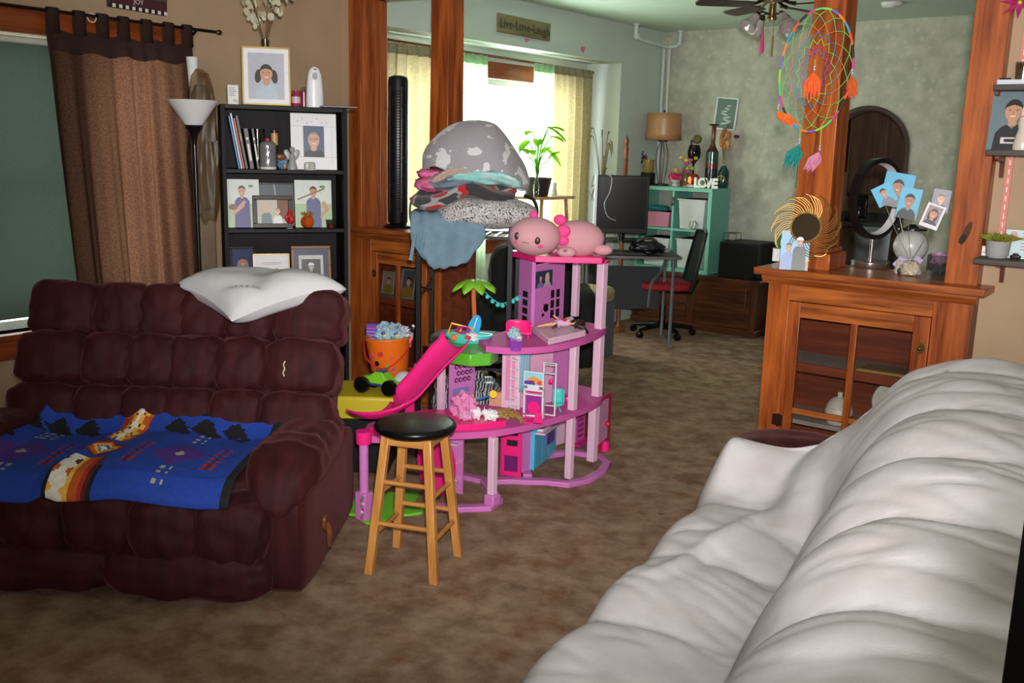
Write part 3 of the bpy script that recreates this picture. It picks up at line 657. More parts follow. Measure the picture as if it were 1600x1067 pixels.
# ================================================================ bar stool
legs = [atz(*q) for q in ((587, 900), (680, 915), (711, 866), (614, 851))]
c = sum(legs, Vector())/4; ang = math.atan2(legs[1].y-legs[0].y, legs[1].x-legs[0].x)
st = thing('bar_stool', 'wooden bar stool with a round black seat', 'stool', c, ang)
HS = .575; a = .132; bt_ = .082
pine = wood('honey_pine', (172, 112, 52), (206, 146, 78), 'z', sc=1.4, rough=.35); pinex = wood('honey_pine_rung', (170, 110, 52), (200, 140, 76), 'x', sc=1.4)
blackv = mat('black_vinyl', (9, 8, 9), .28, var=.1, scale=12, spec=.35)
MB().lathe([(.02, HS-.035), (.14, HS-.034), (.152, HS-.024), (.156, HS-.012), (.15, HS-.003), (.135, HS), (.02, HS+.001)], 48).build('seat', st, blackv, ang=60)
def lp(sx, sy, z): k = (HS-.035-z)/(HS-.035); r = bt_+(a-bt_)*k; return Vector((sx*r, sy*r, z))
for sx, sy in ((-1, -1), (1, -1), (1, 1), (-1, 1)):
    p0 = lp(sx, sy, 0); p1 = lp(sx, sy, HS-.034); w = .033
    MB().frus(p0, (w, w*.86), p1, (w, w*.86)).build('leg', st, pine, bevel=.003)
for z, pairs in ((.20, (0, 2)), (.155, (1, 3)), (.36, (0, 2)), (.315, (1, 3))):
    q = [lp(-1, -1, z), lp(1, -1, z), lp(1, 1, z), lp(-1, 1, z)]
    for k in pairs: MB().cyl(q[k], q[(k+1) % 4], .0095, n=10).build('rung', st, pinex)
q = [lp(-1, -1, HS-.055), lp(1, -1, HS-.055), lp(1, 1, HS-.055), lp(-1, 1, HS-.055)]
for k in range(4):
    m_ = (q[k]+q[(k+1) % 4])/2; d = abs(q[(k+1) % 4].x-q[k].x); e_ = abs(q[(k+1) % 4].y-q[k].y)
    MB().cbox(m_, (max(d, .018), max(e_, .018), .035)).build('apron', st, pinex)
# ================================================================ printed pictures
SK = [(222, 176, 146), (196, 144, 112), (176, 122, 92)]
def person(mb, cx, cz, s, skin=1, hair=(40, 26, 20), shirt=(150, 170, 180), k=2, zmin=-9, xmin=-9, xmax=9, long=False, glasses=False, tails=False, bald=False, collar=None, cap=None, wide=1.0):
    """head and shoulders printed as thin layered shapes on the plane y=0"""
    sk = SK[skin] if isinstance(skin, int) else skin; k = [k]
    def lay(c, pts):
        pts = [(max(xmin, min(xmax, a)), max(zmin, b)) for a, b in pts]; y = -.00035*k[0]; k[0] += 1
        mb.use(flat(c)).poly([(a, y, b) for a, b in pts])
    if tails:
        for q in (-1, 1): lay(hair, circ(cx+q*.48*s, cz-.18*s, .2*s, .42*s, 14, q*.12))
    if long: lay(hair, circ(cx, cz-.22*s, .50*s, .72*s, 18))
    sw = .95*s*wide; zt = cz-.62*s
    lay(sk, [(cx-.17*s, cz-.3*s), (cx-.2*s, zt-.08*s), (cx+.2*s, zt-.08*s), (cx+.17*s, cz-.3*s)])
    lay(shirt, [(cx-.22*s, zt), (cx-.6*sw, zt-.12*s), (cx-.9*sw, zt-.42*s), (cx-1.0*sw, zmin), (cx+1.0*sw, zmin), (cx+.9*sw, zt-.42*s), (cx+.6*sw, zt-.12*s), (cx+.22*s, zt), (cx, zt-.2*s)])
    lay(sk, circ(cx, cz, .37*s, .5*s, 18))
    if not bald: lay(hair, [(cx+.40*s*math.cos(a), cz+.06*s+.5*s*math.sin(a)) for a in [PI*i/10 for i in range(11)]]+[(cx-.3*s, cz+.2*s), (cx, cz+.3*s), (cx+.3*s, cz+.2*s)])
    else: lay(hair, [(cx+.39*s*math.cos(a), cz+.05*s+.46*s*math.sin(a)) for a in [PI*i/10 for i in range(11)]]+[(cx-.33*s, cz+.12*s), (cx-.2*s, cz+.36*s), (cx+.2*s, cz+.36*s), (cx+.33*s, cz+.12*s)])
    if cap: lay(cap, [(cx+.42*s*math.cos(a), cz+.18*s+.36*s*math.sin(a)) for a in [PI*i/10 for i in range(11)]]+[(cx-.5*s, cz+.14*s), (cx+.5*s, cz+.14*s)])
    for q in (-1, 1):
        if glasses: lay((70, 64, 66), circ(cx+q*.17*s, cz+.06*s, .14*s, .1*s, 10)); lay(sk, circ(cx+q*.17*s, cz+.06*s, .115*s, .078*s, 10))
        lay((46, 30, 24), circ(cx+q*.16*s, cz+.05*s, .05*s, .03*s, 8))
    lay(tuple(int(v*.8) for v in sk), [(cx-.05*s, cz-.1*s), (cx, cz+.02*s), (cx+.05*s, cz-.1*s)])
    lay((232, 224, 216), [(cx-.14*s, cz-.2*s), (cx-.07*s, cz-.27*s), (cx+.07*s, cz-.27*s), (cx+.14*s, cz-.2*s), (cx, cz-.22*s)])
def bg(mb, w, h, c, k=1): mb.use(flat(c)).poly([(-w/2, -.00035*k, 0), (w/2, -.00035*k, 0), (w/2, -.00035*k, h), (-w/2, -.00035*k, h)])
def rect(mb, x0, x1, z0, z1, c, k): mb.use(flat(c)).poly([(x0, -.00035*k, z0), (x1, -.00035*k, z0), (x1, -.00035*k, z1), (x0, -.00035*k, z1)])
def frame(name, label, loc, rz, w, h, fw, fm, mw, mc, draw, lean=10, depth=.016, group=None, roll=0):
    """leaning picture frame; origin bottom middle of the front"""
    t = thing(name, label, 'picture', loc, rz, group, rx=-R_(lean), ry=roll); mb = MB(); a = w/2
    for lo, hi in (((-a, -depth, 0), (a, 0, fw)), ((-a, -depth, h-fw), (a, 0, h)), ((-a, -depth, fw), (-a+fw, 0, h-fw)), ((a-fw, -depth, fw), (a, 0, h-fw))): mb.box(lo, hi)
    mb.build('frame', t, fm, bevel=min(.002, fw*.2))
    MB().box((-a+.001, -.004, .001), (a-.001, .002, h-.001)).build('backing_board', t, flat((60, 50, 42)))
    iw, ih = w-2*fw-2*mw, h-2*fw-2*mw
    if mw: MB().box((-a+fw, -.0075, fw), (a-fw, -.004, h-fw)).build('mount_board', t, flat(mc))
    mb = MB(); draw(mb, iw, ih); p = mb.build('photo_print', t, smooth=False, fixn=False); p.location = (0, -.0078 if mw else -.0045, fw+mw)
    return t
def pxw(fr, x0, x1, y, ly=0): a = fr.px(x0, y, ly); b = fr.px(x1, y, ly); return abs(b[0]-a[0])
def pxh(fr, x, y0, y1, ly=0): return abs(fr.px(x, y0, ly)[1]-fr.px(x, y1, ly)[1])
gold = mat('gold_frame', (186, 156, 88), .35, .5, var=.1); whitef = mat('white_frame', (226, 224, 226), .5, var=.03); blackf = mat('black_frame', (18, 14, 13), .35, var=.2); woodf = wood('plain_wood_frame', (120, 80, 40), (158, 110, 62), 'x')
brownf = mat('brown_frame', (46, 24, 18), .35, var=.2)
# ---- top of the bookcase
B = lambda px, ly, z, py=160: BK.p(BK.px(px, py, ly)[0], ly, z)
def d_girl(mb, w, h):
    bg(mb, w, h, (176, 178, 190)); person(mb, .0, h*.56, h*.36, 1, (32, 22, 22), (176, 190, 204), zmin=.0, xmin=-w/2, xmax=w/2, tails=True, wide=.72)
frame('picture_frame', 'gold-edged white framed portrait of a girl with pigtails on top of the bookcase', B(417, .06, BH+.001), BK.rz-R_(6), .235, .287, .008, gold, .022, (228, 226, 228), d_girl, 7)
vs_ = thing('glass_vase', 'slim clear glass vase of silver dollar stems on the bookcase top', 'vase', B(417, .17, BH+.001), 0)
gls = pane('clear_glass', .12, (225, 228, 226), .03)
MB().lathe([(.03, 0), (.032, .006), (.024, .04), (.018, .14), (.017, .26), (.022, .33), (.020, .33), (.015, .26), (.016, .14), (.02, .05), (.002, .012)], 16).build('vase_body', vs_, gls)
stm = mat('dry_stem', (104, 84, 58), .8); silver = mat('silver_dollar_disc', (214, 208, 186), .35, var=.12, scale=30, c2=(196, 190, 158), spec=.7)
random.seed(11); mbs = MB(); leaves = []
for i in range(13):
    a = random.uniform(-.5, .5)+(PI if i % 2 else 0); sp = random.uniform(.06, .19); h = random.uniform(.42, .70); dx, dy = sp*math.cos(a), sp*.5*math.sin(a)
    pts = spline([(0, 0, .03), (dx*.08, dy*.08, .3), (dx*.5, dy*.5, .3+(h-.3)*.55), (dx, dy, h)], 5); mbs.tube(pts, .0017, 5)
    for k in range(11, len(pts)): 
        for _ in range(2): leaves.append(pts[k]+Vector((random.uniform(-.035, .035), random.uniform(-.03, .03), random.uniform(-.05, .02))))
mbs.build('stem', vs_, stm)
for q in leaves[:90]:
    s = random.uniform(.011, .018); mb = MB().at(q, random.uniform(.9, 2.2), 0, random.uniform(-1, 1)).prism(circ(0, 0, s, s*1.25, 10), -.0005, .0005); mb.build('seed_disc', vs_, silver)
t = thing('card_box', 'small white printed box on the bookcase top left of the portrait', 'box', B(364.5, .09, BH+.001), BK.rz)
MB().box((-.026, 0, 0), (.026, .03, .095)).build('carton', t, mat('white_carton', (224, 224, 222), .6), bevel=.001)
mb = MB().use(flat((60, 60, 66)))
for i in range(5): mb.box((-.02, -.0006, .08-i*.009), (.008+.004*(i % 3), 0, .083-i*.009))
mb.tube([(0, -.001, .015), (.01, -.001, .024), (.016, -.001, .014), (.02, -.001, .02)], .0015, 5).build('printed_text', t)
clear = pane('cling_film', .03, (224, 216, 202), .4)
t = thing('plastic_wrapped_parcel', 'clear plastic wrapped brown parcel wedged between lamp and bookcase', 'parcel', BK.p(-.085, .14, .0), BK.rz)
MB().puff((0, .01, 1.55), (.10, .05, .62), 4, 8, .012, 2).build('cardboard_core', t, mat('brown_kraft', (112, 92, 70), .75, var=.25, scale=7))
MB().puff((.005, 0, 1.54), (.14, .10, .78), 3, 14, .03, 6).build('plastic_wrap', t, clear, ang=20)
MB().box((-.05, -.03, 0), (.05, .05, 1.25)).build('cardboard_base', t, mat('brown_kraft', (112, 92, 70), .75), bevel=.01)
t = thing('paper_roll', 'white paper roll standing upright behind the lamp bowl', 'paper roll', BK.p(-.115, .235, 0), BK.rz)
MB().lathe([(.018, .9), (.02, 1.85), (.03, 2.0), (.028, 2.0), (.016, 1.85), (.014, .9)], 14).build('rolled_sheet', t, mat('white_paper', (222, 222, 222), .7)); MB().lathe([(.02, 0), (.02, .92), (.004, .93)], 12).build('core_tube', t, mat('brown_kraft', (112, 92, 70), .75))
t = thing('jar_candle', 'pink jar candle with printed label on the bookcase top', 'candle', B(462.5, .08, BH+.001), BK.rz)
MB().lathe([(.020, 0), (.023, .004), (.023, .06), (.019, .066), (.019, .08), (.002, .081)], 18).build('jar', t, mat('pink_wax_jar', (140, 48, 78), .25, coat=.4)); MB().lathe([(.0235, .018), (.0235, .05)], 18).build('label_band', t, flat((206, 170, 190)))
t = thing('jar_candle', 'dark red jar candle right behind the pink one', 'candle', B(475, .12, BH+.001), BK.rz)
MB().lathe([(.021, 0), (.025, .004), (.025, .075), (.002, .076)], 18).build('jar', t, mat('red_wax_jar', (120, 36, 48), .25, coat=.4)); MB().lathe([(.026, .076), (.026, .082), (.012, .084), (.012, .1), (.002, .1)], 18).build('lid', t, gls)
t = thing('air_freshener', 'white oval automatic air freshener on the bookcase top', 'air freshener', B(492, .09, BH+.001), BK.rz)
pw_ = plas((226, 226, 230), .3)
MB().surf(lambda u, v: ((.044-.010*(1-v)**3*0-.012*v**2)*math.sqrt(max(0, 1-v**9))*math.cos(2*PI*u), (.03-.006*v)*math.sqrt(max(0, 1-v**9))*math.sin(2*PI*u), .205*v), 24, 20, True).build('case', t, pw_)
MB().prism(circ(-.002, .155, .013, .018, 14), -.034, -.026, 'y').build('nozzle', t, flat((150, 150, 156))); MB().box((-.006, -.029, .185), (.006, -.024, .19)).build('sensor', t, flat((30, 30, 34)))
t = thing('slim_tablet', 'thin dark slab overhanging the right corner of the bookcase top', 'tablet', B(530, -.0, BH+.001), BK.rz)
MB().box((-.09, -.03, 0), (.085, .12, .009)).build('body', t, mat('slate_grey', (34, 34, 46), .35), bevel=.002); MB().box((-.09, -.0305, .003), (.085, -.03, .006)).build('edge_band', t, flat((170, 168, 176)))
# ---- upper shelf
z1 = SHZ[0]+.001
def book(px, h, th, d, cov_, label, lean, ly=.05, spine=None, txt=None, tc=(240, 200, 60), marks=False):
    t = thing('book', label, 'book', B(px, ly, z1, 262), BK.rz, 'books leaning on the upper bookcase shelf', ry=-R_(lean)); m = flat(cov_)
    MB().box((0, 0, 0), (.0015, d, h)).box((th-.0015, 0, 0), (th, d, h)).box((0, 0, 0), (th, .0015, h)).build('cover', t, m)
    MB().box((.0015, .0015, .003), (th-.0015, d-.003, h-.003)).build('pages', t, flat((220, 214, 200)))
    if txt: text('spine_title', txt, th*.85, flat(tc), t, (th/2, -.0006, h*.6), rx=PI/2, ry=R_(90), ext=.0004)
    if marks: MB().box((th*.25, -.0005, h*.2), (th*.75, 0, h*.62)).box((th*.2, -.0005, h*.72), (th*.8, 0, h*.78)).build('spine_band', t, flat(tc))
    return t
book(373, .26, .007, .17, (54, 120, 176), 'thin blue book leaning leftmost on the upper shelf', 9.5)
book(376.5, .275, .008, .17, (196, 210, 220), 'thin pale book second from left on the upper shelf', 9.5)
book(380, .25, .008, .18, (190, 56, 40), 'thin red book third from left on the upper shelf', 9.5)
book(384, .262, .012, .18, (34, 26, 28), 'black book with SCIENCE on its yellow and red spine', 9.5, txt='SCIENCE', tc=(238, 196, 50))
book(391, .20, .020, .16, (28, 26, 26), 'thick black book with silver lettering on its spine', 8, marks=True, tc=(200, 196, 180))
book(402, .20, .012, .16, (22, 22, 24), 'black book with white spine marks beside the grey candle holder', 7, marks=True, tc=(210, 210, 206))
t = thing('wax_warmer', 'grey cut-glass candle lantern with red top on the upper shelf', 'candle holder', B(419, .06, z1, 264), BK.rz)
MB().lathe([(.04, 0), (.042, .004), (.042, .012), (.036, .014)], 24).build('white_base', t, flat((210, 208, 206))); mb = MB()
mb.surf(lambda u, v: ((.041+.0018*math.sin(u*2*PI*18+v*20)*math.sin(v*40))*(1 if v < .85 else 1-.35*((v-.85)/.15)**2)*math.cos(2*PI*u), (.041+.0018*math.sin(u*2*PI*18+v*20)*math.sin(v*40))*(1 if v < .85 else 1-.35*((v-.85)/.15)**2)*math.sin(2*PI*u), .013+.125*v), 54, 24, True).build('textured_shade', t, mat('grey_pressed_glass', (112, 112, 116), .2, coat=.5))
MB().lathe([(.02, .13), (.016, .14), (.016, .152), (.001, .153)], 16).build('red_top', t, flat((150, 34, 40)))
t = thing('tumbler', 'clear drinking glass behind the grey candle lantern', 'glass', B(404, .16, z1, 262), BK.rz); MB().lathe([(.03, 0), (.036, .2), (.034, .2), (.028, .006), (.001, .005)], 18).build('glass_body', t, gls)
t = thing('patterned_can', 'slim copper patterned tin behind the grey candle lantern', 'tin', B(430, .15, z1, 262), BK.rz); mb = MB(); mb.lathe([(.017, 0), (.018, .004), (.018, .195), (.001, .196)], 18).build('tin_body', t, mat('copper_dark_tin', (84, 46, 34), .35, .4, var=.3, scale=30)); MB().lathe([(.0182, .12), (.0182, .18)], 18).build('foil_band', t, flat((196, 150, 92)))
t = thing('figurine', 'small blue and brown nativity figurine on the upper shelf', 'figurine', B(442, .07, z1, 264), BK.rz)
MB().puff((0, 0, .03), (.055, .045, .06), 3, 8, .006).build('blue_body', t, flat((84, 120, 150))); MB().puff((-.008, -.01, .062), (.05, .04, .035), 2.5, 7, .006, 3).build('roof', t, flat((112, 72, 42))); MB().puff((.008, -.02, .018), (.02, .014, .034), 2.5, 6).build('figure', t, flat((150, 112, 70)))
t = thing('angel_figurine', 'pale frosted praying angel figurine on the upper shelf', 'figurine', B(457, .05, z1, 264), BK.rz); fr_ = mat('frosted_glass', (150, 148, 150), .35, var=.06)
MB().lathe([(.027, 0), (.027, .006), (.017, .04), (.014, .07), (.005, .085), (.013, .094), (.014, .103), (.009, .113), (.001, .115)], 16).build('body', t, fr_)
for s in (-1, 1): MB().at((s*.004, .01, .07), 0, s*R_(25), 0).puff((s*.014, 0, .012), (.03, .008, .055), 2.5, 6).build('wing', t, fr_)
t = thing('glass_block', 'small etched glass block in front of the white photo frame', 'ornament', B(484, .025, z1, 264), BK.rz); MB().puff((0, 0, .019), (.055, .025, .042), 5, 8, .003).build('block', t, mat('etched_glass', (170, 172, 160), .2, var=.2, scale=60)); MB().box((-.03, -.015, 0), (.03, .015, .003)).build('base', t, fr_)
def d_man(mb, w, h):
    rect(mb, -w/2, w/2, 0, h, (66, 84, 112), 1); person(mb, 0, h*.56, h*.50, (206, 150, 124), (150, 128, 112), (40, 36, 38), zmin=.0, xmin=-w/2, xmax=w/2, bald=True, glasses=True)
f = frame('picture_frame', 'wide white scripted frame with portrait of a man in glasses', B(491, .075, z1, 262), BK.rz-R_(3), .232, .285, .064, whitef, 0, None, d_man, 6, .014)
mb = MB().use(flat((186, 184, 190)))
for i in range(16): mb.box((.088+.003*(i % 2), -.0146, .03+i*.014), (.091+.003*(i % 2), -.014, .04+i*.014))
for i in range(7): mb.ell((-.08+.024*i, -.0146, .245+.012*math.sin(i*2)), (.006, .0006, .004), 8, 4)
mb.build('script_print', f)
# ---- middle shelf
z2 = SHZ[1]+.001
def d_pitch(c):
    def d(mb, w, h):
        rect(mb, -w/2, w/2, 0, h, (168, 190, 150), 1); rect(mb, -w/2, w/2, h*.5, h, (206, 212, 206), 2); mb.use(flat((84, 140, 66))).poly([(a, -.0011, b) for a, b in circ(w*.25, h*.86, w*.08, h*.03)])
        person(mb, (-.02 if c else 0.0)*w, h*.76, h*.2, 1, (52, 34, 28), (64, 48, 120) if c else (92, 96, 136), k=4, zmin=.0, xmin=-w/2, xmax=w/2, long=False, wide=.86)
        y = -.0075; mb.use(flat(SK[1])).poly([(-w*.34, y, h*.30), (-w*.30, y, h*.24), (w*.02, y, h*.42), (w*.1, y, h*.54), (w*.02, y, h*.56)] if c else [(w*.2, y, h*.52), (w*.3, y, h*.56), (w*.42, y, h*.38), (w*.22, y, h*.2), (w*.16, y, h*.22), (w*.30, y, h*.38)])
        if c: mb.use(flat((110, 66, 40))).poly([(a, y-.0004, b) for a, b in circ(-w*.30, h*.42, w*.13, h*.06)])
        else: mb.use(flat((150, 110, 70))).poly([(-w*.45, y-.0004, h*.60), (-w*.44, y-.0004, h*.57), (w*.3, y-.0004, h*.80), (w*.3, y-.0004, h*.84)])
    return d
def pprint(label, loc, rz, w, h, draw, lean=8, roll=0, cat='photo', group=None, name='photo_print'):
    t = thing(name, label, cat, loc, rz, group, rx=-R_(lean), ry=roll); mb = MB(); mb.use(flat((214, 212, 206))).box((-w/2, 0, 0), (w/2, .002, h)).build('paper', t)
    mb = MB(); draw(mb, w, h); mb.build('image', t, smooth=False, fixn=False); return t
pprint('photo of a player in purple with a mitt, left on the middle shelf', B(381, .10, z2, 356), BK.rz, .165, .245, d_pitch(1), 7)
pprint('photo of a player holding a bat over the shoulder, right on the middle shelf', B(491, .09, z2, 356), BK.rz, .19, .245, d_pitch(0), 7)
def d_dark(mb, w, h): bg(mb, w, h, (52, 58, 70)); mb.use(flat((150, 156, 166))).poly([(.0, -.001, h*.6), (.006, -.001, h*.6), (-.004, -.001, h), (-.01, -.001, h)]); person(mb, -w*.1, h*.4, h*.3, 2, zmin=.0, xmin=-w/2, xmax=w/2, shirt=(40, 40, 60))
frame('picture_frame', 'dark photo half hidden behind the brown frame on the middle shelf', B(432, .17, z2, 356), BK.rz, .20, .225, .008, blackf, 0, None, d_dark, 6)
def d_two(mb, w, h):
    bg(mb, w, h, (190, 184, 172)); rect(mb, w*.15, w/2, h*.2, h, (120, 66, 48), 2)
    person(mb, -w*.2, h*.66, h*.30, 0, (190, 184, 178), (110, 130, 136), k=3, zmin=.0, xmin=-w/2, xmax=w/2, bald=True, wide=.8); person(mb, w*.16, h*.52, h*.26, 0, (150, 130, 110), (224, 222, 222), k=14, zmin=.0, xmin=-w/2, xmax=w/2, wide=.8)
frame('picture_frame', 'dark brown frame with photo of an older couple on the middle shelf', B(427, .06, z2, 356), BK.rz, .20, .165, .022, brownf, 0, None, d_two, 10)
t = thing('red_ornament', 'small red felt figure on a wire stand on the middle shelf', 'ornament', B(453, .035, z2, 356), BK.rz); red = flat((176, 24, 30))
MB().lathe([(.018, 0), (.018, .003), (.004, .004)], 14).build('base', t, fr_); MB().puff((0, 0, .048), (.045, .03, .045), 2.2, 8, .008).build('body', t, red); MB().lathe([(.018, .065), (.012, .08), (.004, .1), (.001, .1)], 12).build('head', t, red)
t = thing('pumpkin_ornament', 'shiny copper orange pumpkin ornament on the middle shelf', 'pumpkin', B(481, .035, z2, 356), BK.rz); por = mat('copper_orange_gloss', (206, 92, 26), .22, .35, var=.12)
MB().surf(lambda u, v: ((.036*math.sin(PI*v)**.8)*(1-.12*abs(math.cos(5*2*PI*u/2)))*math.cos(2*PI*u), (.036*math.sin(PI*v)**.8)*(1-.12*abs(math.cos(5*2*PI*u/2)))*math.sin(2*PI*u), .034-.033*math.cos(PI*v)), 40, 16, True).build('ribbed_body', t, por)
mb = MB()
for i in range(6): a = i*PI/3; mb.at((.014*math.cos(a), .014*math.sin(a), .07), R_(70), 0, a).prism([(0, -.006), (.016, 0), (.024, .012), (.01, .01), (0, .02)], -.0008, .0008)
mb.build('leaf_collar', t, flat((150, 112, 40))); MB().tube([(0, 0, .06), (.004, 0, .082), (.01, 0, .092)], .005, 7).build('stalk', t, flat((150, 112, 40)))
t = thing('votive_candle', 'small red votive candle in clear glass on the middle shelf', 'candle', B(517, .03, z2, 356), BK.rz); MB().lathe([(.022, 0), (.027, .045), (.025, .045), (.020, .004), (.001, .003)], 18).build('glass_cup', t, gls); MB().lathe([(.020, .004), (.021, .022), (.001, .023)], 16).build('wax', t, flat((150, 36, 44)))
# ---- lower shelf
z3 = SHZ[2]+.001
def d_blue(mb, w, h): bg(mb, w, h, (30, 38, 92)); mb.use(flat((130, 120, 130))).poly([(a, -.001, b) for a, b in circ(0, h*.45, w*.28, h*.3)]); person(mb, .0, h*.62, h*.28, 2, zmin=.0, xmin=-w/2, xmax=w/2, shirt=(70, 70, 110), k=4)
def d_cert(mb, w, h): bg(mb, w, h, (216, 212, 214)); [rect(mb, -w*.3+.01*i, w*.3-.012*i, h*(.72-.05*i), h*(.735-.05*i), (120, 118, 122), 2) for i in range(2)]; person(mb, 0, h*.42, h*.16, 0, (150, 110, 90), (190, 120, 150), zmin=h*.1, k=4, wide=.8); mb.use(flat((206, 110, 120))).poly([(a, -.006, b) for a, b in circ(w*.16, h*.5, .008)])
def d_grad(mb, w, h): bg(mb, w, h, (58, 62, 92)); rect(mb, -w*.36, w*.36, h*.08, h*.8, (190, 190, 182), 2); rect(mb, -w*.28, w*.28, h*.12, h*.68, (76, 76, 72), 3); person(mb, 0, h*.46, h*.22, (170, 166, 160), (60, 60, 60), (40, 40, 40), k=4, zmin=h*.12, xmin=-w*.28, xmax=w*.28, cap=(214, 214, 210))
frame('picture_frame', 'black frame with dark blue photo, left on the lower shelf', B(381, .10, z3, 445), BK.rz+R_(8), .135, .20, .014, blackf, 0, None, d_blue, 8)
frame('picture_frame', 'gilt framed white certificate in the middle of the lower shelf', B(425, .055, z3, 445), BK.rz, .185, .165, .006, gold, 0, None, d_cert, 8)
frame('picture_frame', 'wood framed black and white portrait with blue mount on the lower shelf', B(487, .08, z3, 445), BK.rz, .205, .20, .014, woodf, 0, None, d_grad, 8)
# ================================================================ on the right cabinet
CT = 1.081
def C1(px, py): return atz(px, py, CT)
t = thing('planter', 'small green succulent in a white cube planter at the cabinet corner', 'plant pot', C1(1213, 408)+Vector((0, .02, 0)), R_(25)); MB().box((-.028, -.028, 0), (.028, .028, .062)).build('cube_pot', t, flat((204, 204, 202)), bevel=.002)
mb = MB().use(mat('succulent_green', (66, 128, 74), .5, var=.2))
for i in range(16): a = i*2.4; r = .5+.5*(i % 3)/2; mb.tube([(0.006*math.cos(a), .006*math.sin(a), .06), (.022*r*math.cos(a), .022*r*math.sin(a), .085+.012*(i % 4)), (.03*r*math.cos(a), .03*r*math.sin(a), .092+.012*(i % 4))], [.005, .004, .0008], 6)
mb.build('succulent_leaves', t)
def d_kids(mb, w, h):
    bg(mb, w, h, (120, 176, 214)); rect(mb, -w/2, w/2, 0, h*.28, (150, 140, 110), 2); person(mb, -w*.22, h*.58, h*.2, 2, (24, 20, 20), (120, 140, 190), k=3, zmin=.0, xmin=-w/2, xmax=w/2, wide=.9); person(mb, w*.16, h*.74, h*.2, 2, (24, 20, 20), (50, 50, 44), k=16, zmin=.0, xmin=-w/2, xmax=w/2, cap=(220, 220, 216), wide=.9)
pprint('photo of two boys outdoors standing against the gold mirror', aty(1240, 414, 4.262)*1, R_(20), .125, .178, d_kids, 10, 0).location.z = CT
# gold sunburst mirror
t = thing('sunburst_mirror', 'round mirror with swirling gold wire sunburst frame leaning on the column', 'mirror', Vector((aty(1262, 335, 4.30).x, 4.285, CT+.03)), R_(14), rx=-R_(6))
gw = mat('gold_wire', (190, 150, 84), .3, .75, var=.08); cz = .165; MB().prism(circ(0, cz, .062, n=32), -.004, .004, 'y').build('mirror_glass', t, mat('mirror_silver', (196, 200, 214), .04, 1, var=.01))
MB().tube([(.066*math.cos(a), 0, cz+.066*math.sin(a)) for a in [2*PI*i/40 for i in range(40)]], .006, 8, True).build('rim', t, gw)
for k in range(12):
    mb = MB(); a0 = 2*PI*k/12
    for j in range(4):
        def P(r, a): return (r*math.cos(a), -.002*j, cz+r*math.sin(a))
        s0 = a0-.12*j; mb.tube(spline([P(.066, s0), P(.100, s0+.20), P(.132+.004*(3-j), s0+.52), P(.152-.006*j, s0+.72)], 5), .0020, 5)
    e0 = a0+.72; mb.tube(spline([P(.152, e0), P(.150, e0-.16), P(.135, e0-.34)], 4), .0022, 5); mb.build('wire_petal', t, gw)
# LED ring lamp
t = thing('ring_lamp', 'black and silver ring mirror lamp on a round steel foot', 'lamp', C1(1357, 417)+Vector((0, .02, 0)), R_(12)); steel = mat('brushed_steel', (168, 160, 158), .22, .9, var=.06)
MB().lathe([(.085, 0), (.088, .004), (.088, .026), (.084, .03), (.002, .031)], 40).build('foot', t, steel); MB().cyl((0, 0, .03), (0, 0, .135), .009, n=14).build('stem', t, steel)
RZ = R_(56); rc = Vector((0, 0, .135+.185))
def ringp(r, off): return [tuple(rc+Matrix.Rotation(RZ, 3, 'Z') @ Vector((r*math.cos(2*PI*i/48), off, 1.10*r*math.sin(2*PI*i/48)))) for i in range(48)]
mb = MB(); A, B_, C_, D_ = ringp(.172, -.02), ringp(.172, .018), ringp(.146, .018), ringp(.152, -.02)
for i in range(48): j = (i+1) % 48; [mb.add([p[i], p[j], q[j], q[i]], [(0, 1, 2, 3)]) for p, q in ((A, B_), (B_, C_), (D_, A))]
mb.build('outer_band', t, mat('gunmetal', (36, 30, 32), .2, .5, var=.1), ang=60)
mb = MB()
for i in range(48): j = (i+1) % 48; [mb.add([p[i], p[j], q[j], q[i]], [(0, 1, 2, 3)]) for p, q in ((C_, D_),)]
mb.build('diffuser_band', t, plas((214, 214, 216), .4), ang=60)
# photo clip tree in a stone
t = thing('photo_clip_holder', 'wire photo clip holder planted in a stone on the cabinet', 'photo holder', C1(1418, 431)+Vector((0, .03, 0)), R_(10)); sto = mat('pale_stone', (178, 164, 140), .6, var=.25, scale=18, bump=.4, bscale=20)
MB().puff((0, 0, .032), (.075, .06, .066), 2.6, 9, .012, 4).build('stone_base', t, sto); base = Vector(t.location)+Vector((0, 0, .06)); wires = MB(); cz_ = Matrix.Rotation(-t.rotation_euler[2], 3, 'Z')
PH = [((1402, 297), .125, .15, 8, (84, 168, 208), 2, (30, 24, 24), (130, 130, 126), 'large blue-backed school photo of a boy, highest on the clip holder', 0, .0), ((1382, 304), .085, .09, -30, (90, 180, 216), 1, (36, 26, 24), (130, 130, 148), 'small tilted school photo of a boy on the left of the clip holder', 0, -.022), ((1420, 318), .088, .135, 8, (96, 178, 210), 2, (28, 22, 22), (60, 66, 66), 'school photo of a boy in a dark shirt, centre of the clip holder', 0, -.03), ((1470, 314), .072, .098, 6, (150, 146, 160), 0, (150, 120, 90), (50, 52, 56), 'school photo of a light-haired boy on the right of the clip holder', 0, -.01), ((1457, 338), .078, .105, 17, (222, 218, 222), 1, (70, 34, 32), (60, 62, 70), 'white bordered photo of a long-haired girl, right of the clip holder', 1, -.024), ((1418, 410), .085, .10, 38, (170, 146, 190), None, None, None, 'blank lilac card standing behind the stone', 0, .03)]
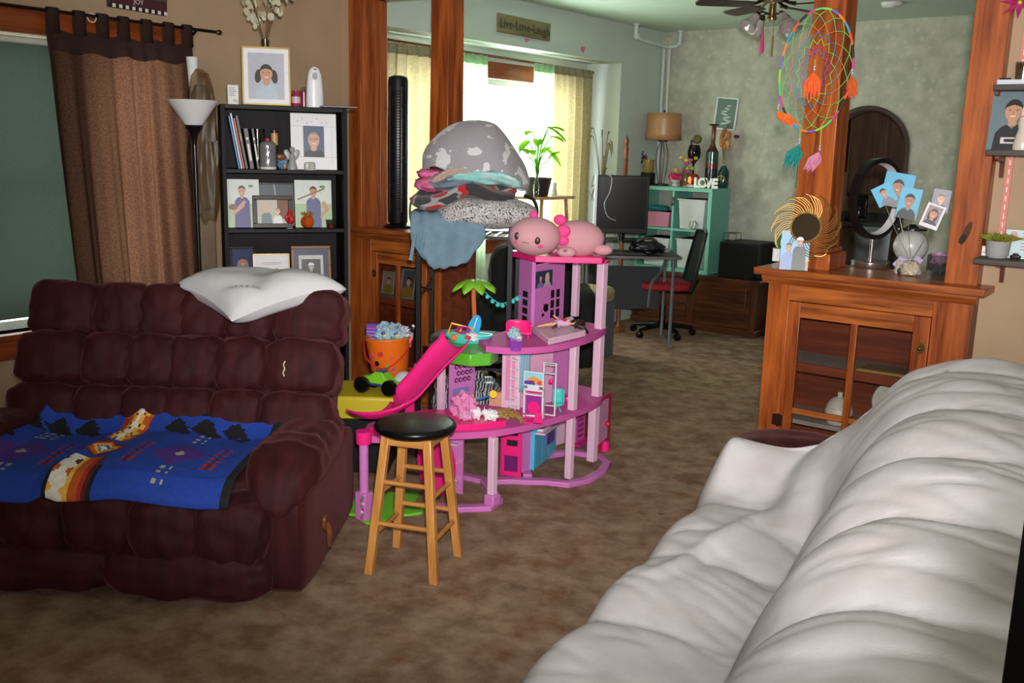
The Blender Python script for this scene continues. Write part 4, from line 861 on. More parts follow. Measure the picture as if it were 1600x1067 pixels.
for (px, py), w, h, rot, c, sk, ha, sh, lb, lg, dy in PH:
    ctr = aty(px, py, base.y+dy); r = R_(rot)
    def dr(mb, w, h, c=c, sk=sk, ha=ha, sh=sh, lg=lg):
        bg(mb, w, h, c)
        if lg: rect(mb, -w*.38, w*.38, h*.16, h*.92, (150, 130, 140), 2)
        if sk is not None: person(mb, 0, h*.60, h*.40, sk, ha, sh, k=3, zmin=h*.16 if lg else 0, xmin=-w*.38 if lg else -w/2, xmax=w*.38 if lg else w/2, long=bool(lg), wide=.8)
    q = ctr-Vector((math.sin(r)*h/2, 0, math.cos(r)*h/2)); pp = pprint(lb, q, R_(8), w, h, dr, 0, r, cat='card' if sk is None else 'photo', name='lilac_card' if sk is None else 'school_photo')
    if sk is not None: e_ = cz_ @ (ctr+Vector((0, .004, -h*.35))-Vector(t.location)); wires.tube(spline([(0, 0, .06), tuple(e_*.5+Vector((0, .0, .02))), tuple(e_)], 5), .0013, 5); wires.tube([tuple(e_+Vector((.008*math.cos(a), 0.001, .008*math.sin(a)))) for a in [2*PI*i/12 for i in range(12)]], .0012, 5, True)
wires.build('clip_wire', t, mat('wire_grey', (120, 110, 100), .35, .8))
t = thing('bear_figurine', 'tiny pale figurine with a dark animal in front of the stone', 'figurine', C1(1402, 427), R_(10)); MB().lathe([(.012, 0), (.014, .004), (.012, .03), (.008, .042), (.011, .05), (.009, .06), (.001, .064)], 12).build('pale_figure', t, sto); MB().puff((.008, -.012, .012), (.018, .016, .026), 2.4, 7, .003).build('dark_animal', t, flat((30, 32, 38)))
t = thing('square_jar', 'clear square glass jar of lilac tissue on the cabinet', 'jar', C1(1461, 436)+Vector((0, .03, 0)), R_(6))
MB().prism([(-.042, -.042), (.042, -.042), (.042, .042), (-.042, .042)], 0, .006).build('glass_bottom', t, gls)
for i in range(4): a = i*PI/2; MB().at((0, 0, 0), 0, 0, a).box((-.042, -.042, .006), (.042, -.039, .105)).build('glass_side', t, gls)
MB().puff((0, 0, .085), (.066, .06, .05), 2.3, 9, .014, 2).build('tissue', t, mat('lilac_tissue', (196, 150, 190), .7, var=.25, scale=40)); MB().puff((0, 0, .04), (.05, .05, .05), 2.3, 8, .012, 8).build('beads', t, mat('grey_beads', (110, 112, 118), .4, var=.3, scale=60))
t = thing('globe_lamp', 'pale grey globe lamp with a black cap standing at the back of the cabinet', 'lamp', (aty(1420, 412, 4.575).x, 4.575, CT), 0); gg = mat('pale_globe', (176, 176, 172), .35, var=.04)
rr = .075; zc = aty(1420, 384, 4.575).z-CT; MB().lathe([(.062, 0), (.062, .01), (.03, max(.02, zc-rr*.95))], 24).build('foot', t, gg); MB().ell((0, 0, zc), rr, 28, 18).build('globe', t, gg); MB().lathe([(.03, zc+rr*.93), (.062, zc+rr*.96), (.062, zc+rr*1.06), (.03, zc+rr*1.1), (.012, zc+rr*1.3), (.001, zc+rr*1.3)], 20).build('cap', t, bk)
# inside the right cabinet
t = thing('certificate_frame', 'flat gold-edged frame lying on the cabinet shelf behind glass', 'picture', (aty(1350, 590, 4.42).x, 4.36, .643), R_(2)); MB().box((-.02, 0, 0), (.22, .16, .008)).build('frame', t, mat('gold_edge', (206, 170, 84), .3, .5)); MB().box((-.008, .01, .008), (.208, .15, .0095)).build('sheet', t, flat((126, 116, 100)))
t = thing('lidded_dish', 'white lidded dish with green stripe low inside the right cabinet', 'dish', (aty(1306, 690, 4.42).x, 4.42, .366), 0); MB().lathe([(.05, 0), (.062, .02), (.065, .06), (.06, .075)], 24).build('dish_body', t, flat((206, 208, 196))); MB().lathe([(.0655, .035), (.0655, .048)], 24).build('green_stripe', t, flat((70, 110, 76))); MB().lathe([(.06, .076), (.05, .1), (.03, .122), (.012, .128), (.012, .15), (.001, .152)], 20).build('lid', t, flat((196, 196, 190)))
t = thing('serving_platter', 'white oval platter standing inside the right cabinet', 'plate', (aty(1398, 650, 4.52).x, 4.54, .366), 0, rx=-R_(10)); MB().prism(circ(0, .11, .12, .108, 30), 0, .012, 'y').build('plate', t, flat((196, 200, 190))); MB().tube([(.112*math.cos(a), -.004, .11+.10*math.sin(a)) for a in [2*PI*i/36 for i in range(36)]], .008, 6, True).build('rim', t, flat((214, 216, 208)))
# inside the left cabinet
for px, py, w, h, c, lb, dyy in ((606, 440, .10, .15, (120, 116, 108), 'grey stone-like frame behind the glass of the left cabinet', .14), (636, 438, .11, .19, (64, 72, 84), 'tilted silver framed photo behind the glass of the left cabinet', .08)):
    q = aty(px, py, COLY+dyy)
    frame('picture_frame', lb, (q.x, q.y, .643), R_(8), w, h, .01, mat('pewter', (130, 128, 122), .4, .3), 0, None, lambda mb, w, h, c=c: (bg(mb, w, h, c), person(mb, 0, h*.6, h*.28, 2, zmin=0, xmin=-w/2, xmax=w/2, shirt=(120, 96, 30), k=3)), 12)
# ================================================================ wall shelves on the right
def wallshelf(label, px, py, zfix=None, right=.35):
    q = aty(px, py, 4.225); t = thing('wall_shelf', label, 'shelf', (q.x, 4.42, q.z)); MB().box((0, -.20, -.022), (right-q.x, 0, 0)).build('shelf_board', t, SHM, bevel=.002)
    bx = aty(1568, py, 4.40).x-q.x; MB().prism([(0, -.022), (-.13, -.022), (-.13, -.034), (-.02, -.05), (-.008, -.11), (0, -.11)], bx-.008, bx+.008, 'x').build('bracket', t, BRM); return t, q
SHM = wood('weathered_grey_board', (70, 62, 58), (110, 100, 92), 'x', rough=.7, coat=0); BRM = mat('copper_bracket', (112, 62, 48), .4, .4, var=.2)
w1, q1 = wallshelf('lowest grey wall shelf holding the potted succulent', 1521, 403); w2, q2 = wallshelf('middle grey wall shelf holding the school portrait', 1541, 234); w3, q3 = wallshelf('top grey wall shelf holding a candle glass', 1553, 132)
t = thing('shelf_standard', 'slotted pink metal shelf standard on the tan wall', 'shelf rail', (aty(1573, 300, 4.415).x, 4.418, 1.10)); mb = MB(); mb.box((-.012, -.008, .06), (.012, 0, 1.05)).build('rail', t, mat('salmon_metal', (214, 130, 116), .5, .1)); mb = MB()
for i in range(26): mb.box((-.0022, -.009, .08+i*.036), (.0022, -.0078, .10+i*.036))
mb.build('slot', t, flat((240, 220, 210)))
zl = q1.z+.001; t = thing('potted_succulent', 'yellow-green succulent in a round cement pot on the lowest wall shelf', 'plant pot', (aty(1557, 405, 4.31).x, 4.31, zl), 0); cem = mat('cement_grey', (162, 160, 156), .8, var=.08, bump=.2)
MB().lathe([(.034, 0), (.042, .01), (.048, .068), (.044, .068), (.04, .055), (.002, .055)], 26).build('pot', t, cem); sg = mat('succulent_yellow', (150, 130, 40), .45, var=.3, scale=20, c2=(120, 140, 50))
for i in range(22):
    a = i*2.39996; r = .014+.0017*i; el = R_(70-2.6*i); MB().at((r*.5*math.cos(a), r*.5*math.sin(a), .066), 0, -el*0, a).tube([(0, 0, 0), (r*.7, 0, .012+.012*math.sin(el)), (r*1.35, 0, .010+.026*math.sin(el))], [.005, .010, .001], 6).build('leaf', t, sg)
t = thing('small_book', 'tiny white box behind the cement pot on the lowest wall shelf', 'box', (aty(1541, 400, 4.37).x, 4.37, zl), R_(8)); MB().box((-.02, -.02, 0), (.03, .02, .04)).build('carton', t, flat((222, 222, 218)), bevel=.001); MB().box((-.015, -.0206, .012), (.026, -.02, .016)).build('printed_line', t, flat((150, 150, 150)))
t = thing('greeting_card', 'pale blue handwritten card standing on the lowest wall shelf', 'card', (aty(1594, 400, 4.33).x, 4.34, zl), R_(2), rx=-R_(8)); MB().box((-.065, 0, 0), (.075, .002, .115)).build('card_sheet', t, flat((196, 216, 220))); mb = MB().use(flat((90, 100, 120)))
for i in range(6): mb.box((-.005, -.0006, .10-.013*i), (.06-.006*(i % 3), 0, .1025-.013*i))
mb.use(flat((210, 150, 170))).prism(circ(-.035, .09, .016, .02, 8), -.0006, 0, 'y').build('handwriting', t)
t = thing('toy_car', 'tiny dark toy car in front of the blue card', 'toy', (aty(1586, 404, 4.28).x, 4.285, zl), 0); MB().puff((0, 0, .012), (.04, .02, .013), 4, 6).build('body', t, flat((50, 26, 30))); MB().puff((0, 0, .02), (.022, .017, .012), 3, 6).build('cabin', t, flat((30, 30, 36)))
[MB().cyl((x, -.011, .006), (x, .011, .006), .006, n=10).build('wheel', t, bk) for x in (-.012, .012)]
zm = q2.z+.001
def d_boy(mb, w, h): bg(mb, w, h, (104, 122, 128)); person(mb, 0, h*.62, h*.34, 1, (30, 22, 24), (34, 26, 30), k=3, zmin=.0, xmin=-w/2, xmax=w/2, wide=.8); rect(mb, -w*.2, w*.2, h*.1, h*.2, (206, 200, 200), 20); rect(mb, -w*.12, w*.12, h*.125, h*.175, (34, 26, 30), 21)
pprint('large school portrait of a boy in a dark hoodie on the middle wall shelf', (aty(1576, 230, 4.30).x, 4.297, zm), R_(0), .165, .245, d_boy, 7)
t = thing('ceramic_figurine', 'white ceramic animal figurine with pastel dots on the middle wall shelf', 'figurine', (aty(1597, 232, 4.25).x, 4.25, zm), 0); cer = mat('white_ceramic', (216, 208, 196), .25, var=.1, scale=40, c2=(206, 190, 170)); MB().lathe([(.034, 0), (.036, .01), (.03, .05), (.022, .08), (.026, .1), (.022, .125), (.006, .135), (.001, .135)], 20).build('body', t, cer)
for s in (-1, 1): MB().lathe([(.007, .12), (.006, .15), (.001, .165)], 8, (s*.012, 0, 0)).build('ear', t, cer)
zt3 = q3.z+.001; t = thing('stacked_magazine', 'flat pale book with dark pen on the top wall shelf', 'book', (aty(1583, 126, 4.30).x, 4.24, zt3), R_(3)); MB().box((-.045, 0, 0), (.10, .12, .018)).build('book_block', t, flat((196, 204, 214)), bevel=.001); MB().tube([(-.04, .02, .022), (.0, .03, .022)], .004, 8).build('pen', t, flat((26, 26, 34)))
t = thing('candle_glass', 'amber candle glass on the top wall shelf', 'candle', (aty(1598, 124, 4.32).x, 4.315, zt3+.0185), 0); MB().lathe([(.026, 0), (.03, .07), (.028, .07), (.024, .004), (.001, .003)], 20).build('glass_cup', t, gls); MB().lathe([(.024, .004), (.026, .045), (.001, .046)], 16).build('wax', t, flat((150, 124, 96)))
t = thing('magenta_flower', 'magenta silk flower hanging at the top right corner', 'flower', aty(1594, 4, 4.33), 0); mag = mat('magenta_silk', (176, 26, 100), .6, var=.2)
for i in range(7): a = i*2*PI/7+.3; MB().at((0, 0, 0), R_(60), 0, 0).prism([(0, 0), (.03*math.cos(a-.35), .03*math.sin(a-.35)), (.075*math.cos(a), .075*math.sin(a)), (.03*math.cos(a+.35), .03*math.sin(a+.35))], -.001, .001).build('petal', t, mag)
MB().ell((0, -.005, 0), .009, 10, 6).build('flower_centre', t, flat((210, 180, 60))); MB().tube(spline([(0, 0, 0), (.03, .02, .05), (.08, .05, .12), (.1, .085, .16)], 4), .003, 6).build('stem', t, flat((60, 90, 50)))
# ================================================================ pink dollhouse
DR = Vector((-2.68, 3.6, 0))
dh = thing('dollhouse', 'three-storey pink plastic dollhouse with slide and balconies', 'dollhouse', DR)
LIL = plas((206, 120, 190), .35); PALE = plas((226, 186, 208), .35); HOT = plas((238, 38, 128), .3); DECK = mat('deck_pink_matte', (204, 92, 164), .7, var=.03, spec=.15); WHT = plas((222, 220, 226), .35); CYN = plas((84, 184, 220), .35); TEAL = plas((74, 200, 190), .35); BLK = plas((20, 16, 22), .5); GRN = plas((92, 176, 48), .35); MAGP = plas((206, 40, 130), .3)
def D(mb=None): mb = mb or MB(); mb.T = Matrix.Translation(-DR); return mb
def F_(px, py, z): q = atz(px, py, z); return Vector((q.x, q.y))
D().ribbon([(-2.74, 3.05), (-2.64, 3.11), (-2.545, 3.21), (-2.56, 3.30), (-2.78, 3.47), (-3.02, 3.44)], .045, 0, .026).build('base_loop', dh, LIL, bevel=.004)
D().ribbon([(-2.76, 3.48), (-2.69, 3.56), (-2.61, 3.61), (-2.55, 3.66), (-2.45, 3.70), (-2.415, 3.80), (-2.42, 3.95), (-2.47, 4.09), (-2.57, 4.16), (-2.72, 4.13), (-2.79, 3.97), (-2.76, 3.76), (-2.66, 3.66)], .045, 0, .026).build('base_loop', dh, LIL, bevel=.004)
D().cbox((-2.545, 3.235, .045), (.055, .055, .05)).build('post_socket', dh, LIL, bevel=.006)
def post(x, y, z0, z1, w=.034, w2=None): D().frus((x, y, z0), (w, w), (x, y, z1), (w2 or w, w2 or w)).build('post', dh, PALE, bevel=.003)
post(-2.55, 3.24, .06, .332); post(-2.485, 3.76, .02, .332); post(-2.49, 3.775, .362, .68, .036); post(-2.545, 4.06, .02, .332, .042); post(-2.545, 4.08, .362, .68, .042); post(-2.55, 4.09, .71, 1.05, .042); q = F_(898, 494, .71); post(q.x, q.y, .71, 1.05, .034)
dk2 = [(-2.93, 2.80), (-2.85, 2.86), (-2.72, 3.04), (-2.60, 3.17), (-2.52, 3.33), (-2.475, 3.56), (-2.462, 3.80), (-2.495, 4.05), (-2.60, 4.20), (-2.82, 4.22), (-2.86, 3.95), (-2.84, 3.62), (-2.92, 3.45), (-3.04, 3.22), (-3.04, 2.95)]
sm = [tuple(v)[:2] for v in spline([(a, b, 0) for a, b in dk2[:9]], 4)]+dk2[9:]
D().prism(sm, .332, .362).build('second_floor', dh, DECK, ang=25)
D().prism([tuple(v)[:2] for v in spline([(-2.92, 2.84, 0), (-2.84, 2.89, 0), (-2.72, 3.06, 0), (-2.61, 3.19, 0), (-2.545, 3.33, 0)], 4)]+[(-2.72, 3.39), (-2.95, 3.22)], .362, .392).build('pool_rim', dh, HOT, ang=25, bevel=.004)
dk3 = [(-2.69, 3.35), (-2.58, 3.40), (-2.49, 3.54), (-2.462, 3.74), (-2.48, 3.92), (-2.54, 4.14), (-2.62, 4.20), (-2.84, 4.18), (-2.86, 3.75), (-2.82, 3.45)]
sm = [tuple(v)[:2] for v in spline([(a, b, 0) for a, b in dk3[:7]], 4)]+dk3[7:]
D().prism(sm, .68, .71).build('third_floor', dh, DECK, ang=25)
D().prism([(-2.97, 3.88), (-2.73, 3.765), (-2.475, 3.965), (-2.50, 4.03), (-2.72, 4.16), (-2.95, 4.10)], 1.055, 1.085).build('roof', dh, HOT, bevel=.003)
D().ribbon([(-2.60, 3.98), (-2.53, 4.06), (-2.56, 4.13)], .05, 1.045, 1.057).build('roof_arm', dh, HOT, bevel=.002)
def panel(name, p0, p1, z0, z1, m, th=.012, par=None, bev=.001):
    p0 = Vector(p0); p1 = Vector(p1); c = (p0+p1)/2; a = math.atan2(p1.y-p0.y, p1.x-p0.x); L = (p1-p0).length
    mb = MB(); mb.T = Matrix.Translation(Vector((c.x, c.y, 0))-DR) @ Matrix.Rotation(a, 4, 'Z'); mb.box((-L/2, 0, z0), (L/2, th, z1)); o = mb.build(name, par or dh, m, bevel=bev)
    o['L'] = L; return (c, a, L)
def inset(name, pn, x0, x1, z0, z1, m, off=-.002, shape=None):
    c, a, L = pn; mb = MB(); mb.T = Matrix.Translation(Vector((c.x, c.y, 0))-DR) @ Matrix.Rotation(a, 4, 'Z')
    if shape: mb.prism(shape, off, 0, 'y')
    else: mb.box((-L/2+x0*L, off, z0), (-L/2+x1*L, 0, z1))
    return mb.build(name, dh, m)
# third floor: left pier, back wall with screen, latticed window
pn = panel('wall_pier', F_(809, 506, .71), F_(829, 514, .71), .71, 1.056, LIL, .02)
for i in range(4): inset('window_slot', pn, .35, .72, .735+i*.042, .765+i*.042, BLK)
pn = panel('back_wall', F_(829, 510, .71), F_(880, 498, .71), .71, 1.02, LIL)
o = inset('screen_print', pn, .03, .60, .90, .985, flat((40, 58, 92)), -.003)
c, a, L = pn; T0 = Matrix.Translation(Vector((c.x, c.y, 0))-DR) @ Matrix.Rotation(a, 4, 'Z')
mb = MB(); mb.T = T0 @ Matrix.Translation((-.2*L, -.0034, .9)); person(mb, -.02, .05, .035, 1, (60, 36, 30), (120, 110, 160), zmin=0, xmin=-.05, xmax=.03, long=True); mb.build('screen_figure', dh, smooth=False, fixn=False)
mb = MB(); mb.T = T0 @ Matrix.Translation((-.03*L, -.0034, .9)); person(mb, -.01, .052, .04, 0, (216, 190, 120), (190, 150, 190), zmin=0, xmin=-.05, xmax=.03, long=True); mb.build('screen_figure', dh, smooth=False, fixn=False)
for ix in range(2):
    for iz in range(3): inset('window_slot', pn, .58+.17*ix, .68+.17*ix, .73+.052*iz, .772+.052*iz, BLK)
inset('moon_cutout', pn, 0, 0, 0, 0, BLK, -.002, arc(-.02, .79, .022, R_(50), R_(310), 12)+arc(-.008, .79, .018, R_(300), R_(60), 10))
for i in range(9): inset('star_cutout', pn, 0, 0, 0, 0, plas((150, 60, 140), .4), -.002, circ(-.07+.014*i, .74+.035*((i*5) % 4), .004, n=5))
inset('flower_cutout', pn, 0, 0, 0, 0, BLK, -.002, circ(-.045, .755, .013, .009, 8))
D().prism([tuple(F_(831, 520, .71)), tuple(F_(857, 540, .71)), tuple(F_(915, 526, .71)), tuple(F_(893, 503, .71))], .711, .742).build('bed_platform', dh, PALE, bevel=.004)
# second floor
pn = panel('wall_panel', F_(783, 636, .362), F_(812, 640, .362), .362, .68, PALE); inset('pink_print', pn, .2, .8, .40, .62, plas((226, 140, 180))); inset('teal_print', pn, .15, .55, .635, .675, CYN)
pn = panel('wall_panel', F_(813, 637, .362), F_(862, 628, .362), .362, .68, plas((222, 164, 196)))
mb = D(); c_ = F_(820, 640, .362)
mb.surf(lambda u, v: (c_.x-.018+.036*u, c_.y+.028*u-.014+.006*math.sin(u*20)-.012, .45+.225*v), 16, 6).build('toy_curtain', dh, plas((140, 180, 196), .6), solid=.002)
panel('wall_panel', F_(862, 627, .362), F_(892, 618, .362), .362, .68, LIL); pn = panel('lattice_panel', F_(891, 616, .362), F_(903, 612, .362), .362, .68, plas((40, 70, 130)))
for i in range(9): inset('lattice_cross', pn, .35, .9, .385+i*.032, .392+i*.032, plas((196, 186, 214)))
# white lattice lift column
c_ = F_(801, 640, .362); mb = D()
for s in (-.010, .010): mb.cbox((c_.x+s, c_.y+s*.6, .521), (.005, .005, .318))
for i in range(7): mb.cbox((c_.x, c_.y, .378+.046*i), (.040, .018, .005))
mb.build('lift_rail', dh, WHT)
# left side: lattice wall, pale post, small printed panel
pn = panel('lattice_wall', F_(703, 640, .362), F_(741, 632, .362), .362, .63, LIL)
mb = MB(); mb.T = Matrix.Translation(Vector((pn[0].x, pn[0].y, 0))-DR) @ Matrix.Rotation(pn[1], 4, 'Z'); L = pn[2]
for i in range(4):
    for j in range(4):
        x = -L*.26+i*L*.17+(.5*L*.17 if j % 2 else 0); mb.prism(circ(x, .50+.033*j, .0125, n=6, ang=R_(30)), -.002, 0, 'y')
mb.build('hex_cutout', dh, BLK); mb = MB(); mb.T = Matrix.Translation(Vector((pn[0].x, pn[0].y, 0))-DR) @ Matrix.Rotation(pn[1], 4, 'Z')
for i in range(4):
    for j in range(4): x = -L*.26+i*L*.17+(.5*L*.17 if j % 2 else 0); mb.prism(circ(x, .50+.033*j, .0065, n=6, ang=R_(30)), -.0032, -.002, 'y')
mb.build('hex_boss', dh, LIL); inset('printed_panel', pn, .1, .75, .39, .46, flat((120, 130, 196)))
q = F_(689, 640, .362); post(q.x, q.y, .362, .63, .03)
# first floor
pn = panel('ladder_panel', F_(781, 748, 0), F_(813, 752, 0), .02, .332, HOT)
for i in range(3): inset('ladder_hole', pn, .3, .82, .175+.052*i, .205+.052*i, BLK)
inset('window_print', pn, .2, .85, .045, .125, plas((110, 30, 100)))
panel('wall_panel', F_(814, 745, 0), F_(834, 738, 0), .02, .332, LIL); panel('wall_panel', F_(868, 702, 0), F_(886, 696, 0), .02, .332, PALE)
k0, k1 = F_(834, 741, 0), F_(868, 712, 0); pn = panel('toy_kitchen', k0, k1, .02, .30, CYN, .03); inset('oven_door', pn, .52, .86, .10, .19, plas((96, 66, 150)), -.006); inset('counter_top', pn, .02, .98, .205, .215, PALE, -.05); inset('hob', pn, .1, .55, .216, .228, WHT, -.03)
for i in range(3): inset('cupboard_line', pn, .3*i+.05, .3*i+.06, .03, .19, plas((60, 140, 180)))
pn = panel('lattice_screen', F_(899, 700, 0), F_(913, 692, 0), .03, .31, plas((214, 100, 180)))
for i in range(8): inset('lattice_hole', pn, .2, .8, .05+.03*i, .066+.03*i, plas((160, 40, 120)))
panel('red_panel', F_(913, 692, 0), F_(926, 684, 0), .03, .31, plas((140, 24, 40))); panel('garden_floor', F_(905, 705, 0), F_(930, 694, 0), .02, .03, MAGP, .08)
pn = panel('side_door', F_(934, 712, 0), F_(948, 700, 0), .06, .28, plas((214, 150, 196), .25)); D().ribbon([tuple(F_(936, 705, 0)), tuple(F_(951, 694, 0))], .01, .0, .30).build('red_frame', dh, plas((176, 24, 56)))
q = F_(948, 704, 0); D().ell((q.x, q.y, .15), .014, 12, 8).build('door_knob', dh, plas((206, 24, 60))); D().lathe([(.02, .001), (.024, .002), (.02, .055), (.001, .056)], 14, (q.x-.005, q.y-.01, 0)).build('planter', dh, HOT)
# left pole with printed foot, green splash base, lilac shelf tower
q = F_(569, 812, 0); D().lathe([(.020, .12), (.020, .35), (.001, .351)], 18, (q.x, q.y, 0)).build('pole', dh, LIL); D().lathe([(.032, .345), (.034, .36), (.034, .40), (.001, .401)], 18, (q.x, q.y, 0)).build('pole_cap', dh, HOT)
D().cbox((q.x, q.y, .066), (.062, .05, .125)).build('pole_foot', dh, LIL, bevel=.004); mb = D()
for i in range(8): mb.use(flat(((206, 60, 110), (90, 150, 90), (230, 200, 220))[i % 3])).ell((q.x+.012+.008*(i % 2), q.y-.0265+.0*(i % 2), .02+.013*i), (.009, .0015, .007), 8, 5)
mb.build('flower_print', dh)
sp = []
for i in range(30): a = 2*PI*i/30; r = 1+.18*math.sin(5*a); sp.append((-2.93+.17*r*math.cos(a), 2.93+.19*r*math.sin(a)))
D().prism(sp, 0, .012).build('splash_base', dh, plas((120, 206, 60), .35), ang=60)
pn = panel('shelf_tower', F_(703, 772, 0), F_(722, 776, 0), .01, .332, LIL); 
for i in range(3): inset('tower_shelf', pn, .0, .8, .08+.085*i, .088+.085*i, PALE, -.03)
q = F_(700, 775, 0); mb = D(); mb.prism([(q.x-.03+.115*math.cos(a)*1.0, .16+.15*math.sin(a)) for a in [2*PI*i/28 for i in range(28)]], q.y-.055, q.y-.045, 'y').build('slide_wheel', dh, HOT)
# green terrace, palm, slide
D().prism([(-2.94, 3.30), (-2.80, 3.235), (-2.70, 3.25), (-2.645, 3.33), (-2.68, 3.43), (-2.80, 3.52), (-2.95, 3.50), (-3.02, 3.40)], .628, .684).build('green_terrace', dh, GRN, bevel=.006)
q = F_(740, 516, .684); pth = [(q.x, q.y, .684), (q.x+.003, q.y, .76), (q.x-.004, q.y, .86), (q.x+.002, q.y, .925)]
D().tube(spline(pth, 5), .012, 8).build('palm_trunk', dh, plas((196, 104, 56), .5))
for i in range(8):
    a = i*2*PI/8+.25; mb = MB(); mb.T = Matrix.Translation(Vector((q.x, q.y, .925))-DR) @ Matrix.Rotation(a, 4, 'Z')
    mb.surf(lambda u, v: (.115*u, (v-.5)*.072*math.sin(PI*min(1, .12+u*.88))**.7, .012+.03*u-.075*u*u-.012*abs(v-.5)*2), 10, 4).build('palm_frond', dh, plas((128, 190, 48), .4), solid=.005)
SP = spline([(-2.80, 3.27, .70), (-2.82, 3.165, .625), (-2.855, 3.06, .52), (-2.885, 2.99, .455), (-2.93, 2.955, .42), (-2.985, 2.945, .405), (-3.04, 2.955, .40)], 6)
def slide(u, v):
    i = min(len(SP)-2, int(v*(len(SP)-1))); f = v*(len(SP)-1)-i; p = SP[i].lerp(SP[i+1], f); t_ = (SP[i+1]-SP[i]); s_ = Vector((-t_.y, t_.x, 0)).normalized(); b = 2*u-1
    return tuple(p-DR+s_*b*(.098+.02*v)+Vector((0, 0, .045*abs(b)**3+.015*(v < .04)*abs(b))))
MB().surf(slide, 16, 40).build('slide', dh, HOT, solid=.006, ang=60)
D().frus((-2.86, 3.02, .362), (.02, .05), (-2.855, 3.03, .49), (.02, .03)).build('slide_support', dh, HOT)
# ---- things on the dollhouse
q = F_(727, 535, .684); bx = thing('toy_boat', 'turquoise toy pool boat heaped with little accessories on the green terrace', 'toy boat', (q.x+.02, q.y+.0, .685), R_(38))
MB().surf(lambda u, v: ((.062+.036*v)*1.12*math.cos(2*PI*u), (.030+.022*v)*math.sin(2*PI*u), .038*v**1.5), 28, 6, True).prism(circ(0, 0, .069, .03, 24), 0, .004).build('hull', bx, TEAL, solid=.004); MB().tube([(.11*math.cos(a), .052*math.sin(a), .038) for a in [2*PI*i/28 for i in range(28)]], .006, 6, True).build('rim', bx, TEAL)
def small(name, label, cat, loc, rz=0, **k): return thing(name, label, cat, loc, rz, **k)
bo = Vector((q.x+.02, q.y, .70))
t = small('toy_swing', 'yellow toy swing frame sticking out of the turquoise boat', 'toy', bo+Vector((-.055, -.03, .02)), R_(38)); yl = plas((232, 172, 30), .35)
MB().tube([(-.04, 0, -.005), (-.02, 0, .055), (.085, 0, .03), (.07, 0, -.005)], .005, 6).build('frame', t, yl); MB().tube([(.03, 0, .042), (.012, -.045, -.002)], .005, 6).build('leg', t, yl)
t = small('toy_surfboard', 'blue toy surfboard standing in the turquoise boat', 'toy', bo+Vector((.0, .01, .0)), R_(20), rx=R_(-14), ry=R_(15)); MB().prism(circ(0, .06, .03, .062, 20), -.004, .004, 'y').build('board', t, plas((40, 160, 214))); MB().box((-.002, -.0055, .01), (.002, -.004, .11)).build('stripe', t, WHT)
t = small('toy_ring', 'magenta toy hair band lying across the boat', 'toy', bo+Vector((-.01, -.03, .05)), R_(60), rx=R_(60)); MB().tube([(.032*math.cos(a), .014*math.sin(a), 0) for a in [2*PI*i/20 for i in range(20)]], .0055, 6, True).build('band', t, plas((170, 20, 120)))
t = small('toy_cloth', 'white and orange doll clothes in the boat', 'toy', bo+Vector((.035, -.015, .012)), R_(38)); MB().puff((0, 0, .008), (.07, .05, .035), 2.3, 8, .012, 4).build('cloth', t, plas((224, 218, 216), .7)); MB().puff((-.085, -.01, .006), (.03, .03, .03), 2.3, 6, .008, 7).build('orange_piece', t, plas((230, 120, 60), .6)); MB().puff((-.02, -.03, .012), (.03, .02, .014), 2.3, 6, .004, 2).build('red_piece', t, plas((200, 50, 50), .6))
t = small('bead_garland', 'string of turquoise beads hanging from palm tree to dollhouse wall', 'garland', Vector((0, 0, 0))); ga = Vector((F_(740, 516, .684).x+.05, F_(740, 516, .684).y, .90)); gb = Vector((F_(809, 506, .71).x, F_(809, 506, .71).y, .855)); gm = (ga+gb)/2+Vector((0, 0, -.055)); gp = spline([ga, gm, gb], 8); t.location = ga
MB().tube([tuple(p-ga) for p in gp], .0022, 5).build('cord', t, TEAL)
for i in range(3, len(gp)-1, 2): MB().ell(tuple(gp[i]-ga+Vector((0, 0, -.012))), .012, 12, 8).build('bead', t, TEAL)
q = F_(804, 531, .71); t = small('toy_sofa', 'hot pink curved toy sofa on the top dollhouse floor', 'toy', (q.x, q.y+.03, .711), R_(30))
MB().surf(lambda u, v: (.058*math.cos(PI*(1.08*u-.04)), .032*math.sin(PI*(1.08*u-.04)), .02+.065*v*(1-.25*(2*u-1)**4)), 24, 6).build('curved_back', t, HOT, solid=.006); MB().prism([(.055*math.cos(a), .030*math.sin(a)) for a in [PI*i/14 for i in range(15)]], .022, .034).build('seat', t, HOT)
for s in (-1, 1): MB().cyl((s*.045, .004, 0), (s*.045, .004, .023), .004, n=8).build('leg', t, HOT)
q = F_(801, 549, .71); t = small('toy_basket', 'purple lattice toy basket stuffed with grey-blue cloth', 'toy basket', (q.x-.005, q.y+.03, .711), 0); mb = MB(); pur = plas((150, 70, 190), .4)
for i in range(16): a = 2*PI*i/16; mb.tube([(.022*math.cos(a), .022*math.sin(a), 0), (.028*math.cos(a), .028*math.sin(a), .055)], .0018, 5)
for j in range(6): mb.tube([((.022+.0012*j)*math.cos(a), (.022+.0012*j)*math.sin(a), .002+.0105*j) for a in [2*PI*i/20 for i in range(20)]], .0018, 5, True)
mb.build('basket_weave', t, pur); MB().puff((-.012, 0, .07), (.05, .045, .055), 2.3, 8, .014, 3).build('cloth', t, plas((150, 182, 190), .8)); MB().puff((.014, 0, .055), (.03, .03, .025), 2.3, 6, .006, 8).build('pale_piece', t, plas((214, 200, 196), .8))
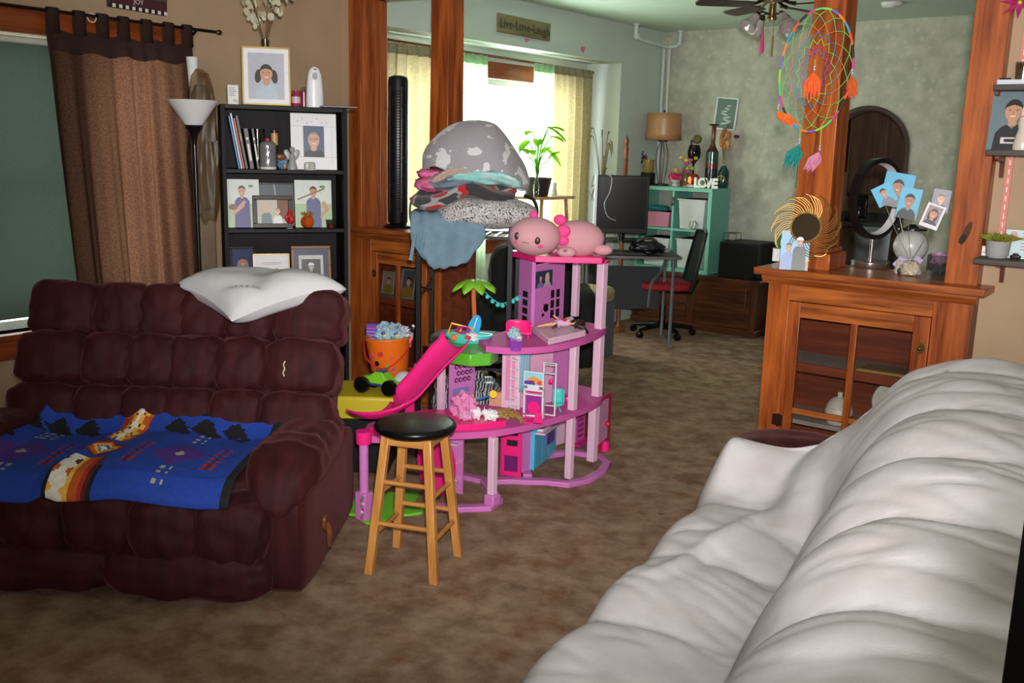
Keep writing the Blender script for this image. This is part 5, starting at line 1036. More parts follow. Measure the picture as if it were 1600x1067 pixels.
# doll on the bed: head towards the right
q0 = F_(842, 508, .76); q1 = F_(905, 505, .76); dl = thing('fashion_doll', 'dark-haired fashion doll in a pastel dress lying on the dollhouse bed', 'doll', Vector((q0.x+.02, q0.y-.0, .755)), math.atan2(q1.y-q0.y, q1.x-q0.x)); skm = mat('doll_skin', (222, 160, 120), .45, var=.03)
mb = MB(); LN = (q1-q0).length; k = LN/.30
mb.tube([(x*k, y, z) for x, y, z in ((-.03, .010, 0), (.03, .012, .006), (.07, .008, .008), (.12, .004, .01))], [.004, .008, .009, .012], 8); mb.tube([(.10*k, 0, .01), (.14*k, 0, .012), (.18*k, 0, .012), (.20*k, 0, .01), (.215*k, 0, .01)], [.013, .014, .017, .008, .006], 10); mb.tube([(.185*k, .015, .012), (.15*k, .035, .02), (.11*k, .05, .045)], [.006, .005, .004], 7); mb.tube([(.185*k, -.015, .012), (.21*k, -.035, .014), (.235*k, -.02, .02)], [.006, .005, .004], 7); mb.ell((.235*k, 0, .014), (.016, .013, .015), 12, 9)
body = mb.build('body', dl, skm); MB().tube([(.06*k, -.022, -.004), (.09*k, -.012, .002), (.13*k, -.006, .008)], [.003, .009, .011], 8).build('stocking', dl, plas((74, 52, 46), .6)); MB().tube([(.10*k, 0, .01), (.13*k, 0, .014), (.19*k, 0, .014)], [.022, .019, .018], 10).build('dress', dl, plas((214, 170, 206), .7)); MB().puff((.155*k, -.006, .028), (.026, .022, .02), 2.3, 6).build('red_bow', dl, plas((190, 24, 40), .6)); MB().puff((.255*k, -.012, .010), (.075, .05, .034), 2.2, 8, .012, 3).build('hair', dl, mat('doll_hair', (40, 22, 20), .5, var=.3, scale=60)); MB().tube(spline([(.25*k, -.03, .0), (.28*k, -.045, -.01), (.30*k, -.04, -.025), (.315*k, -.05, -.03)], 4), [.012]*9+[.008]*3+[.002], 7).build('hair_lock', dl, MATS['doll_hair'])
q = F_(920, 521, .71); t = small('pink_bead', 'tiny hot pink bead beside the doll bed', 'bead', (q.x, q.y, .7105)); MB().ell((0, 0, .008), .008, 12, 8).build('bead', t, HOT)
# second-floor furniture
q = F_(827, 654, .362); fpz = .3625; t = small('toy_fireplace', 'white toy fireplace with pink glow panel on the middle dollhouse floor', 'toy', (q.x+.005, q.y+.02, fpz), R_(16)); MB().box((-.05, 0, 0), (-.042, .022, .135)).box((.042, 0, 0), (.05, .022, .135)).box((-.05, 0, .128), (.05, .022, .137)).box((-.05, 0, .107), (.05, .02, .113)).box((-.05, .018, 0), (.05, .022, .137)).build('surround', t, WHT); MB().box((-.042, .012, .012), (.042, .014, .105)).build('glow_panel', t, plas((150, 50, 140))); MB().prism(circ(0, .045, .03, .032, 16), .0105, .012, 'y').build('pink_glow', t, HOT); MB().box((-.04, .012, .115), (.04, .014, .127)).build('mantel_print', t, MAGP)
t = small('toy_television', 'white-framed toy television with city picture on the toy fireplace', 'toy', (q.x+.0, q.y+.025, fpz+.1375), R_(16)); MB().box((-.05, 0, .012), (.05, .006, .082)).build('frame', t, WHT); MB().box((-.028, -.006, 0), (.028, .012, .012)).build('foot', t, WHT); mb = MB(); mb.use(flat((150, 206, 220))).box((-.045, -.0015, .017), (.045, 0, .077)); mb.use(flat((224, 150, 60))).add([(-.045, -.002, .03), (.045, -.002, .02), (.045, -.002, .04), (.0, -.002, .062), (-.02, -.002, .05)], [(0, 1, 2, 3, 4)]); mb.use(flat((90, 60, 150))).add([(-.045, -.0024, .02), (.01, -.0024, .02), (.0, -.0024, .04), (-.045, -.0024, .035)], [(0, 1, 2, 3)]); mb.use(flat((226, 60, 90))).prism(circ(.03, .03, .01), -.0028, -.002, 'y'); mb.build('picture', t)
q = F_(851, 651, .362); t = small('toy_ladder_shelf', 'white open toy ladder shelf on the middle dollhouse floor', 'toy', (q.x, q.y+.03, fpz), R_(16)); mb = MB()
for s in (-.03, .03): mb.box((s-.003, 0, 0), (s+.003, .006, .255))
for z in (.0, .045, .20, .24, .25): mb.box((-.03, 0, z), (.03, .012, z+.004))
mb.build('frame', t, WHT); MB().puff((.006, .004, .165), (.02, .016, .024), 2.5, 6).build('pink_item', t, HOT)
q = F_(868, 643, .362); t = small('toy_chair', 'turquoise toy wing chair on the middle dollhouse floor', 'toy', (q.x, q.y+.02, fpz), R_(30)); MB().surf(lambda u, v: (.026*math.cos(PI*u), .02*math.sin(PI*u), .03+.075*v), 14, 4).build('back', t, TEAL, solid=.005); MB().prism(circ(0, 0, .024, .02, 14), .028, .038).build('seat', t, TEAL); MB().tube([(-.015, -.02, 0), (0, 0, .03), (.015, -.02, 0)], .004, 6).build('legs', t, TEAL)
q = F_(886, 637, .362); t = small('toy_stool', 'round hot pink toy stool on the middle dollhouse floor', 'toy', (q.x, q.y, fpz), 0); MB().lathe([(.026, .035), (.028, .04), (.028, .055), (.026, .058), (.001, .058)], 20).build('seat', t, MAGP)
for i in range(4): a = PI/4+i*PI/2; MB().cyl((.02*math.cos(a), .02*math.sin(a), 0), (.02*math.cos(a), .02*math.sin(a), .036), .003, n=6).build('leg', t, MAGP)
q = F_(835, 663, .362); t = small('toy_rocking_bench', 'hot pink toy bench lying on the middle dollhouse floor', 'toy', (q.x-.02, q.y, fpz), R_(25)); MB().box((-.055, 0, .0), (.05, .04, .006)).build('seat', t, HOT); MB().prism([(.01, 0), (.055, 0), (.048, .055), (.022, .055)], 0, .005, 'y').build('side', t, HOT); MB().tube([(-.055, 0, .022), (.02, 0, .03)], .003, 6).tube([(-.055, 0, .042), (.022, 0, .048)], .003, 6).build('rail', t, HOT)
pz = .3925
for (px, py), lb, dims, cl, sd in (((738, 655), 'white plush toy lying left on the pink pool rim', (.055, .04, .05), (224, 220, 224), 1), ((763, 657), 'white plush toy lying right on the pink pool rim', (.06, .045, .045), (226, 224, 228), 5)):
    q = F_(px, py, pz); t = small('plush_unicorn', lb, 'plush toy', (q.x, q.y+.02, pz), R_(30)); m = plas(cl, .8); MB().puff((0, 0, dims[2]/2), dims, 2.3, 9, .01, sd).build('body', t, m); MB().ell((-.026, -.008, .034), (.018, .016, .016), 10, 8).build('head', t, m); MB().lathe([(.004, .045), (.001, .062)], 8, (-.03, -.01, 0)).build('horn', t, plas((230, 170, 180)))
    for s in (-1, 1): MB().tube([(s*.016, -.012, .018), (s*.02, -.03, .006)], [.008, .007], 7).build('leg', t, m)
q = F_(713, 655, pz); t = small('tulle_skirt', 'pink tulle doll skirt crumpled on the pool deck', 'doll clothes', (q.x, q.y+.05, pz), 0); MB().puff((0, 0, .055), (.11, .09, .12), 2.4, 12, .022, 9).build('tulle', t, plas((220, 130, 180), .8), ang=25); MB().puff((.03, -.02, .02), (.07, .06, .05), 2.4, 8, .014, 2).build('ruffle', t, plas((214, 150, 190), .8))
q = F_(768, 640, .362); t = small('carton_lid', 'small tan cardboard box on the middle dollhouse floor', 'box', (q.x, q.y+.07, .3625), R_(25)); MB().box((-.058, 0, 0), (.058, .03, .072)).build('carton', t, flat((206, 150, 124)), bevel=.001); MB().box((-.058, -.0005, .068), (.058, 0, .0725)).build('edge', t, flat((190, 132, 106)))
q = F_(748, 642, pz); t = small('toy_wand', 'blue toy stick with yellow discs leaning on the tan box', 'toy', (q.x, q.y+.03, pz+.03), R_(24)); MB().tube([(-.04, 0, .012), (.045, 0, .045)], .0045, 6).build('stick', t, plas((40, 120, 190))); MB().at((.05, -.004, .05), R_(80), 0, 0).prism(circ(0, 0, .018, n=16), -.004, .004).build('disc', t, plas((236, 196, 30))); MB().at((-.045, 0, .01), R_(60), 0, 0).prism(circ(0, 0, .013, .011, 6), -.008, .008).build('nut', t, plas((236, 196, 30)))
q = F_(795, 655, .392); t = small('doll_hair_bundle', 'blond doll lying face down with hair spread over the pool rim', 'doll', (q.x-.01, q.y+.02, .392), R_(30)); MB().puff((-.02, .0, .018), (.11, .05, .04), 2.3, 10, .02, 4).build('hair', t, mat('blond_hair', (150, 116, 60), .5, var=.35, scale=70, stretch=(1, 6, 1)), ang=30); MB().tube([(-.02, .01, .02), (-.07, .02, .016), (-.10, .03, .02)], [.012, .01, .005], 8).build('body', t, skm); MB().tube(spline([(.02, -.01, .02), (.05, -.03, .01), (.06, -.045, -.01)], 4), [.014]*5+[.01]*3+[.004], 7).build('hair_lock', t, MATS['blond_hair'])
# ---- axolotl plush on the roof
q = F_(868, 399, 1.085); ax = thing('axolotl_plush', 'large pink axolotl plush lying on the dollhouse roof', 'plush toy', (q.x-.012, q.y+.008, 1.086), R_(32)); plu = mat('pink_plush', (206, 150, 158), .9, var=.05, scale=10, bump=.15, bscale=200, sheen=.2); 
MB().ell((-.095, -.06, .092), (.125, .105, .094), 28, 18, lambda v: (v[0], v[1], v[2] if v[2] > .02 else .02+(v[2]-.02)*.9)).build('head', ax, plu); MB().ell((.11, .06, .078), (.13, .10, .09), 26, 16).build('body', ax, plu)
for p in ((.06, -.05, .02), (.235, .02, .03), (.0, .13, .02)): MB().ell(p, (.048, .03, .026), 14, 9).build('paw', ax, plu)
fin = mat('hot_pink_felt', (236, 60, 140), .7)
def gill(side):
    for j, (dx, dz, s) in enumerate(((0, .055, .03), (.018, .0, .036), (.02, -.045, .028))): MB().ell((side*(.018+dx)-.095+(.10 if side > 0 else -.10), -.05, .10+dz+.02), (s, .012, s*.85), 14, 8).build('gill_fin', ax, fin)
gill(1); MB().ell((-.105, -.03, .192), (.02, .012, .022), 12, 8).build('gill_fin', ax, fin)
brn = flat((70, 40, 36))
def onhead(x, z, push=0):
    u = (x+.095)/.125; w = (z-.092)/.094; return -.06-.105*math.sqrt(max(0, 1-u*u-w*w))-push
for x, z in ((-.172, .098), (-.075, .082)):
    MB().ell((x, onhead(x, z, -.004), z), (.0145, .008, .019), 14, 10).build('eye', ax, brn); c = (x+.012 if x > -.1 else x-.004); zz = z-.026; MB().ell((c, onhead(c, zz, -.003), zz), (.016 if x > -.1 else .008, .006, .009), 12, 8).build('cheek', ax, fin)
MB().tube([(x, onhead(x, zz, .0005), zz) for x, zz in ((-.148, .074), (-.139, .068), (-.13, .074), (-.121, .067), (-.112, .071))], .0014, 5).build('mouth', ax, brn); MB().ell((.055, -.078, .03), (.010, .004, .008), 10, 6).build('paw_mark', ax, flat((150, 90, 110)))
# ================================================================ black metal rack and the pile of blankets
rk = thing('metal_rack', 'tall black metal shelf rack behind the dollhouse', 'rack', (-3.17, 3.80, 0), R_(30)); rb = mat('black_rack_metal', (16, 15, 17), .4, .3); RW, RD = .46, .32
for sx in (-1, 1):
    for sy in (-1, 1): MB().box((sx*RW/2-.011, sy*RD/2-.011, 0), (sx*RW/2+.011, sy*RD/2+.011, 1.22 if not (sx > 0 and sy < 0) else 1.265)).build('leg', rk, rb)
for z in (.17, .50, 1.165):
    MB().box((-RW/2, -RD/2-.008, z-.015), (RW/2, -RD/2+.008, z)).box((-RW/2, RD/2-.008, z-.015), (RW/2, RD/2+.008, z)).box((-RW/2-.008, -RD/2, z-.015), (-RW/2+.008, RD/2, z)).box((RW/2-.008, -RD/2, z-.015), (RW/2+.008, RD/2, z)).build('shelf_frame', rk, rb)
    for i in range(8): x = -RW/2+RW*(i+.5)/8; MB().box((x-.008, -RD/2, z-.011), (x+.008, RD/2, z-.003)).build('slat', rk, rb)
mb = MB(); mb.tube([(-RW/2, -RD/2, .84), (-RW/2, RD/2, .90)], .006, 6).tube([(-RW/2, RD/2, .84), (-RW/2, -RD/2, .90)], .006, 6).build('cross_brace', rk, rb)
MB().tube(spline([(RW/2, 0, 1.18), (RW/2+.07, 0, 1.20), (RW/2+.11, 0, 1.27), (RW/2+.09, 0, 1.34), (RW/2+.04, 0, 1.36)], 5), .009, 8).build('scroll_handle', rk, rb); MB().tube(spline([(-RW/2, -.1, 1.17), (-RW/2-.05, -.12, 1.22), (-RW/2-.05, -.12, 1.32), (-RW/2, -.1, 1.38)], 5), .006, 8).build('scroll_handle', rk, steel)
zb = thing('zebra_bag', 'zebra striped plastic bag on the bottom shelf of the black rack', 'bag', (-3.16, 3.79, .171), R_(30))
def patches(name, cols, scale, stretch=(1, 1, 1), rough=.85, wave=False, detail=2, bump=.2):
    if name in MATS: return MATS[name]
    m, nt, b = newmat(name); N = nt.nodes; L = nt.links; tc = N.new('ShaderNodeTexCoord'); mp = N.new('ShaderNodeMapping'); mp.inputs['Scale'].default_value = stretch; L.new(tc.outputs['Object'], mp.inputs[0])
    if wave: nz = N.new('ShaderNodeTexWave'); nz.inputs['Scale'].default_value = scale; nz.inputs['Distortion'].default_value = wave; nz.inputs['Detail'].default_value = detail
    else: nz = N.new('ShaderNodeTexNoise'); nz.inputs['Scale'].default_value = scale; nz.inputs['Detail'].default_value = detail
    L.new(mp.outputs[0], nz.inputs['Vector']); r = N.new('ShaderNodeValToRGB'); r.color_ramp.interpolation = 'CONSTANT'; e = r.color_ramp.elements; e[0].position = 0; e[0].color = hx(cols[0][1]); e[1].position = cols[1][0]; e[1].color = hx(cols[1][1])
    for p, c in cols[2:]: x = e.new(p); x.color = hx(c)
    L.new(nz.outputs[1 if False else 0], r.inputs[0]); L.new(r.outputs[0], b.inputs['Base Color']); b.inputs['Roughness'].default_value = rough; b.inputs['Sheen Weight'].default_value = .15
    n2 = N.new('ShaderNodeTexNoise'); n2.inputs['Scale'].default_value = 120; L.new(tc.outputs['Object'], n2.inputs['Vector']); bp = N.new('ShaderNodeBump'); bp.inputs['Strength'].default_value = bump; bp.inputs['Distance'].default_value = .006; L.new(n2.outputs[0], bp.inputs['Height']); L.new(bp.outputs[0], b.inputs['Normal']); MATS[name] = m; return m
MB().puff((0, 0, .12), (.36, .26, .24), 2.8, 12, .03, 3).build('bag_body', zb, patches('zebra_film', ((0, (26, 26, 30)), (.45, (170, 172, 176))), 22, (1, 1, 1), .3, 6)); MB().puff((.02, 0, .25), (.12, .1, .06), 2.4, 8, .02, 8).build('bag_knot', zb, MATS['zebra_film'])
zb2 = thing('folded_stripes', 'folded dark striped cloth on the middle shelf of the black rack', 'cloth', (-3.17, 3.80, .501), R_(30)); patches('stripe_cloth', ((0, (24, 26, 30)), (.5, (120, 140, 146))), 9, (.2, .2, 2), .85, .3); MB().puff((0, 0, .05), (.40, .27, .10), 5, 8, .006).build('lower_fold', zb2, MATS['stripe_cloth']); MB().puff((0, 0, .115), (.38, .26, .05), 5, 8, .006, 4).build('upper_fold', zb2, MATS['stripe_cloth'])
PF = Frame((-3.18, 3.785, 0), R_(37))
def pile(name, label, cat, x, y, z): return thing(name, label, cat, PF.p(x, y, z), PF.rz)
dn = mat('denim_blanket', (104, 130, 146), .85, var=.12, scale=18, bump=.25, bscale=120, sheen=.2)
t = pile('denim_blanket', 'faded blue tasselled blanket hanging off the left of the pile', 'blanket', -.085, 0, 1.215)
def den(u, v):
    x = -.18+.36*u; s = v*.50
    if s < .2: y, z = .02-s, .055
    else: k = s-.2; y = -.19-.03*math.sin(min(1, k/.1)*PI/2); z = .055-k*(.88 if u < .6 else .88-.5*(u-.6)*2)
    z -= .02*abs(u-.5)*(s > .2); z = max(z, -.20-.02*math.sin(u*6)+.40*max(0, .30-u)+.36*max(0, u-.74)*1.6)
    return (x+.06*max(0, s-.25), y+.010*math.sin(u*14+s*5), z+.004*math.sin(u*40))
MB().surf(den, 40, 26).build('cloth', t, dn, solid=.012, ang=180)
for i, zz in enumerate((-.14, -.10)): MB().tube(spline([(-.155+.05*i, -.22, zz+.10), (-.165+.05*i, -.235, zz+.03), (-.175+.05*i, -.235, zz-.03)], 4), [.010]*8+[.014], 7).build('tassel', t, dn)
t = pile('patterned_cushion', 'black and white maze-pattern cushion near the bottom of the pile', 'cushion', .10, -.06, 1.19)
MB().surf(lambda u, v: (.27*(2*u-1)*(1-.06*(1-(2*u-1)**2)), 0, 0), 1, 1) if 0 else None
mz = patches('maze_print', ((0, (190, 184, 182)), (.44, (52, 48, 54)), (.5, (196, 190, 188)), (.60, (70, 64, 68)), (.66, (196, 190, 188))), 55, (1, 1, 1), .85, 0, 1)
MB().puff((0, 0, .045), (.52, .36, .155), 2.7, 14, .01, 2, fn=lambda q: (q[0], q[1]-.0, q[2]-.25*max(0, -q[0]-.12)-.10*max(0, q[0]-.1)+.04)).build('cushion_body', t, mz)
t = pile('red_blanket', 'red, grey and black patterned blanket folded in the pile', 'blanket', -.02, -.02, 1.31); rd = patches('red_grey_weave', ((0, (60, 58, 62)), (.43, (150, 146, 146)), (.49, (176, 24, 32)), (.60, (50, 46, 50))), 7, (1, 1, 1.6), .85, 0, .5)
MB().puff((0, 0, .045), (.52, .40, .085), 3, 16, .02, 5, fn=lambda q: (q[0], q[1], q[2]+.035*math.sin(q[0]*17+1)*(q[1] < 0)-.28*max(0, -q[0]-.14)+.16*max(0, q[0]-.06))).build('folded_layers', t, rd)
t = pile('pink_blanket', 'bright pink blanket edge on the left of the pile', 'blanket', -.15, -.02, 1.375); MB().puff((0, 0, .03), (.22, .30, .075), 2.8, 12, .02, 8).build('folded_layers', t, mat('pink_fleece', (206, 100, 146), .85, var=.1, bump=.2)); MB().puff((-.03, 0, .082), (.14, .24, .05), 2.6, 9, .012, 1).build('upper_fold', t, MATS['pink_fleece'])
t = pile('grey_blanket', 'slate grey sheet folded across the middle of the pile', 'blanket', -.02, -.03, 1.395); MB().puff((0, 0, .03), (.42, .34, .06), 2.8, 14, .018, 2, fn=lambda q: (q[0], q[1], q[2]+.02*math.sin(q[0]*12))).build('folded_layers', t, mat('slate_sheet', (104, 118, 132), .8, var=.08)); MB().puff((.02, -.01, .055), (.36, .31, .03), 2.8, 9, .01, 6).build('upper_fold', t, MATS['slate_sheet'])
t = pile('teal_blanket', 'mint and teal tie-dye blanket in the pile', 'blanket', .07, -.03, 1.415); MB().puff((0, 0, .035), (.42, .36, .085), 2.7, 14, .022, 4, fn=lambda q: (q[0], q[1], q[2]-.35*max(0, q[0]-.10))).build('folded_layers', t, mat('teal_fleece', (110, 186, 180), .85, var=.05, scale=8, c2=(176, 206, 204))); MB().puff((-.08, -.04, .075), (.20, .24, .04), 2.6, 9, .012, 1).build('upper_fold', t, MATS['teal_fleece'])
t = pile('grey_fleece_blanket', 'grey fleece blanket with white running animals, top of the pile', 'blanket', .02, 0, 1.44); gf = patches('grey_animal_print', ((0, (150, 144, 150)), (.585, (204, 200, 204))), 10, (1, 1, 1.2), .9, 0, 3.5); sh = mat('tan_sherpa', (176, 150, 138), .95, var=.1, scale=60, bump=.6, bscale=90)
def dome(u, v):
    a = 2*PI*u; r = math.sin(v*PI/2)**.9; x = .265*r*math.cos(a); y = .19*r*math.sin(a); z = .03+.25*math.cos(v*PI/2)**1.15
    n = noise.noise(Vector((x*7, y*7, z*5+2))); z += .030*n*r*(1-.3*r); x += .03*noise.noise(Vector((y*6, z*8, 4)))*r
    z -= .45*max(0, x-.10)**1.0*(r > .3); z += .02*math.sin(a*5+1)*max(0, v-.72)*3.4; z += .03*max(0, -x-.12)*4*(v > .6)*(v-.6); return (x+.015, y, z)
MB().surf(dome, 56, 24, True).build('fleece_side', t, gf, ang=180, solid=.01); MB().puff((-.03, -.01, .015), (.42, .37, .07), 2.8, 16, .02, 3, fn=lambda q: (q[0], q[1], q[2]+.025*math.sin(q[0]*16+2)*(q[1] < 0)-.12*max(0, -q[0]-.12))).build('sherpa_side', t, sh)
# ================================================================ toys by the loveseat
tb = thing('storage_tote', 'yellow plastic storage tote carrying the toy bucket', 'storage bin', (-3.46, 3.25, 0), R_(36)); ty = plas((206, 182, 40), .4); TZ = .40
MB().frus((0, 0, .0), (.40, .26), (0, 0, TZ-.09), (.46, .31)).build('tub', tb, plas((26, 26, 28), .45), bevel=.01); MB().box((-.25, -.17, TZ-.095), (.25, .17, TZ-.002)).build('lid', tb, ty, bevel=.012); MB().box((-.25, -.176, TZ-.11), (.25, -.165, TZ-.075)).build('lid_rim', tb, ty, bevel=.004)
def onbin(px, py): q = atz(px, py, TZ); return q
q = onbin(612, 598); bu = thing('toy_bucket', 'orange cartoon-print bucket full of toys behind the slide', 'bucket', (q.x-.04, q.y+.03, TZ), R_(30), ry=R_(-3)); ob = plas((228, 106, 24), .35)
MB().lathe([(.085, 0), (.089, .005), (.114, .22), (.120, .222), (.120, .235), (.110, .235), (.087, .012), (.001, .01)], 32).build('bucket_body', bu, ob)
MB().tube(spline([(-.128, 0, .215), (-.09, -.10, .14), (0, -.135, .09), (.09, -.10, .14), (.128, 0, .215)], 6), .004, 6).build('handle', bu, plas((206, 40, 40)))
for i, (a, z, c) in enumerate(((-2.25, .15, (236, 60, 110)), (-1.95, .11, (30, 26, 30)), (-1.7, .16, (190, 50, 60)), (-1.4, .10, (90, 150, 60)), (-1.55, .055, (60, 140, 190)), (-1.2, .14, (206, 60, 60)), (-2.1, .06, (240, 200, 60)), (-1.85, .07, (240, 230, 226)), (-1.1, .08, (150, 70, 150)))):
    r = .0858+.0285*z/.22+.0035; MB().at((r*math.cos(a), r*math.sin(a), z), 0, 0, a+PI/2).prism(circ(0, 0, .014 if i < 3 else .009, n=10), -.0015, .0015, 'y').build('sticker', bu, flat(c))
for i, (lb, nm, cl, dx, dy, dz, d) in enumerate((('crumpled clear cellophane bag with coloured sweets on the bucket', 'cellophane_bag', (150, 178, 190), .0, -.02, .225, (.12, .10, .11)), ('purple and blue book sticking up from the bucket', 'toy_book', (110, 76, 170), -.07, .05, .20, (.13, .03, .12)), ('white grocery wrapper on the right of the bucket', 'wrapper', (190, 196, 206), .06, .0, .225, (.07, .06, .07)))):
    p = Vector(bu.location)+Matrix.Rotation(R_(30), 3, 'Z') @ Vector((dx, dy, dz)); t = thing(nm, lb, 'toy', p, R_(30))
    if nm == 'toy_book': MB().box((-d[0]/2, -d[1]/2, -.03), (d[0]/2, d[1]/2, .085)).build('cover', t, plas(cl)); [MB().box((-d[0]/2, -d[1]/2-.001, .005+.018*k), (d[0]/2, -d[1]/2, .012+.018*k)).build('stripe', t, plas((196, 80, 180) if k == 3 else (150, 140, 214))) for k in range(4)]
    else: MB().puff((0, 0, .02), d, 2.4, 12, .035, i+3).build('crumpled_film', t, mat('film_%d' % i, cl, .2, var=.25, scale=25), ang=20); [MB().ell((.03*math.cos(k*2), -.045, .01+.012*k), (.012, .008, .010), 8, 6).build('sweet', t, plas(((60, 150, 80), (226, 190, 60), (50, 70, 160))[k % 3])) for k in range(3)]
p = Vector(bu.location)+Vector((.085, .06, .21)); t = thing('character_pen', 'slim black and white toy figure standing at the bucket edge', 'toy', p, 0, ry=R_(14)); MB().lathe([(.008, -.03), (.010, .03), (.007, .05)], 10).build('body', t, plas((190, 150, 170))); MB().ell((0, 0, .068), (.014, .012, .02), 12, 8).build('head', t, plas((26, 24, 28))); MB().ell((.004, -.006, .088), (.010, .008, .007), 10, 6).build('hat', t, plas((210, 210, 206)))
q = onbin(596, 612); rc_ = thing('toy_buggy', 'lime green toy buggy with fat black wheels beside the loveseat', 'toy car', (q.x, q.y+.0, TZ), R_(14)); lm = plas((124, 196, 40), .35)
MB().prism([(-.10, .045), (-.095, .075), (-.045, .085), (-.02, .105), (.02, .105), (.045, .075), (.10, .062), (.115, .045)], -.035, .035, 'y').build('chassis', rc_, lm, bevel=.006); MB().prism([(-.03, .09), (-.015, .112), (.018, .112), (.03, .088)], -.026, .026, 'y').build('canopy', rc_, plas((60, 80, 120), .2)); MB().box((-.11, -.03, .035), (.11, .03, .048)).build('underbody', rc_, plas((40, 60, 130)))
for sx in (-.075, .08):
    for sy in (-1, 1): w_ = MB().lathe([(.018, -.018), (.036, -.018), (.040, -.012), (.040, .012), (.036, .018), (.018, .018), (.001, .016)], 20).build('wheel', rc_, bk); w_.location = (sx, sy*.058, .040); w_.rotation_euler = (R_(90)*-sy, 0, 0)
q = onbin(631, 612); t = thing('white_ball', 'plain white plastic ball behind the pink slide', 'ball', (q.x, q.y, TZ), 0); MB().ell((0, 0, .052), .052, 26, 18).build('ball', t, plas((196, 196, 200), .3)); MB().tube([(.0522*math.cos(a), .0522*math.sin(a), .052) for a in [2*PI*i/30 for i in range(30)]], .0009, 4, True).build('seam', t, plas((170, 170, 176)))
q = onbin(652, 594); t = thing('purple_basket_toy', 'grey purple wire toy basket right of the white ball', 'toy', (q.x, q.y+.02, TZ), 0); MB().lathe([(.04, 0), (.048, .03), (.044, .05), (.001, .051)], 18).build('body', t, plas((112, 96, 130), .5)); MB().tube([(.045*math.cos(a), 0, .045+.05*math.sin(a)) for a in [PI*i/14 for i in range(15)]], .003, 6).build('handle', t, plas((160, 150, 176)))
# ================================================================ dining room: things on the walls and ceiling
t = thing('wall_plaque', 'weathered wooden Live Love Laugh plaque on the mint wall', 'sign', (LX+.014, 6.19, 2.497), R_(90), ry=R_(.5))
MB().box((-.33, -.012, -.066), (.33, .012, .066)).build('board', t, wood('greywash_board', (108, 98, 66), (146, 136, 98), 'x', rough=.8, coat=0), bevel=.002); ink = flat((40, 38, 30))
text('lettering', 'Live-Love-Laugh', .098, ink, t, (0, -.0135, -.002), ext=.0006)
for (y, z), n_ in (((6.24, 2.408), 'torn pink paper heart below the plaque'), ((7.03, 2.412), 'small pink paper heart alone at the bay edge')):
    t = thing('paper_heart', n_, 'sticker', (LX+.002, y, z), R_(90), 'pink paper hearts'); pts = [(.03*(16*math.sin(a)**3)/16*(.9 if y < 7 else 1), .03*(13*math.cos(a)-5*math.cos(2*a)-2*math.cos(3*a)-math.cos(4*a))/16*(.6 if y < 7 else 1)) for a in [2*PI*i/24 for i in range(24)]]; MB().prism(pts, -.001, .001, 'y').build('heart', t, mat('pink_paper', (226, 90, 140), .7)); MB().prism([(a*.5, b*.5) for a, b in pts], -.0015, -.001, 'y').build('fold', t, mat('pink_paper_light', (240, 130, 170), .7))
pp = thing('heating_pipes', 'white painted heating pipes with elbows in the far corner', 'pipe', (LX, FY, 0)); wp = mat('pipe_white', (206, 214, 208), .4, var=.03)
def L_(x, y, z): return (x, y, z)
MB().tube([(.024, -.024, .0), (.024, -.024, 2.55)], .018, 12).build('riser', pp, wp); MB().tube([(.082, -.024, .0), (.082, -.024, 2.55)], .016, 12).build('riser', pp, wp)
MB().tube([(.10, -.68, 2.69), (.10, -.68, 2.60), (.10, -.665, 2.578), (.10, -.64, 2.57), (.10, -.10, 2.545), (.16, -.06, 2.55), (.20, -.06, 2.57), (.205, -.06, 2.60), (.205, -.06, 2.69)], .02, 12).build('cross_pipe', pp, wp)
for p in ((.10, -.67, 2.582), (.20, -.06, 2.575)): MB().ell(p, .03, 14, 10).build('elbow', pp, wp)
for p in ((.10, -.68, 2.683), (.205, -.06, 2.683)): MB().lathe([(.035, -.006), (.035, .006), (.02, .007)], 16, p).build('ceiling_flange', pp, wp)
t = thing('wall_picture', 'white framed green picture hanging crooked on the far wall', 'picture', aty(1131, 206, FY-.012)*1, 0, ry=R_(5)); w_, h_ = .215, .29; t.location.z = aty(1128, 203, FY).z
mb = MB()
for lo, hi in (((-w_/2, -.012, 0), (w_/2, .012, .014)), ((-w_/2, -.012, h_-.014), (w_/2, .012, h_)), ((-w_/2, -.012, .014), (-w_/2+.014, .012, h_-.014)), ((w_/2-.014, -.012, .014), (w_/2, .012, h_-.014))): mb.box(lo, hi)
mb.build('frame', t, whitef, bevel=.002); MB().box((-w_/2+.01, -.004, .01), (w_/2-.01, .01, h_-.01)).build('green_print', t, flat((84, 112, 100))); mb = MB().use(flat((190, 200, 194)))
for i in range(7): mb.prism(circ(.02*math.sin(i*1.3), .06+.026*i, .05-.005*i, .008, 14, .2*(-1)**i), -.0055, -.004, 'y')
mb.build('white_motif', t)
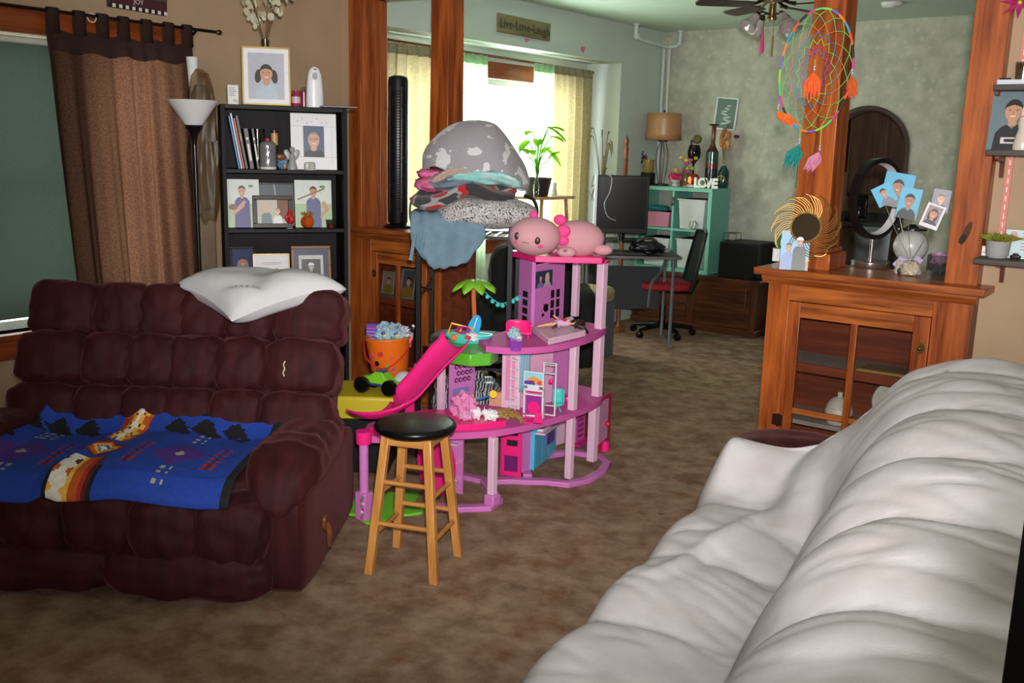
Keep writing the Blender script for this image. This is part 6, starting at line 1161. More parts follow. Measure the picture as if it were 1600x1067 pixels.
# ceiling fan
fc = atd(1207, 14, 6.35); fan = thing('ceiling_fan', 'brown-bladed ceiling fan with tulip glass lights and pull chains', 'ceiling fan', (fc.x, fc.y, 0), YAW); bz = 2.545; brz = mat('antique_bronze', (70, 50, 34), .3, .8, var=.2); bra2 = mat('polished_brass', (160, 130, 86), .2, .9, var=.1)
MB().lathe([(.03, bz+.03), (.10, bz+.035), (.11, bz+.05), (.10, bz+.10), (.06, bz+.12), (.06, CH-.001), (.001, CH-.001)], 28).build('motor_housing', fan, brz); MB().lathe([(.024, bz-.06), (.024, bz+.03)], 18).lathe([(.03, bz-.09), (.034, bz-.075), (.03, bz-.06), (.001, bz-.058)], 18).build('switch_column', fan, bra2)
for i in range(5):
    a = PI+R_(4)+i*2*PI/5; mb = MB(); mb.T = Matrix.Rotation(a, 4, 'Z'); mb.tube([(.06, 0, bz+.04), (.10, 0, bz+.02), (.15, 0, bz+.01)], [.012, .009, .014], 8).build('blade_iron', fan, brz); mb = MB(); mb.T = Matrix.Rotation(a, 4, 'Z') @ Matrix.Translation((0, 0, bz+.008)) @ Matrix.Rotation(R_(9), 4, 'X')
    mb.prism([(.13, -.04), (.18, -.055), (.46, -.062), (.50, -.05), (.515, 0), (.50, .05), (.46, .062), (.18, .055), (.13, .04)], -.004, .004).build('blade', fan, wood('fan_blade_brown', (44, 24, 18), (74, 42, 30), 'x', rough=.4))
tul = mat('tulip_glass', (176, 166, 160), .25, var=.12, scale=20, spec=.7)
for i in range(4):
    a = PI+R_(20)+i*PI/2-R_(35)*(i == 9); ca, sa = math.cos(a), math.sin(a); mb = MB(); mb.tube(spline([(0.02*ca, .02*sa, bz-.05), (.07*ca, .07*sa, bz-.04), (.10*ca, .10*sa, bz-.05), (.115*ca, .115*sa, bz-.065)], 4), .005, 7); mb.build('light_arm', fan, brz)
    T = Matrix.Translation((.115*ca, .115*sa, bz-.065)) @ Matrix.Rotation(a, 4, 'Z') @ Matrix.Rotation(R_(140), 4, 'Y'); mb = MB(); mb.T = T; mb.lathe([(.016, -.02), (.024, 0), (.022, .01)], 14).build('lamp_socket', fan, brz); mb = MB(); mb.T = T; mb.surf(lambda u, v: ((.024+.038*v**1.6+(.004*math.cos(16*PI*u) if v > .7 else 0)*(v-.7)*3)*math.cos(2*PI*u), (.024+.038*v**1.6+(.004*math.cos(16*PI*u) if v > .7 else 0)*(v-.7)*3)*math.sin(2*PI*u), .105*v), 48, 10, True).build('tulip_shade', fan, tul, solid=.003)
MB().tube([(-.055, -.02, bz-.09), (-.055, -.02, bz-.17)], .0015, 4).build('pull_chain', fan, bra2); MB().lathe([(.006, -.30), (.014, -.285), (.014, -.26), (.008, -.20), (.005, -.165), (.001, -.165)], 10, (-.055, -.02, bz)).build('pink_pull', fan, mat('pink_fluff', (236, 70, 130), .9)); MB().tube([(.01, -.03, bz-.09), (.01, -.03, bz-.19)], .0015, 4).build('pull_chain', fan, bra2); MB().lathe([(.006, -.32), (.006, -.19), (.001, -.19)], 10, (.01, -.03, bz)).build('wooden_pull', fan, mat('pull_wood', (150, 108, 50), .5))
# smoke detector-like ceiling disc at the right
q = aty(1370, 30, 7.2); t = thing('ceiling_disc', 'flat round white fixture on the dining ceiling', 'ceiling fixture', (q.x, q.y+.3, CH)); MB().lathe([(.001, -.03), (.06, -.028), (.07, -.02), (.075, 0)], 28).build('cover', t, white); MB().lathe([(.03, -.034), (.03, -.028)], 20).build('centre_ring', t, flat((190, 196, 190)))
# dreamcatcher on the column
dc = thing('dreamcatcher', 'large rainbow-wrapped dreamcatcher with feathers hanging on the column', 'dreamcatcher', (-1.628, 4.305, 1.96), R_(6)); RA, RB = .158, .262; TL_ = R_(-3)
RAINB = [(206, 60, 130), (60, 150, 190), (150, 206, 70), (40, 36, 40), (236, 130, 60), (90, 200, 120), (226, 80, 60), (120, 110, 190)]
def el(a, k=1.0): x, z = RA*k*math.cos(a), RB*k*math.sin(a); return (x*math.cos(TL_)-z*math.sin(TL_)+.0, -.02*(1-k), x*math.sin(TL_)+z*math.cos(TL_))
for i in range(28):
    a0 = 2*PI*i/28; MB().tube([el(a0+2*PI/28*k/4) for k in range(5)], .0052, 7).build('hoop_wrap', dc, plas(RAINB[(i*3) % 8], .6))
NW = 14; pts = [(2*PI*i/NW+.1, 1.0) for i in range(NW)]
for r in range(7):
    nx = [((pts[i][0]+(pts[(i+1) % NW][0]+(2*PI if i == NW-1 else 0)))/2, pts[0][1]*(.90 if r == 0 else .86-.012*r)) for i in range(NW)]; mb = MB()
    for i in range(NW): m_ = nx[i]; mb.tube([el(*pts[i]), el(*m_)], .0015, 4); mb.tube([el(*m_), el(*pts[(i+1) % NW])], .0015, 4)
    mb.build('web_thread', dc, plas(RAINB[(2, 5, 4, 1, 2, 0, 7)[r]], .7)); pts = nx
MB().tube([el(R_(90)), (.0, .03, .34), (.0, .055, .52)], .002, 5).build('hanging_cord', dc, plas((120, 60, 44), .7))
def feather(p, col, L, ang, wdt=.03, cord=.1, nm='feather', cc=(190, 206, 90)):
    x, y, z = p; MB().tube([p, (x+.002, y-.004, z-cord)], .0016, 5).build('cord', dc, plas(cc, .7)); 
    for k in range(4): MB().ell((x+.002, y-.005, z-cord-.006*k), .0045, 8, 6).build('bead', dc, plas((150, 140, 190) if k % 2 else (206, 200, 210), .3))
    z0 = z-cord-.024; mb = MB(); rnd = random.Random(int(abs(x*1e4)+L*100))
    for k in range(26):
        a = rnd.uniform(-1, 1); b = rnd.uniform(.55, 1); sx = ang+a*.16; mb.tube([(x, y-.006, z0), (x+wdt*a+math.sin(sx)*L*.45*b, y-.006+rnd.uniform(-.008, .008), z0-math.cos(sx)*L*.5*b), (x+wdt*a*.6+math.sin(sx*1.1)*L*b, y-.006+rnd.uniform(-.010, .010), z0-math.cos(sx)*L*b)], [.002, .0085, .0015], 5)
    mb.build(nm, dc, mat('feather_%d_%d_%d' % col, col, .85, var=.15, scale=60))
e1 = el(R_(258)); feather(e1, (24, 130, 124), .12, -.35, cord=.045); e2 = el(R_(292)); feather(e2, (206, 130, 160), .105, -.45, cord=.08, wdt=.022); feather(el(R_(100), .18), (236, 100, 40), .13, -.0, cord=.03, wdt=.026); feather(el(R_(198)), (236, 110, 40), .11, .9, cord=.075, wdt=.012, cc=(150, 90, 180)); feather(el(R_(15)), (206, 90, 40), .10, .2, cord=.06, wdt=.012, cc=(90, 160, 200))
MB().tube([e1, (e1[0], e1[1]+.01, e1[2]-.16), (e1[0]-.004, e1[1]+.015, e1[2]-.26)], .0018, 5).build('tail_cord', dc, plas((60, 70, 60), .7))
# tower fan on the left cabinet
p = aty(620, 345, 4.42); t = thing('tower_fan', 'tall black tower fan standing on the dark cabinet', 'fan', (p.x, 4.43, 1.081), R_(30)); H_ = aty(620, 118, 4.42).z-1.081
MB().lathe([(.085, 0), (.088, .01), (.07, .022), (.04, .03)], 28).build('base', t, bk); MB().lathe([(.058, .03), (.062, .04), (.062, H_-.03), (.056, H_-.01), (.03, H_), (.001, H_)], 32).build('housing', t, mat('tower_black', (16, 15, 18), .35, var=.1)); gsm = mat('tower_grille', (40, 38, 42), .3, .4)
for i in range(44): z = .12+i*(H_-.2)/44; MB().tube([(.0635*math.cos(a), .0635*math.sin(a), z) for a in [-PI/2-1.1+2.2*k/12 for k in range(13)]], .0022, 4).build('grille_slat', t, gsm)
for a in (-2.2, -1.0): MB().cyl((.0645*math.cos(a), .0645*math.sin(a), .1), (.0645*math.cos(a), .0645*math.sin(a), H_-.07), .0022, n=5).build('grille_bar', t, steel)
# ================================================================ far corner furniture
cw = wood('cedar_chest', (60, 30, 16), (104, 58, 32), 'x', rough=.4); cwz = wood('cedar_chest_post', (60, 30, 16), (96, 52, 28), 'z', rough=.4)
t = thing('blanket_chest', 'long brown wooden chest under the mint shelf', 'chest', (-4.6, 7.93, 0)); MB().box((0, .02, .06), (1.24, .44, .46)).build('body', t, cw, bevel=.004); MB().box((-.02, -.02, .46), (1.27, .455, .505)).build('lid', t, cw, bevel=.008); MB().box((-.01, 0, 0), (1.26, .45, .06)).build('plinth', t, cw, bevel=.004)
for x in (0, .58, 1.18): MB().box((x, .004, .06), (x+.06, .02, .46)).build('front_post', t, cwz, bevel=.002)
for x in (.06, .64): MB().box((x+.02, .010, .10), (x+.50, .02, .42)).build('front_panel', t, cw, bevel=.004)
mt = mat('mint_laminate', (118, 188, 168), .5, var=.03); ms = thing('cube_shelf', 'mint green four-cube shelf standing on the wooden chest', 'shelf', (-4.63, 7.97, .506)); SW = .77; x0, z0 = 0, 0
for x in (0, SW-.035): MB().box((x, 0, .035), (x+.035, .38, SW-.035)).build('side_panel', ms, mt, bevel=.002)
for z in (0, SW-.035): MB().box((0, 0, z), (SW, .38, z+.035)).build('top_panel' if z else 'bottom_panel', ms, mt, bevel=.002)
MB().box((SW/2-.01, .005, .035), (SW/2+.01, .375, SW-.035)).build('divider', ms, mt); MB().box((.035, .006, SW/2-.01), (SW/2-.01, .375, SW/2+.01)).box((SW/2+.01, .006, SW/2-.01), (SW-.035, .375, SW/2+.01)).build('middle_shelf', ms, mt); MB().box((.03, .372, .03), (SW-.03, .378, SW-.03)).build('back_panel', ms, mat('shelf_back_grey', (166, 170, 162), .7))
MB().prism([(-.012, .60), (-.004, .60), (-.004, .63), (.004, .63), (.004, .60), (.012, .60), (.012, .68), (.004, .68), (.004, .65), (-.004, .65), (-.004, .68), (-.012, .68)], -.006, .005, 'y').build('black_hinge', ms, bk).location.x = SW/2
SB = Vector((-4.63, 7.97, .506)); wb = mat('white_fabric_bin', (206, 206, 210), .8, var=.04); pkb = plas((206, 130, 160), .45)
def bin_(name, label, cx, z, w, h, m, d=.30): t = thing(name, label, 'storage bin', SB+Vector((cx, .03, z))); MB().frus((0, d/2, 0), (w*.86, d*.9), (0, d/2, h), (w, d)).build('bin_body', t, m, bevel=.006); MB().box((-w/2-.008, -.008, h-.012), (w/2+.008, d+.008, h)).build('rim', t, m, bevel=.003); return t
bin_('pink_bin', 'pink plastic bin in the upper left shelf cube', .215, SW/2+.011, .25, .14, pkb); bin_('white_bin', 'tall white fabric bin in the upper right shelf cube', .56, SW/2+.011, .27, .27, wb); bin_('white_bin', 'white basket in the lower left shelf cube', .21, .036, .28, .26, wb); bin_('white_bin', 'white fabric bin in the lower right shelf cube', .555, .036, .26, .27, wb)
t = thing('teal_scarf', 'teal cloth lying on the pink bin', 'cloth', SB+Vector((.17, .14, SW/2+.152))); MB().puff((0, 0, .025), (.2, .16, .05), 2.5, 10, .02, 3).build('cloth', t, plas((30, 130, 130), .8)); MB().puff((.05, -.03, .02), (.12, .09, .035), 2.4, 8, .012, 6).build('fold', t, plas((24, 116, 120), .8))
t = thing('wire_pumpkin', 'silver wire pumpkin ornament in front of the white bin', 'ornament', SB+Vector((.60, .012, SW/2+.011)), 0); mb = MB()
for i in range(8): a = i*PI/8; mb.tube([(.045*math.cos(k)*math.cos(a), .010*math.cos(k)*math.sin(a), .04+.04*math.sin(k)) for k in [2*PI*j/24 for j in range(24)]], .0018, 5, True)
mb.build('wire_ribs', t, steel); MB().tube([(0, 0, .08), (.004, 0, .10), (.012, 0, .115)], .002, 5).build('stalk', t, steel)
# on the mint shelf
ST = .506+SW+.001; SY = 8.17
def on(px, y=SY): return Vector((aty(px, 285, y).x, y, ST))
t = thing('table_lamp', 'table lamp with satin tan drum shade on the mint shelf', 'lamp', Vector((-4.485, 8.16, ST)), 0); zs0, zs1 = aty(1033, 219, 8.2).z-ST, aty(1033, 177, 8.2).z-ST; wire = mat('dark_bronze_wire', (52, 42, 36), .4, .6)
for i in range(4): a = PI/4+i*PI/2; MB().tube(spline([(.02*math.cos(a), .02*math.sin(a), zs0), (.055*math.cos(a), .055*math.sin(a), zs0-.12), (.05*math.cos(a), .05*math.sin(a), zs0-.25), (.025*math.cos(a), .025*math.sin(a), .02)], 5), .004, 6).build('wire_leg', t, wire)
MB().lathe([(.075, 0), (.075, .012), (.02, .02), (.001, .021)], 24).build('base', t, wire); MB().lathe([(.045, zs0-.012), (.045, zs0), (.01, zs0+.002)], 16).cyl((0, 0, zs0), (0, 0, zs1+.02), .005, n=8).build('socket', t, wire); mb = MB(); mb.surf(lambda u, v: (((.168-.012*v))*math.cos(2*PI*u), (.168-.012*v)*math.sin(2*PI*u), zs0+(zs1-zs0)*v), 40, 4, True).build('drum_shade', t, mat('satin_tan_shade', (178, 128, 88), .35, var=.05, scale=3, spec=.6, stretch=(1, 1, .05)), solid=.004); MB().ell((0, 0, zs1+.02), .009, 10, 8).build('finial', t, wire)
q = on(1017); t = thing('candle_pot', 'amber glass candle on a black wooden block on the mint shelf', 'candle', q+Vector((.02, -.1, 0))); MB().box((-.05, -.05, 0), (.05, .05, .115)).build('wooden_block', t, mat('black_block', (28, 22, 20), .5), bevel=.003); MB().lathe([(.048, .116), (.052, .13), (.055, .235), (.05, .235), (.047, .14), (.001, .13)], 22).build('amber_glass', t, mat('amber_glass', (150, 122, 62), .25, var=.1, coat=.3))
q = on(1002); t = thing('berry_stems', 'dark vase with blue and rust berry stems beside the lamp', 'vase', Vector((-4.61, 8.05, ST))); MB().lathe([(.02, 0), (.03, .03), (.018, .1), (.022, .12), (.001, .12)], 14).build('vase', t, mat('dark_blue_vase', (24, 26, 50), .25)); mb = MB(); bb = []; rn = random.Random(3)
for i in range(8): e = Vector((rn.uniform(-.03, .035), rn.uniform(-.05, .03), rn.uniform(.18, .32))); mb.tube([(0, 0, .11), tuple(e*.6+Vector((0, 0, .03))), tuple(e)], .0015, 4); bb += [e, e*.8+Vector((.01, 0, .03)), e*.9+Vector((-.012, 0, .01))]
mb.build('stems', t, wire); [MB().ell(tuple(b), .009, 8, 6).build('berry', t, plas(((50, 60, 120), (140, 70, 40), (30, 30, 40))[i % 3])) for i, b in enumerate(bb)]
q = on(1055, 8.1); t = thing('flower_bowl', 'white footed bowl of pink flowers with a straw hat on the mint shelf', 'flower bowl', q); MB().lathe([(.03, 0), (.035, .005), (.02, .02), (.05, .05), (.055, .06), (.001, .055)], 20).build('bowl', t, flat((214, 206, 206)))
for i in range(9): a = i*.7; MB().puff((.036*math.cos(a), .036*math.sin(a), .08+.012*(i % 2)), (.05, .05, .045), 2.3, 7, .008, i).build('bloom', t, plas((206, 30, 96) if i % 3 else (226, 90, 130), .7))
MB().lathe([(.05, .128), (.05, .134), (.03, .138), (.026, .165), (.001, .168)], 18).build('straw_hat', t, flat((206, 160, 84)))
q = on(1066, 8.2); t = thing('gold_tea_pot', 'round clear jar with golden ornaments behind the flower bowl', 'jar', q+Vector((.02, .02, 0))); MB().lathe([(.04, 0), (.055, .04), (.05, .1), (.03, .13), (.03, .15), (.001, .15)], 20).build('jar', t, mat('gold_jar', (150, 120, 84), .25, .3, var=.25, scale=25)); MB().lathe([(.033, .15), (.033, .165), (.008, .17), (.008, .185), (.001, .186)], 16).build('lid', t, brass)
q = on(1078, 8.22); t = thing('mosaic_goblet', 'dark chrome goblet holding a green moss ball on the mint shelf', 'ornament', q+Vector((.0, .05, 0))); MB().lathe([(.04, 0), (.04, .008), (.010, .02), (.010, .20), (.02, .22), (.055, .26), (.063, .31), (.055, .35), (.045, .38), (.001, .36)], 24).build('goblet', t, mat('dark_chrome', (60, 56, 50), .12, .8, var=.3, scale=20)); MB().ell((.025, 0, .43), .042, 16, 12).build('moss_ball', t, mat('moss_olive', (110, 104, 64), .9, var=.25, scale=50, bump=.5)); MB().tube(spline([(-.03, 0, .37), (-.035, 0, .42), (.0, 0, .40)], 4), .008, 7).build('scroll', t, wire)
q = on(1083, 8.12); t = thing('flower_spray', 'pink and green artificial flower spray on the mint shelf', 'flowers', q+Vector((-.035, .0, 0))); MB().lathe([(.022, 0), (.026, .02), (.016, .06), (.001, .06)], 12).build('pot', t, flat((120, 60, 90))); mb = MB(); rn = random.Random(5); ee = []
for i in range(10): e = Vector((rn.uniform(-.10, .05), rn.uniform(-.03, .03), rn.uniform(.14, .27))); mb.tube([(0, 0, .05), tuple(e)], .0016, 4); ee.append(e)
mb.build('stems', t, flat((80, 110, 50))); [MB().puff(tuple(e), (.04, .03, .03), 2.3, 6, .006, i).build('bloom', t, plas(((206, 60, 130), (150, 190, 70), (226, 190, 70), (180, 60, 140))[i % 4], .7)) for i, e in enumerate(ee)]
q = on(1088, 8.08); t = thing('amber_lantern', 'glowing orange glass ball lamp on the mint shelf', 'lamp', q+Vector((-.01, -.02, 0))); MB().lathe([(.03, 0), (.035, .01), (.03, .018)], 16).build('foot', t, flat((90, 30, 24))); am = mat('glowing_amber', (236, 130, 30), .25, emit=.6); MB().ell((-.006, 0, .07), (.052, .05, .056), 20, 14).build('amber_globe', t, mat('red_amber', (160, 40, 22), .2, coat=.5)); MB().prism([(-.04, .05), (-.012, .03), (-.004, .07), (-.018, .10), (-.036, .09)], -.0535, -.045, 'y').build('flame_window', t, am)
q = on(1079, 8.0); t = thing('white_shell', 'white sea shell beside the LOVE letters', 'shell', q+Vector((.0, -.0, 0))); MB().puff((0, 0, .014), (.075, .04, .028), 2.4, 8, .005).build('shell', t, flat((220, 212, 206))); MB().puff((-.05, .0, .010), (.05, .03, .02), 2.4, 8, .004, 4).build('small_shell', t, flat((190, 120, 140)))
lv = thing('love_letters', 'white freestanding LOVE letter ornament on the mint shelf front', 'ornament', Vector((aty(1102, 290, 7.99).x, 7.995, ST+.042)), 0); 
for i, ch in enumerate('LOVE'): text('letter', ch, .115, flat((232, 230, 226)), lv, (-.085+.058*i, 0, 0), ext=.010, bold=.006)
q = on(1108, 8.2); t = thing('painted_bottle', 'tall brown and teal painted bottle vase on the mint shelf', 'vase', q+Vector((.0, .03, 0))); vz = [((104, 58, 36), [(.02, .56), (.03, .565), (.02, .545), (.018, .40), (.03, .365)]), ((60, 38, 30), [(.03, .365), (.056, .32)]), ((40, 84, 78), [(.056, .32), (.058, .22)]), ((110, 46, 36), [(.058, .22), (.058, .17)]), ((46, 52, 66), [(.058, .17), (.057, .08)]), ((104, 70, 62), [(.057, .08), (.05, 0), (.001, 0)])]
for c, pr in vz: MB().lathe(pr, 22).build('painted_band', t, mat('glaze_%d_%d_%d' % c, c, .2, var=.3, scale=18, coat=.4))
MB().lathe([(.045, .555), (.048, .565), (.02, .57), (.001, .565)], 20).build('flat_rim', t, wire)
q = on(1126, 8.2); t = thing('green_bottle', 'green bottle with dried orange flowers at the shelf end', 'vase', q+Vector((.0, .05, 0))); MB().lathe([(.045, 0), (.05, .02), (.05, .15), (.03, .18), (.02, .2), (.001, .2)], 20).build('bottle', t, mat('bottle_green', (26, 62, 54), .15, coat=.4)); MB().tube([(.04*math.cos(a), -.052, .07+.04*math.sin(a)) for a in [PI*k/10 for k in range(11)]], .005, 6).build('yellow_arc', t, flat((170, 150, 50))); mb = MB(); rn = random.Random(8)
for i in range(12): e = Vector((rn.uniform(-.05, .04), rn.uniform(-.02, .02), rn.uniform(.36, .52))); mb.tube([(0, 0, .2), tuple(e)], [.002, .004], 5)
mb.build('stems', t, flat((120, 104, 60))); [MB().puff((rn.uniform(-.05, .03), rn.uniform(-.02, .02), rn.uniform(.33, .52)), (.04, .03, .06), 2.3, 6, .008, i).build('dried_bloom', t, plas(((190, 120, 60), (150, 100, 50), (206, 150, 90))[i % 3], .9)) for i in range(10)]; MB().tube([(0, 0, .2), (.08, 0, .40), (.11, 0, .47)], .002, 5).build('purple_stem', t, flat((120, 120, 110))); MB().puff((.10, 0, .46), (.05, .03, .03), 2.3, 6, .008).build('purple_bloom', t, plas((74, 30, 60), .8))
# black box on the chest and wire rack
t = thing('black_speaker', 'large black box speaker on the right end of the chest', 'speaker', (-3.56, 7.95, .506)); MB().box((-.185, 0, .0), (.185, .40, .315)).build('cabinet', t, mat('speaker_black', (16, 16, 18), .6), bevel=.006); MB().box((-.175, -.008, .012), (.175, 0, .303)).build('cloth_grille', t, mat('speaker_cloth', (12, 12, 13), .9, bump=.3, bscale=300))
t = thing('wire_letter_rack', 'small dark wire rack standing on the black speaker', 'wire rack', (-3.70, 8.05, .822)); mb = MB()
for y in (0, .10): mb.tube([(-.06, y, 0), (-.06, y, .07), (.06, y, .07), (.06, y, 0)], .003, 5)
mb.tube([(-.06, 0, .002), (-.06, .1, .002)], .003, 5).tube([(.06, 0, .002), (.06, .1, .002)], .003, 5).build('wire_frame', t, wire); MB().box((-.055, .01, .001), (.055, .09, .006)).build('tray', t, bk)
# computer desk with television
ds = thing('computer_desk', 'black computer desk with grey metal legs', 'desk', (-4.12, 6.98, 0), R_(38)); dkm = mat('desk_black', (18, 18, 20), .3, var=.1)
MB().box((-.40, -.24, .735), (.42, .24, .757)).build('desktop', ds, dkm, bevel=.003); MB().box((-.40, -.245, .735), (.42, -.24, .755)).build('metal_edge', ds, steel); MB().box((-.36, -.02, .845), (.14, .24, .862)).build('monitor_shelf', ds, dkm, bevel=.003); silv = mat('grey_desk_metal', (120, 124, 126), .4, .5)
for x in (-.34, .36): MB().tube([(x, -.2, .735), (x, -.2, .03)], .014, 8).tube([(x, .2, .735), (x, .2, .03)], .014, 8).tube([(x, -.26, .02), (x, .24, .02)], .016, 8).build('leg_frame', ds, silv)
for x in (-.32, .10): MB().tube([(x, .1, .757), (x, .1, .846)], .012, 8).build('riser', ds, silv)
MB().tube(spline([(.36, .1, .735), (.30, .05, .60), (.22, .0, .50), (.20, 0, .3)], 5), .012, 8).build('curved_brace', ds, silv); MB().box((-.30, .21, .25), (.32, .22, .62)).build('modesty_panel', ds, mat('mesh_panel_dark', (24, 26, 30), .6))
tvp = atd(961, 365, 7.85); tv = thing('television', 'black television with white side edge on the computer desk', 'television', Vector((tvp.x, tvp.y+.10, .8625)), R_(36)); TW, TH = .42, .47
MB().box((-TW/2, 0, .06), (TW/2, .05, .06+TH)).build('housing', tv, mat('tv_black', (10, 10, 12), .35, spec=.2), bevel=.006); MB().box((-TW/2+.02, -.003, .10), (TW/2-.02, 0, .04+TH)).build('screen', tv, mat('tv_screen', (6, 6, 8), .2, spec=.3)); MB().box((-TW/2-.022, -.002, .06), (-TW/2-.001, .052, .06+TH)).build('white_edge', tv, plas((206, 212, 216), .35)); MB().lathe([(.13, 0), (.13, .008), (.03, .014), (.03, .062)], 24, (0, .02, 0), 1, .8).build('stand', tv, bk)
MB().tube(spline([(-.15, -.004, .535), (-.10, -.008, .51), (-.11, -.008, .40), (-.15, -.008, .30), (-.12, -.008, .20), (-.05, -.008, .165)], 6), .004, 6).build('white_cable', tv, flat((170, 172, 172)))
for nm, lb, x, y, d, c in (('headphones_pile', 'tangle of black gear on the desk under the television', .16, -.06, (.30, .18, .10), (14, 14, 16)), ('black_keyboard', 'black keyboard lying at the front of the desk', -.05, -.17, (.36, .10, .02), (20, 20, 22)), ('cable_coil', 'pale coiled cable on the right of the desk', .34, .08, (.10, .08, .07), (150, 150, 144))):
    p = Vector((-4.12, 6.98, .758))+Matrix.Rotation(R_(38), 3, 'Z') @ Vector((x, y, 0)); t = thing(nm, lb, 'electronics', p, R_(38))
    if nm == 'cable_coil': [MB().tube([((.03+.006*k)*math.cos(a), (.03)*math.sin(a)*.8, .008+.008*k) for a in [2*PI*i/20 for i in range(20)]], .004, 6, True).build('loop', t, flat(c)) for k in range(4)]
    elif nm == 'black_keyboard': MB().box((-d[0]/2, -d[1]/2, 0), (d[0]/2, d[1]/2, .014)).build('case', t, flat(c), bevel=.003); mb = MB(); [mb.box((-.165+.03*i, -.04+.028*j, .014), (-.141+.03*i, -.018+.028*j, .02)) for i in range(11) for j in range(3)]; mb.build('keys', t, flat((34, 34, 38)))
    else: MB().puff((0, 0, .05), d, 2.3, 10, .02, 3).build('ear_cup', t, plas(c, .4)); MB().tube([(.10*math.cos(a), .02, .04+.09*math.sin(a)) for a in [PI*k/12 for k in range(13)]], .012, 7).build('headband', t, plas((24, 24, 26), .4))
p = Vector((-4.12, 6.98, .863))+Matrix.Rotation(R_(38), 3, 'Z') @ Vector((-.21, .02, 0)); t = thing('pill_bottle', 'small white bottle on the monitor shelf', 'bottle', p); MB().lathe([(.018, 0), (.018, .04), (.014, .045)], 14).build('bottle', t, flat((190, 196, 200))); MB().lathe([(.02, .045), (.02, .06), (.001, .061)], 14).build('cap', t, flat((214, 214, 216)))
p += Vector((-.05, -.03, 0)); t = thing('dark_bottle', 'tiny dark bottle with light cap on the monitor shelf', 'bottle', p); MB().lathe([(.016, 0), (.017, .04), (.008, .055), (.008, .065)], 12).build('bottle', t, flat((40, 30, 26))); MB().lathe([(.011, .065), (.011, .08), (.001, .081)], 12).build('cap', t, flat((170, 150, 130)))
# office chair
cc_ = atz(1038, 516); oc = thing('office_chair', 'office chair with red seat and black mesh back', 'office chair', (cc_.x+.09, cc_.y-.22, 0), R_(-52)); mesh_ = mat('black_mesh', (14, 14, 16), .7, bump=.4, bscale=300); redf = mat('red_seat_fabric', (150, 18, 32), .75, var=.1, bump=.2, bscale=200)
for i in range(5):
    a = i*2*PI/5+.35; c_, s_ = math.cos(a), math.sin(a); MB().tube([(0, 0, .10), (.14*c_, .14*s_, .085), (.27*c_, .27*s_, .07)], [.028, .022, .016], 8).build('base_spoke', oc, bk); w_ = MB().lathe([(.001, -.022), (.026, -.022), (.03, -.012), (.03, .012), (.026, .022), (.001, .022)], 16).build('caster', oc, bk); w_.location = (.275*c_, .275*s_, .030); w_.rotation_euler = (R_(90), 0, a)
MB().cyl((0, 0, .09), (0, 0, .27), .028, n=14).cyl((0, 0, .27), (0, 0, .40), .016, n=12).build('gas_lift', oc, bk); MB().box((-.10, -.12, .39), (.10, .12, .42)).build('mechanism', oc, bk, bevel=.01); MB().puff((0, 0, .452), (.47, .45, .085), 3.6, 10).build('seat', oc, redf)
MB().surf(lambda u, v: ((.215-.03*v*v+.02*math.sin(PI*v))*(2*u-1), .235+.10*v+.03*(1-(2*u-1)**2)-.03, .42+.50*v), 14, 12).build('mesh_back', oc, mesh_, solid=.016); MB().tube([(-.2, .20, .44), (-.21, .24, .65), (-.18, .30, .92), (0, .335, .93), (.18, .30, .92), (.21, .24, .65), (.2, .20, .44)], .014, 8).build('back_frame', oc, bk); MB().tube([(0, .08, .40), (0, .24, .39), (0, .285, .50)], .024, 8).build('back_bracket', oc, bk)
# plant on stand by the bay
pst = thing('plant_stand', 'light wood plant stand in front of the bay window', 'plant stand', (-4.45, 6.19, 0), R_(90)); lw = wood('light_stand_wood', (150, 104, 56), (196, 146, 92), 'x', rough=.5)
MB().box((-.24, -.16, 1.208), (.24, .16, 1.23)).build('stand_top', pst, lw, bevel=.003)
for sx in (-1, 1):
    for sy in (-1, 1): MB().tube([(sx*.16, sy*.12, 1.21), (sx*.27, sy*.17, 0)], .02, 4).build('leg', pst, lw)
MB().box((-.2, -.13, .70), (.2, .13, .715)).build('lower_shelf', pst, lw)
pl = thing('potted_plant', 'leafy green plant in a dark ribbed pot on the plant stand', 'plant', (-4.45, 6.13, 1.231)); MB().lathe([(.085, 0), (.09, .01), (.112, .125), (.116, .127), (.116, .14), (.106, .14), (.10, .12), (.001, .12)], 28).build('pot', pl, mat('dark_brown_pot', (52, 36, 34), .5, var=.1)); lf = sheer('plant_leaf', (84, 150, 40), .45, .15, 20, c_tl=(130, 190, 40)); rn = random.Random(21)
for i in range(13):
    a = rn.uniform(0, 2*PI); h = rn.uniform(.12, .40); sp = rn.uniform(.04, .16); top = Vector((sp*math.cos(a)*.7, sp*math.sin(a), .13+h)); MB().tube(spline([(0, 0, .12), tuple(Vector((top.x*.3, top.y*.3, .13+h*.6))), tuple(top)], 4), .004, 5).build('stalk', pl, lf)
    d = Vector((math.cos(a)*.7, math.sin(a), rn.uniform(-.5, .8))).normalized(); sd = d.cross(Vector((0, 0, 1))).normalized(); LL = rn.uniform(.11, .17)
    MB().surf(lambda u, v, d=d, sd=sd, LL=LL, top=top: tuple(top+d*LL*u+sd*(2*v-1)*.038*math.sin(PI*min(1, u*.92+.06))**.8+Vector((0, 0, -.05*u*u+.012*abs(2*v-1)))), 10, 4).build('leaf', pl, lf, ang=180)
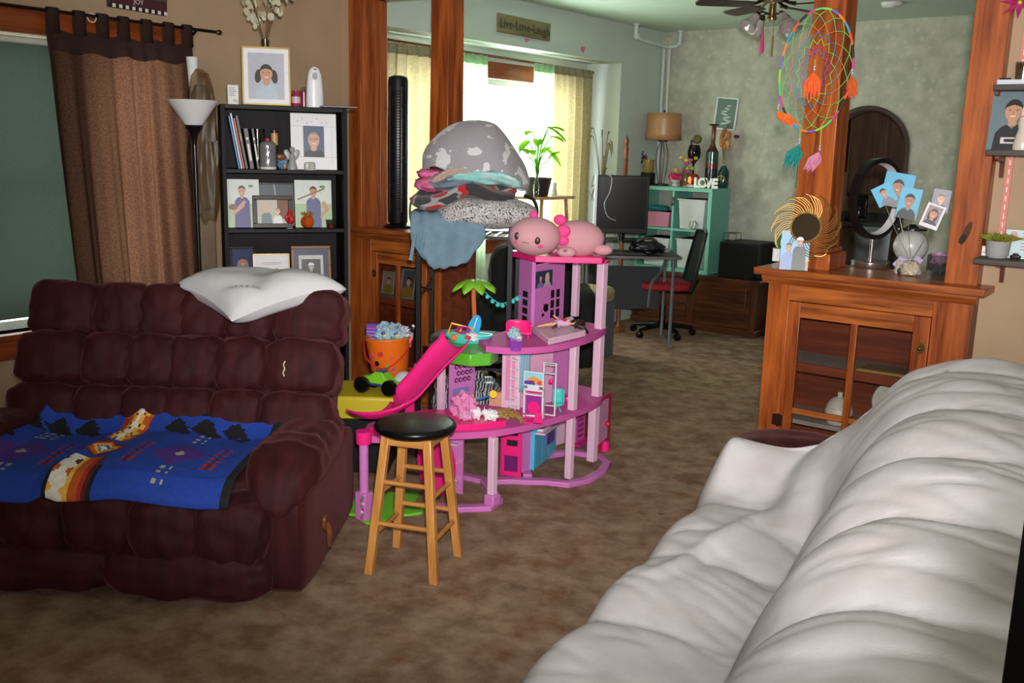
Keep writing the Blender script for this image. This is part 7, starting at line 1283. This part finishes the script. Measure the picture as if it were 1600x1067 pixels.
t = thing('white_ornament', 'small white figurine beside the potted plant', 'figurine', (-4.45, 6.36, 1.231)); MB().lathe([(.025, 0), (.028, .01), (.018, .06), (.022, .075), (.02, .095), (.001, .1)], 14).build('body', t, flat((206, 210, 206))); MB().tube([(.02*math.cos(a), 0, .085+.02*math.sin(a)) for a in [2*PI*i/14 for i in range(14)]], .004, 6, True).build('ring', t, flat((196, 200, 196)))
t = thing('glass_bottle', 'slim clear glass bottle beside the potted plant', 'bottle', (-4.36, 6.00, 1.231)); MB().lathe([(.022, 0), (.024, .09), (.010, .13), (.010, .16), (.008, .16), (.008, .13), (.02, .09), (.02, .006), (.001, .005)], 14).build('bottle', t, gls); MB().lathe([(.011, .16), (.011, .17), (.001, .17)], 10).build('stopper', t, flat((150, 160, 150)))
# dried grass vase, turned post
t = thing('reed_vase', 'brown floor vase of tall dried reeds in the bay corner', 'vase', (-4.72, 7.50, 0)); MB().lathe([(.09, 0), (.12, .15), (.10, .5), (.05, .8), (.06, .86), (.001, .84)], 22).build('floor_vase', t, mat('brown_vase', (84, 60, 40), .4, var=.2)); rn = random.Random(4); gm_ = mat('dry_grass', (112, 92, 56), .8, var=.3)
for i in range(26): a = rn.uniform(0, 2*PI); sp = rn.uniform(.01, .13); h = rn.uniform(1.15, 1.80); MB().tube(spline([(0, 0, .82), (sp*.3*math.cos(a), sp*.3*math.sin(a), .82+(h-.82)*.6), (sp*math.cos(a), sp*math.sin(a), h), (sp*1.5*math.cos(a), sp*1.5*math.sin(a), h-.06*(i % 3))], 3), [.003]*7+[.006, .004, .001], 4).build('reed', t, gm_)
t = thing('turned_post', 'slim turned wooden post with finial behind the television', 'post', (-4.40, 7.36, 0)); MB().lathe([(.06, 0), (.06, .03), (.03, .05), (.02, .1), (.02, 1.5), (.026, 1.51), (.016, 1.53), (.022, 1.60), (.016, 1.63)], 16).build('pole', t, wood('turned_wood', (90, 44, 24), (140, 80, 44), 'z')); MB().lathe([(.012, 1.63), (.02, 1.655), (.022, 1.675), (.012, 1.70), (.004, 1.715), (.001, 1.72)], 14).build('finial', t, MATS['turned_wood'])
# bench with olive cushion and dark armchair behind the dollhouse
t = thing('window_bench', 'low bench with an olive tan cushion beside the computer desk', 'bench', (-4.06, 6.16, 0), R_(8)); MB().puff((0, 0, .49), (.44, .64, .13), 5, 10, .01).build('cushion', t, mat('olive_tan_cushion', (150, 132, 86), .85, var=.12)); MB().box((-.20, -.29, .0), (.20, .29, .43)).build('base_box', t, mat('grey_box', (70, 76, 82), .7), bevel=.01)
t = thing('black_armchair', 'black cloth-covered armchair behind the dollhouse', 'armchair', (-3.86, 5.32, 0), R_(40)); bl2 = mat('black_cloth', (14, 13, 15), .9, var=.2); MB().puff((0, .02, .28), (.66, .60, .40), 5, 10, .012).build('seat_base', t, bl2); MB().puff((0, .26, .62), (.62, .20, .66), 3.6, 12, .025, 2).build('back_cushion', t, bl2)
for s in (-1, 1): MB().puff((s*.34, 0, .40), (.15, .62, .55), 4, 10, .015, s).build('armrest', t, bl2)
for s in (-1, 1):
    for y in (-.22, .24): MB().lathe([(.022, .0), (.028, .1)], 10, (s*.28, y, 0)).build('foot', t, bk)
# ================================================================ kitchen behind the arch
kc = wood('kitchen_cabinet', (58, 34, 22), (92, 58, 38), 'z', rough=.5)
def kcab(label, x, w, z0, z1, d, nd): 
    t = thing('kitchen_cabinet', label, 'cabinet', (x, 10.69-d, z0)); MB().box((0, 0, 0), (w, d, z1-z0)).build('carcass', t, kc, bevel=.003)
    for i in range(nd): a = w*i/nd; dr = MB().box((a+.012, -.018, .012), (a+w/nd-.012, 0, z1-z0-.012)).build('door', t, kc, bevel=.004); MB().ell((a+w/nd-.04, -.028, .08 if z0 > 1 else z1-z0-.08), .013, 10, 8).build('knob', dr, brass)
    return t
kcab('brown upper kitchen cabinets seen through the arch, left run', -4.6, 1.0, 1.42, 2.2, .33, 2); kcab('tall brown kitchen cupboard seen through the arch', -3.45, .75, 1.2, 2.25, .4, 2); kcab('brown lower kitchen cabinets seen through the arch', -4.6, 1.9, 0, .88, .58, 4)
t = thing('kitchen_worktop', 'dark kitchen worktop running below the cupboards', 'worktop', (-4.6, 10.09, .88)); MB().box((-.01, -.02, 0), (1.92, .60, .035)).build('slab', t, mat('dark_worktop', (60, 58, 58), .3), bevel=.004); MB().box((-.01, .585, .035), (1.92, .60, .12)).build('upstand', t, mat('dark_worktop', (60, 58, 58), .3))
t = thing('coffee_maker', 'dark coffee maker on the kitchen worktop', 'coffee maker', (-3.35, 10.3, .916)); MB().box((-.09, -.02, 0), (.09, .14, .04)).box((-.09, .08, .04), (.09, .14, .26)).box((-.09, -.02, .26), (.09, .14, .33)).build('body', t, bk, bevel=.008); MB().lathe([(.05, .045), (.065, .08), (.06, .16), (.04, .18), (.001, .18)], 18, (0, .02, 0)).build('carafe', t, gls)
bp_ = aty(1362, 380, 9.3); t = thing('trash_bin', 'tall grey trash bin just inside the kitchen arch', 'trash bin', (bp_.x, 9.3, 0)); gb_ = mat('grey_bin', (116, 122, 126), .45, var=.06); MB().lathe([(.13, 0), (.135, .01), (.16, .90), (.165, .905), (.165, .93), (.15, .93), (.001, .90)], 28).build('bin_body', t, gb_); MB().tube([(.163*math.cos(a), .163*math.sin(a), .925) for a in [2*PI*i/28 for i in range(28)]], .010, 6, True).build('bin_rim', t, gb_)
# plain dark post close to the camera, standing in for an unidentified strip
q = atd(1597, 800, .42)+CR*.0275; zt_ = atd(1597, 592, .42).z
t = thing('dark_strip_post', 'plain dark post standing in for an unidentified strip at the far right', 'post', (q.x, q.y, 0), YAW); MB().box((-.011, -.004, 0), (.03, .03, zt_)).build('shaft', t, mat('near_black', (8, 4, 4), .8, spec=.1), bevel=.004); MB().box((-.010, -.003, zt_), (.029, .029, zt_+.004)).build('cap', t, MATS['near_black'], bevel=.004)
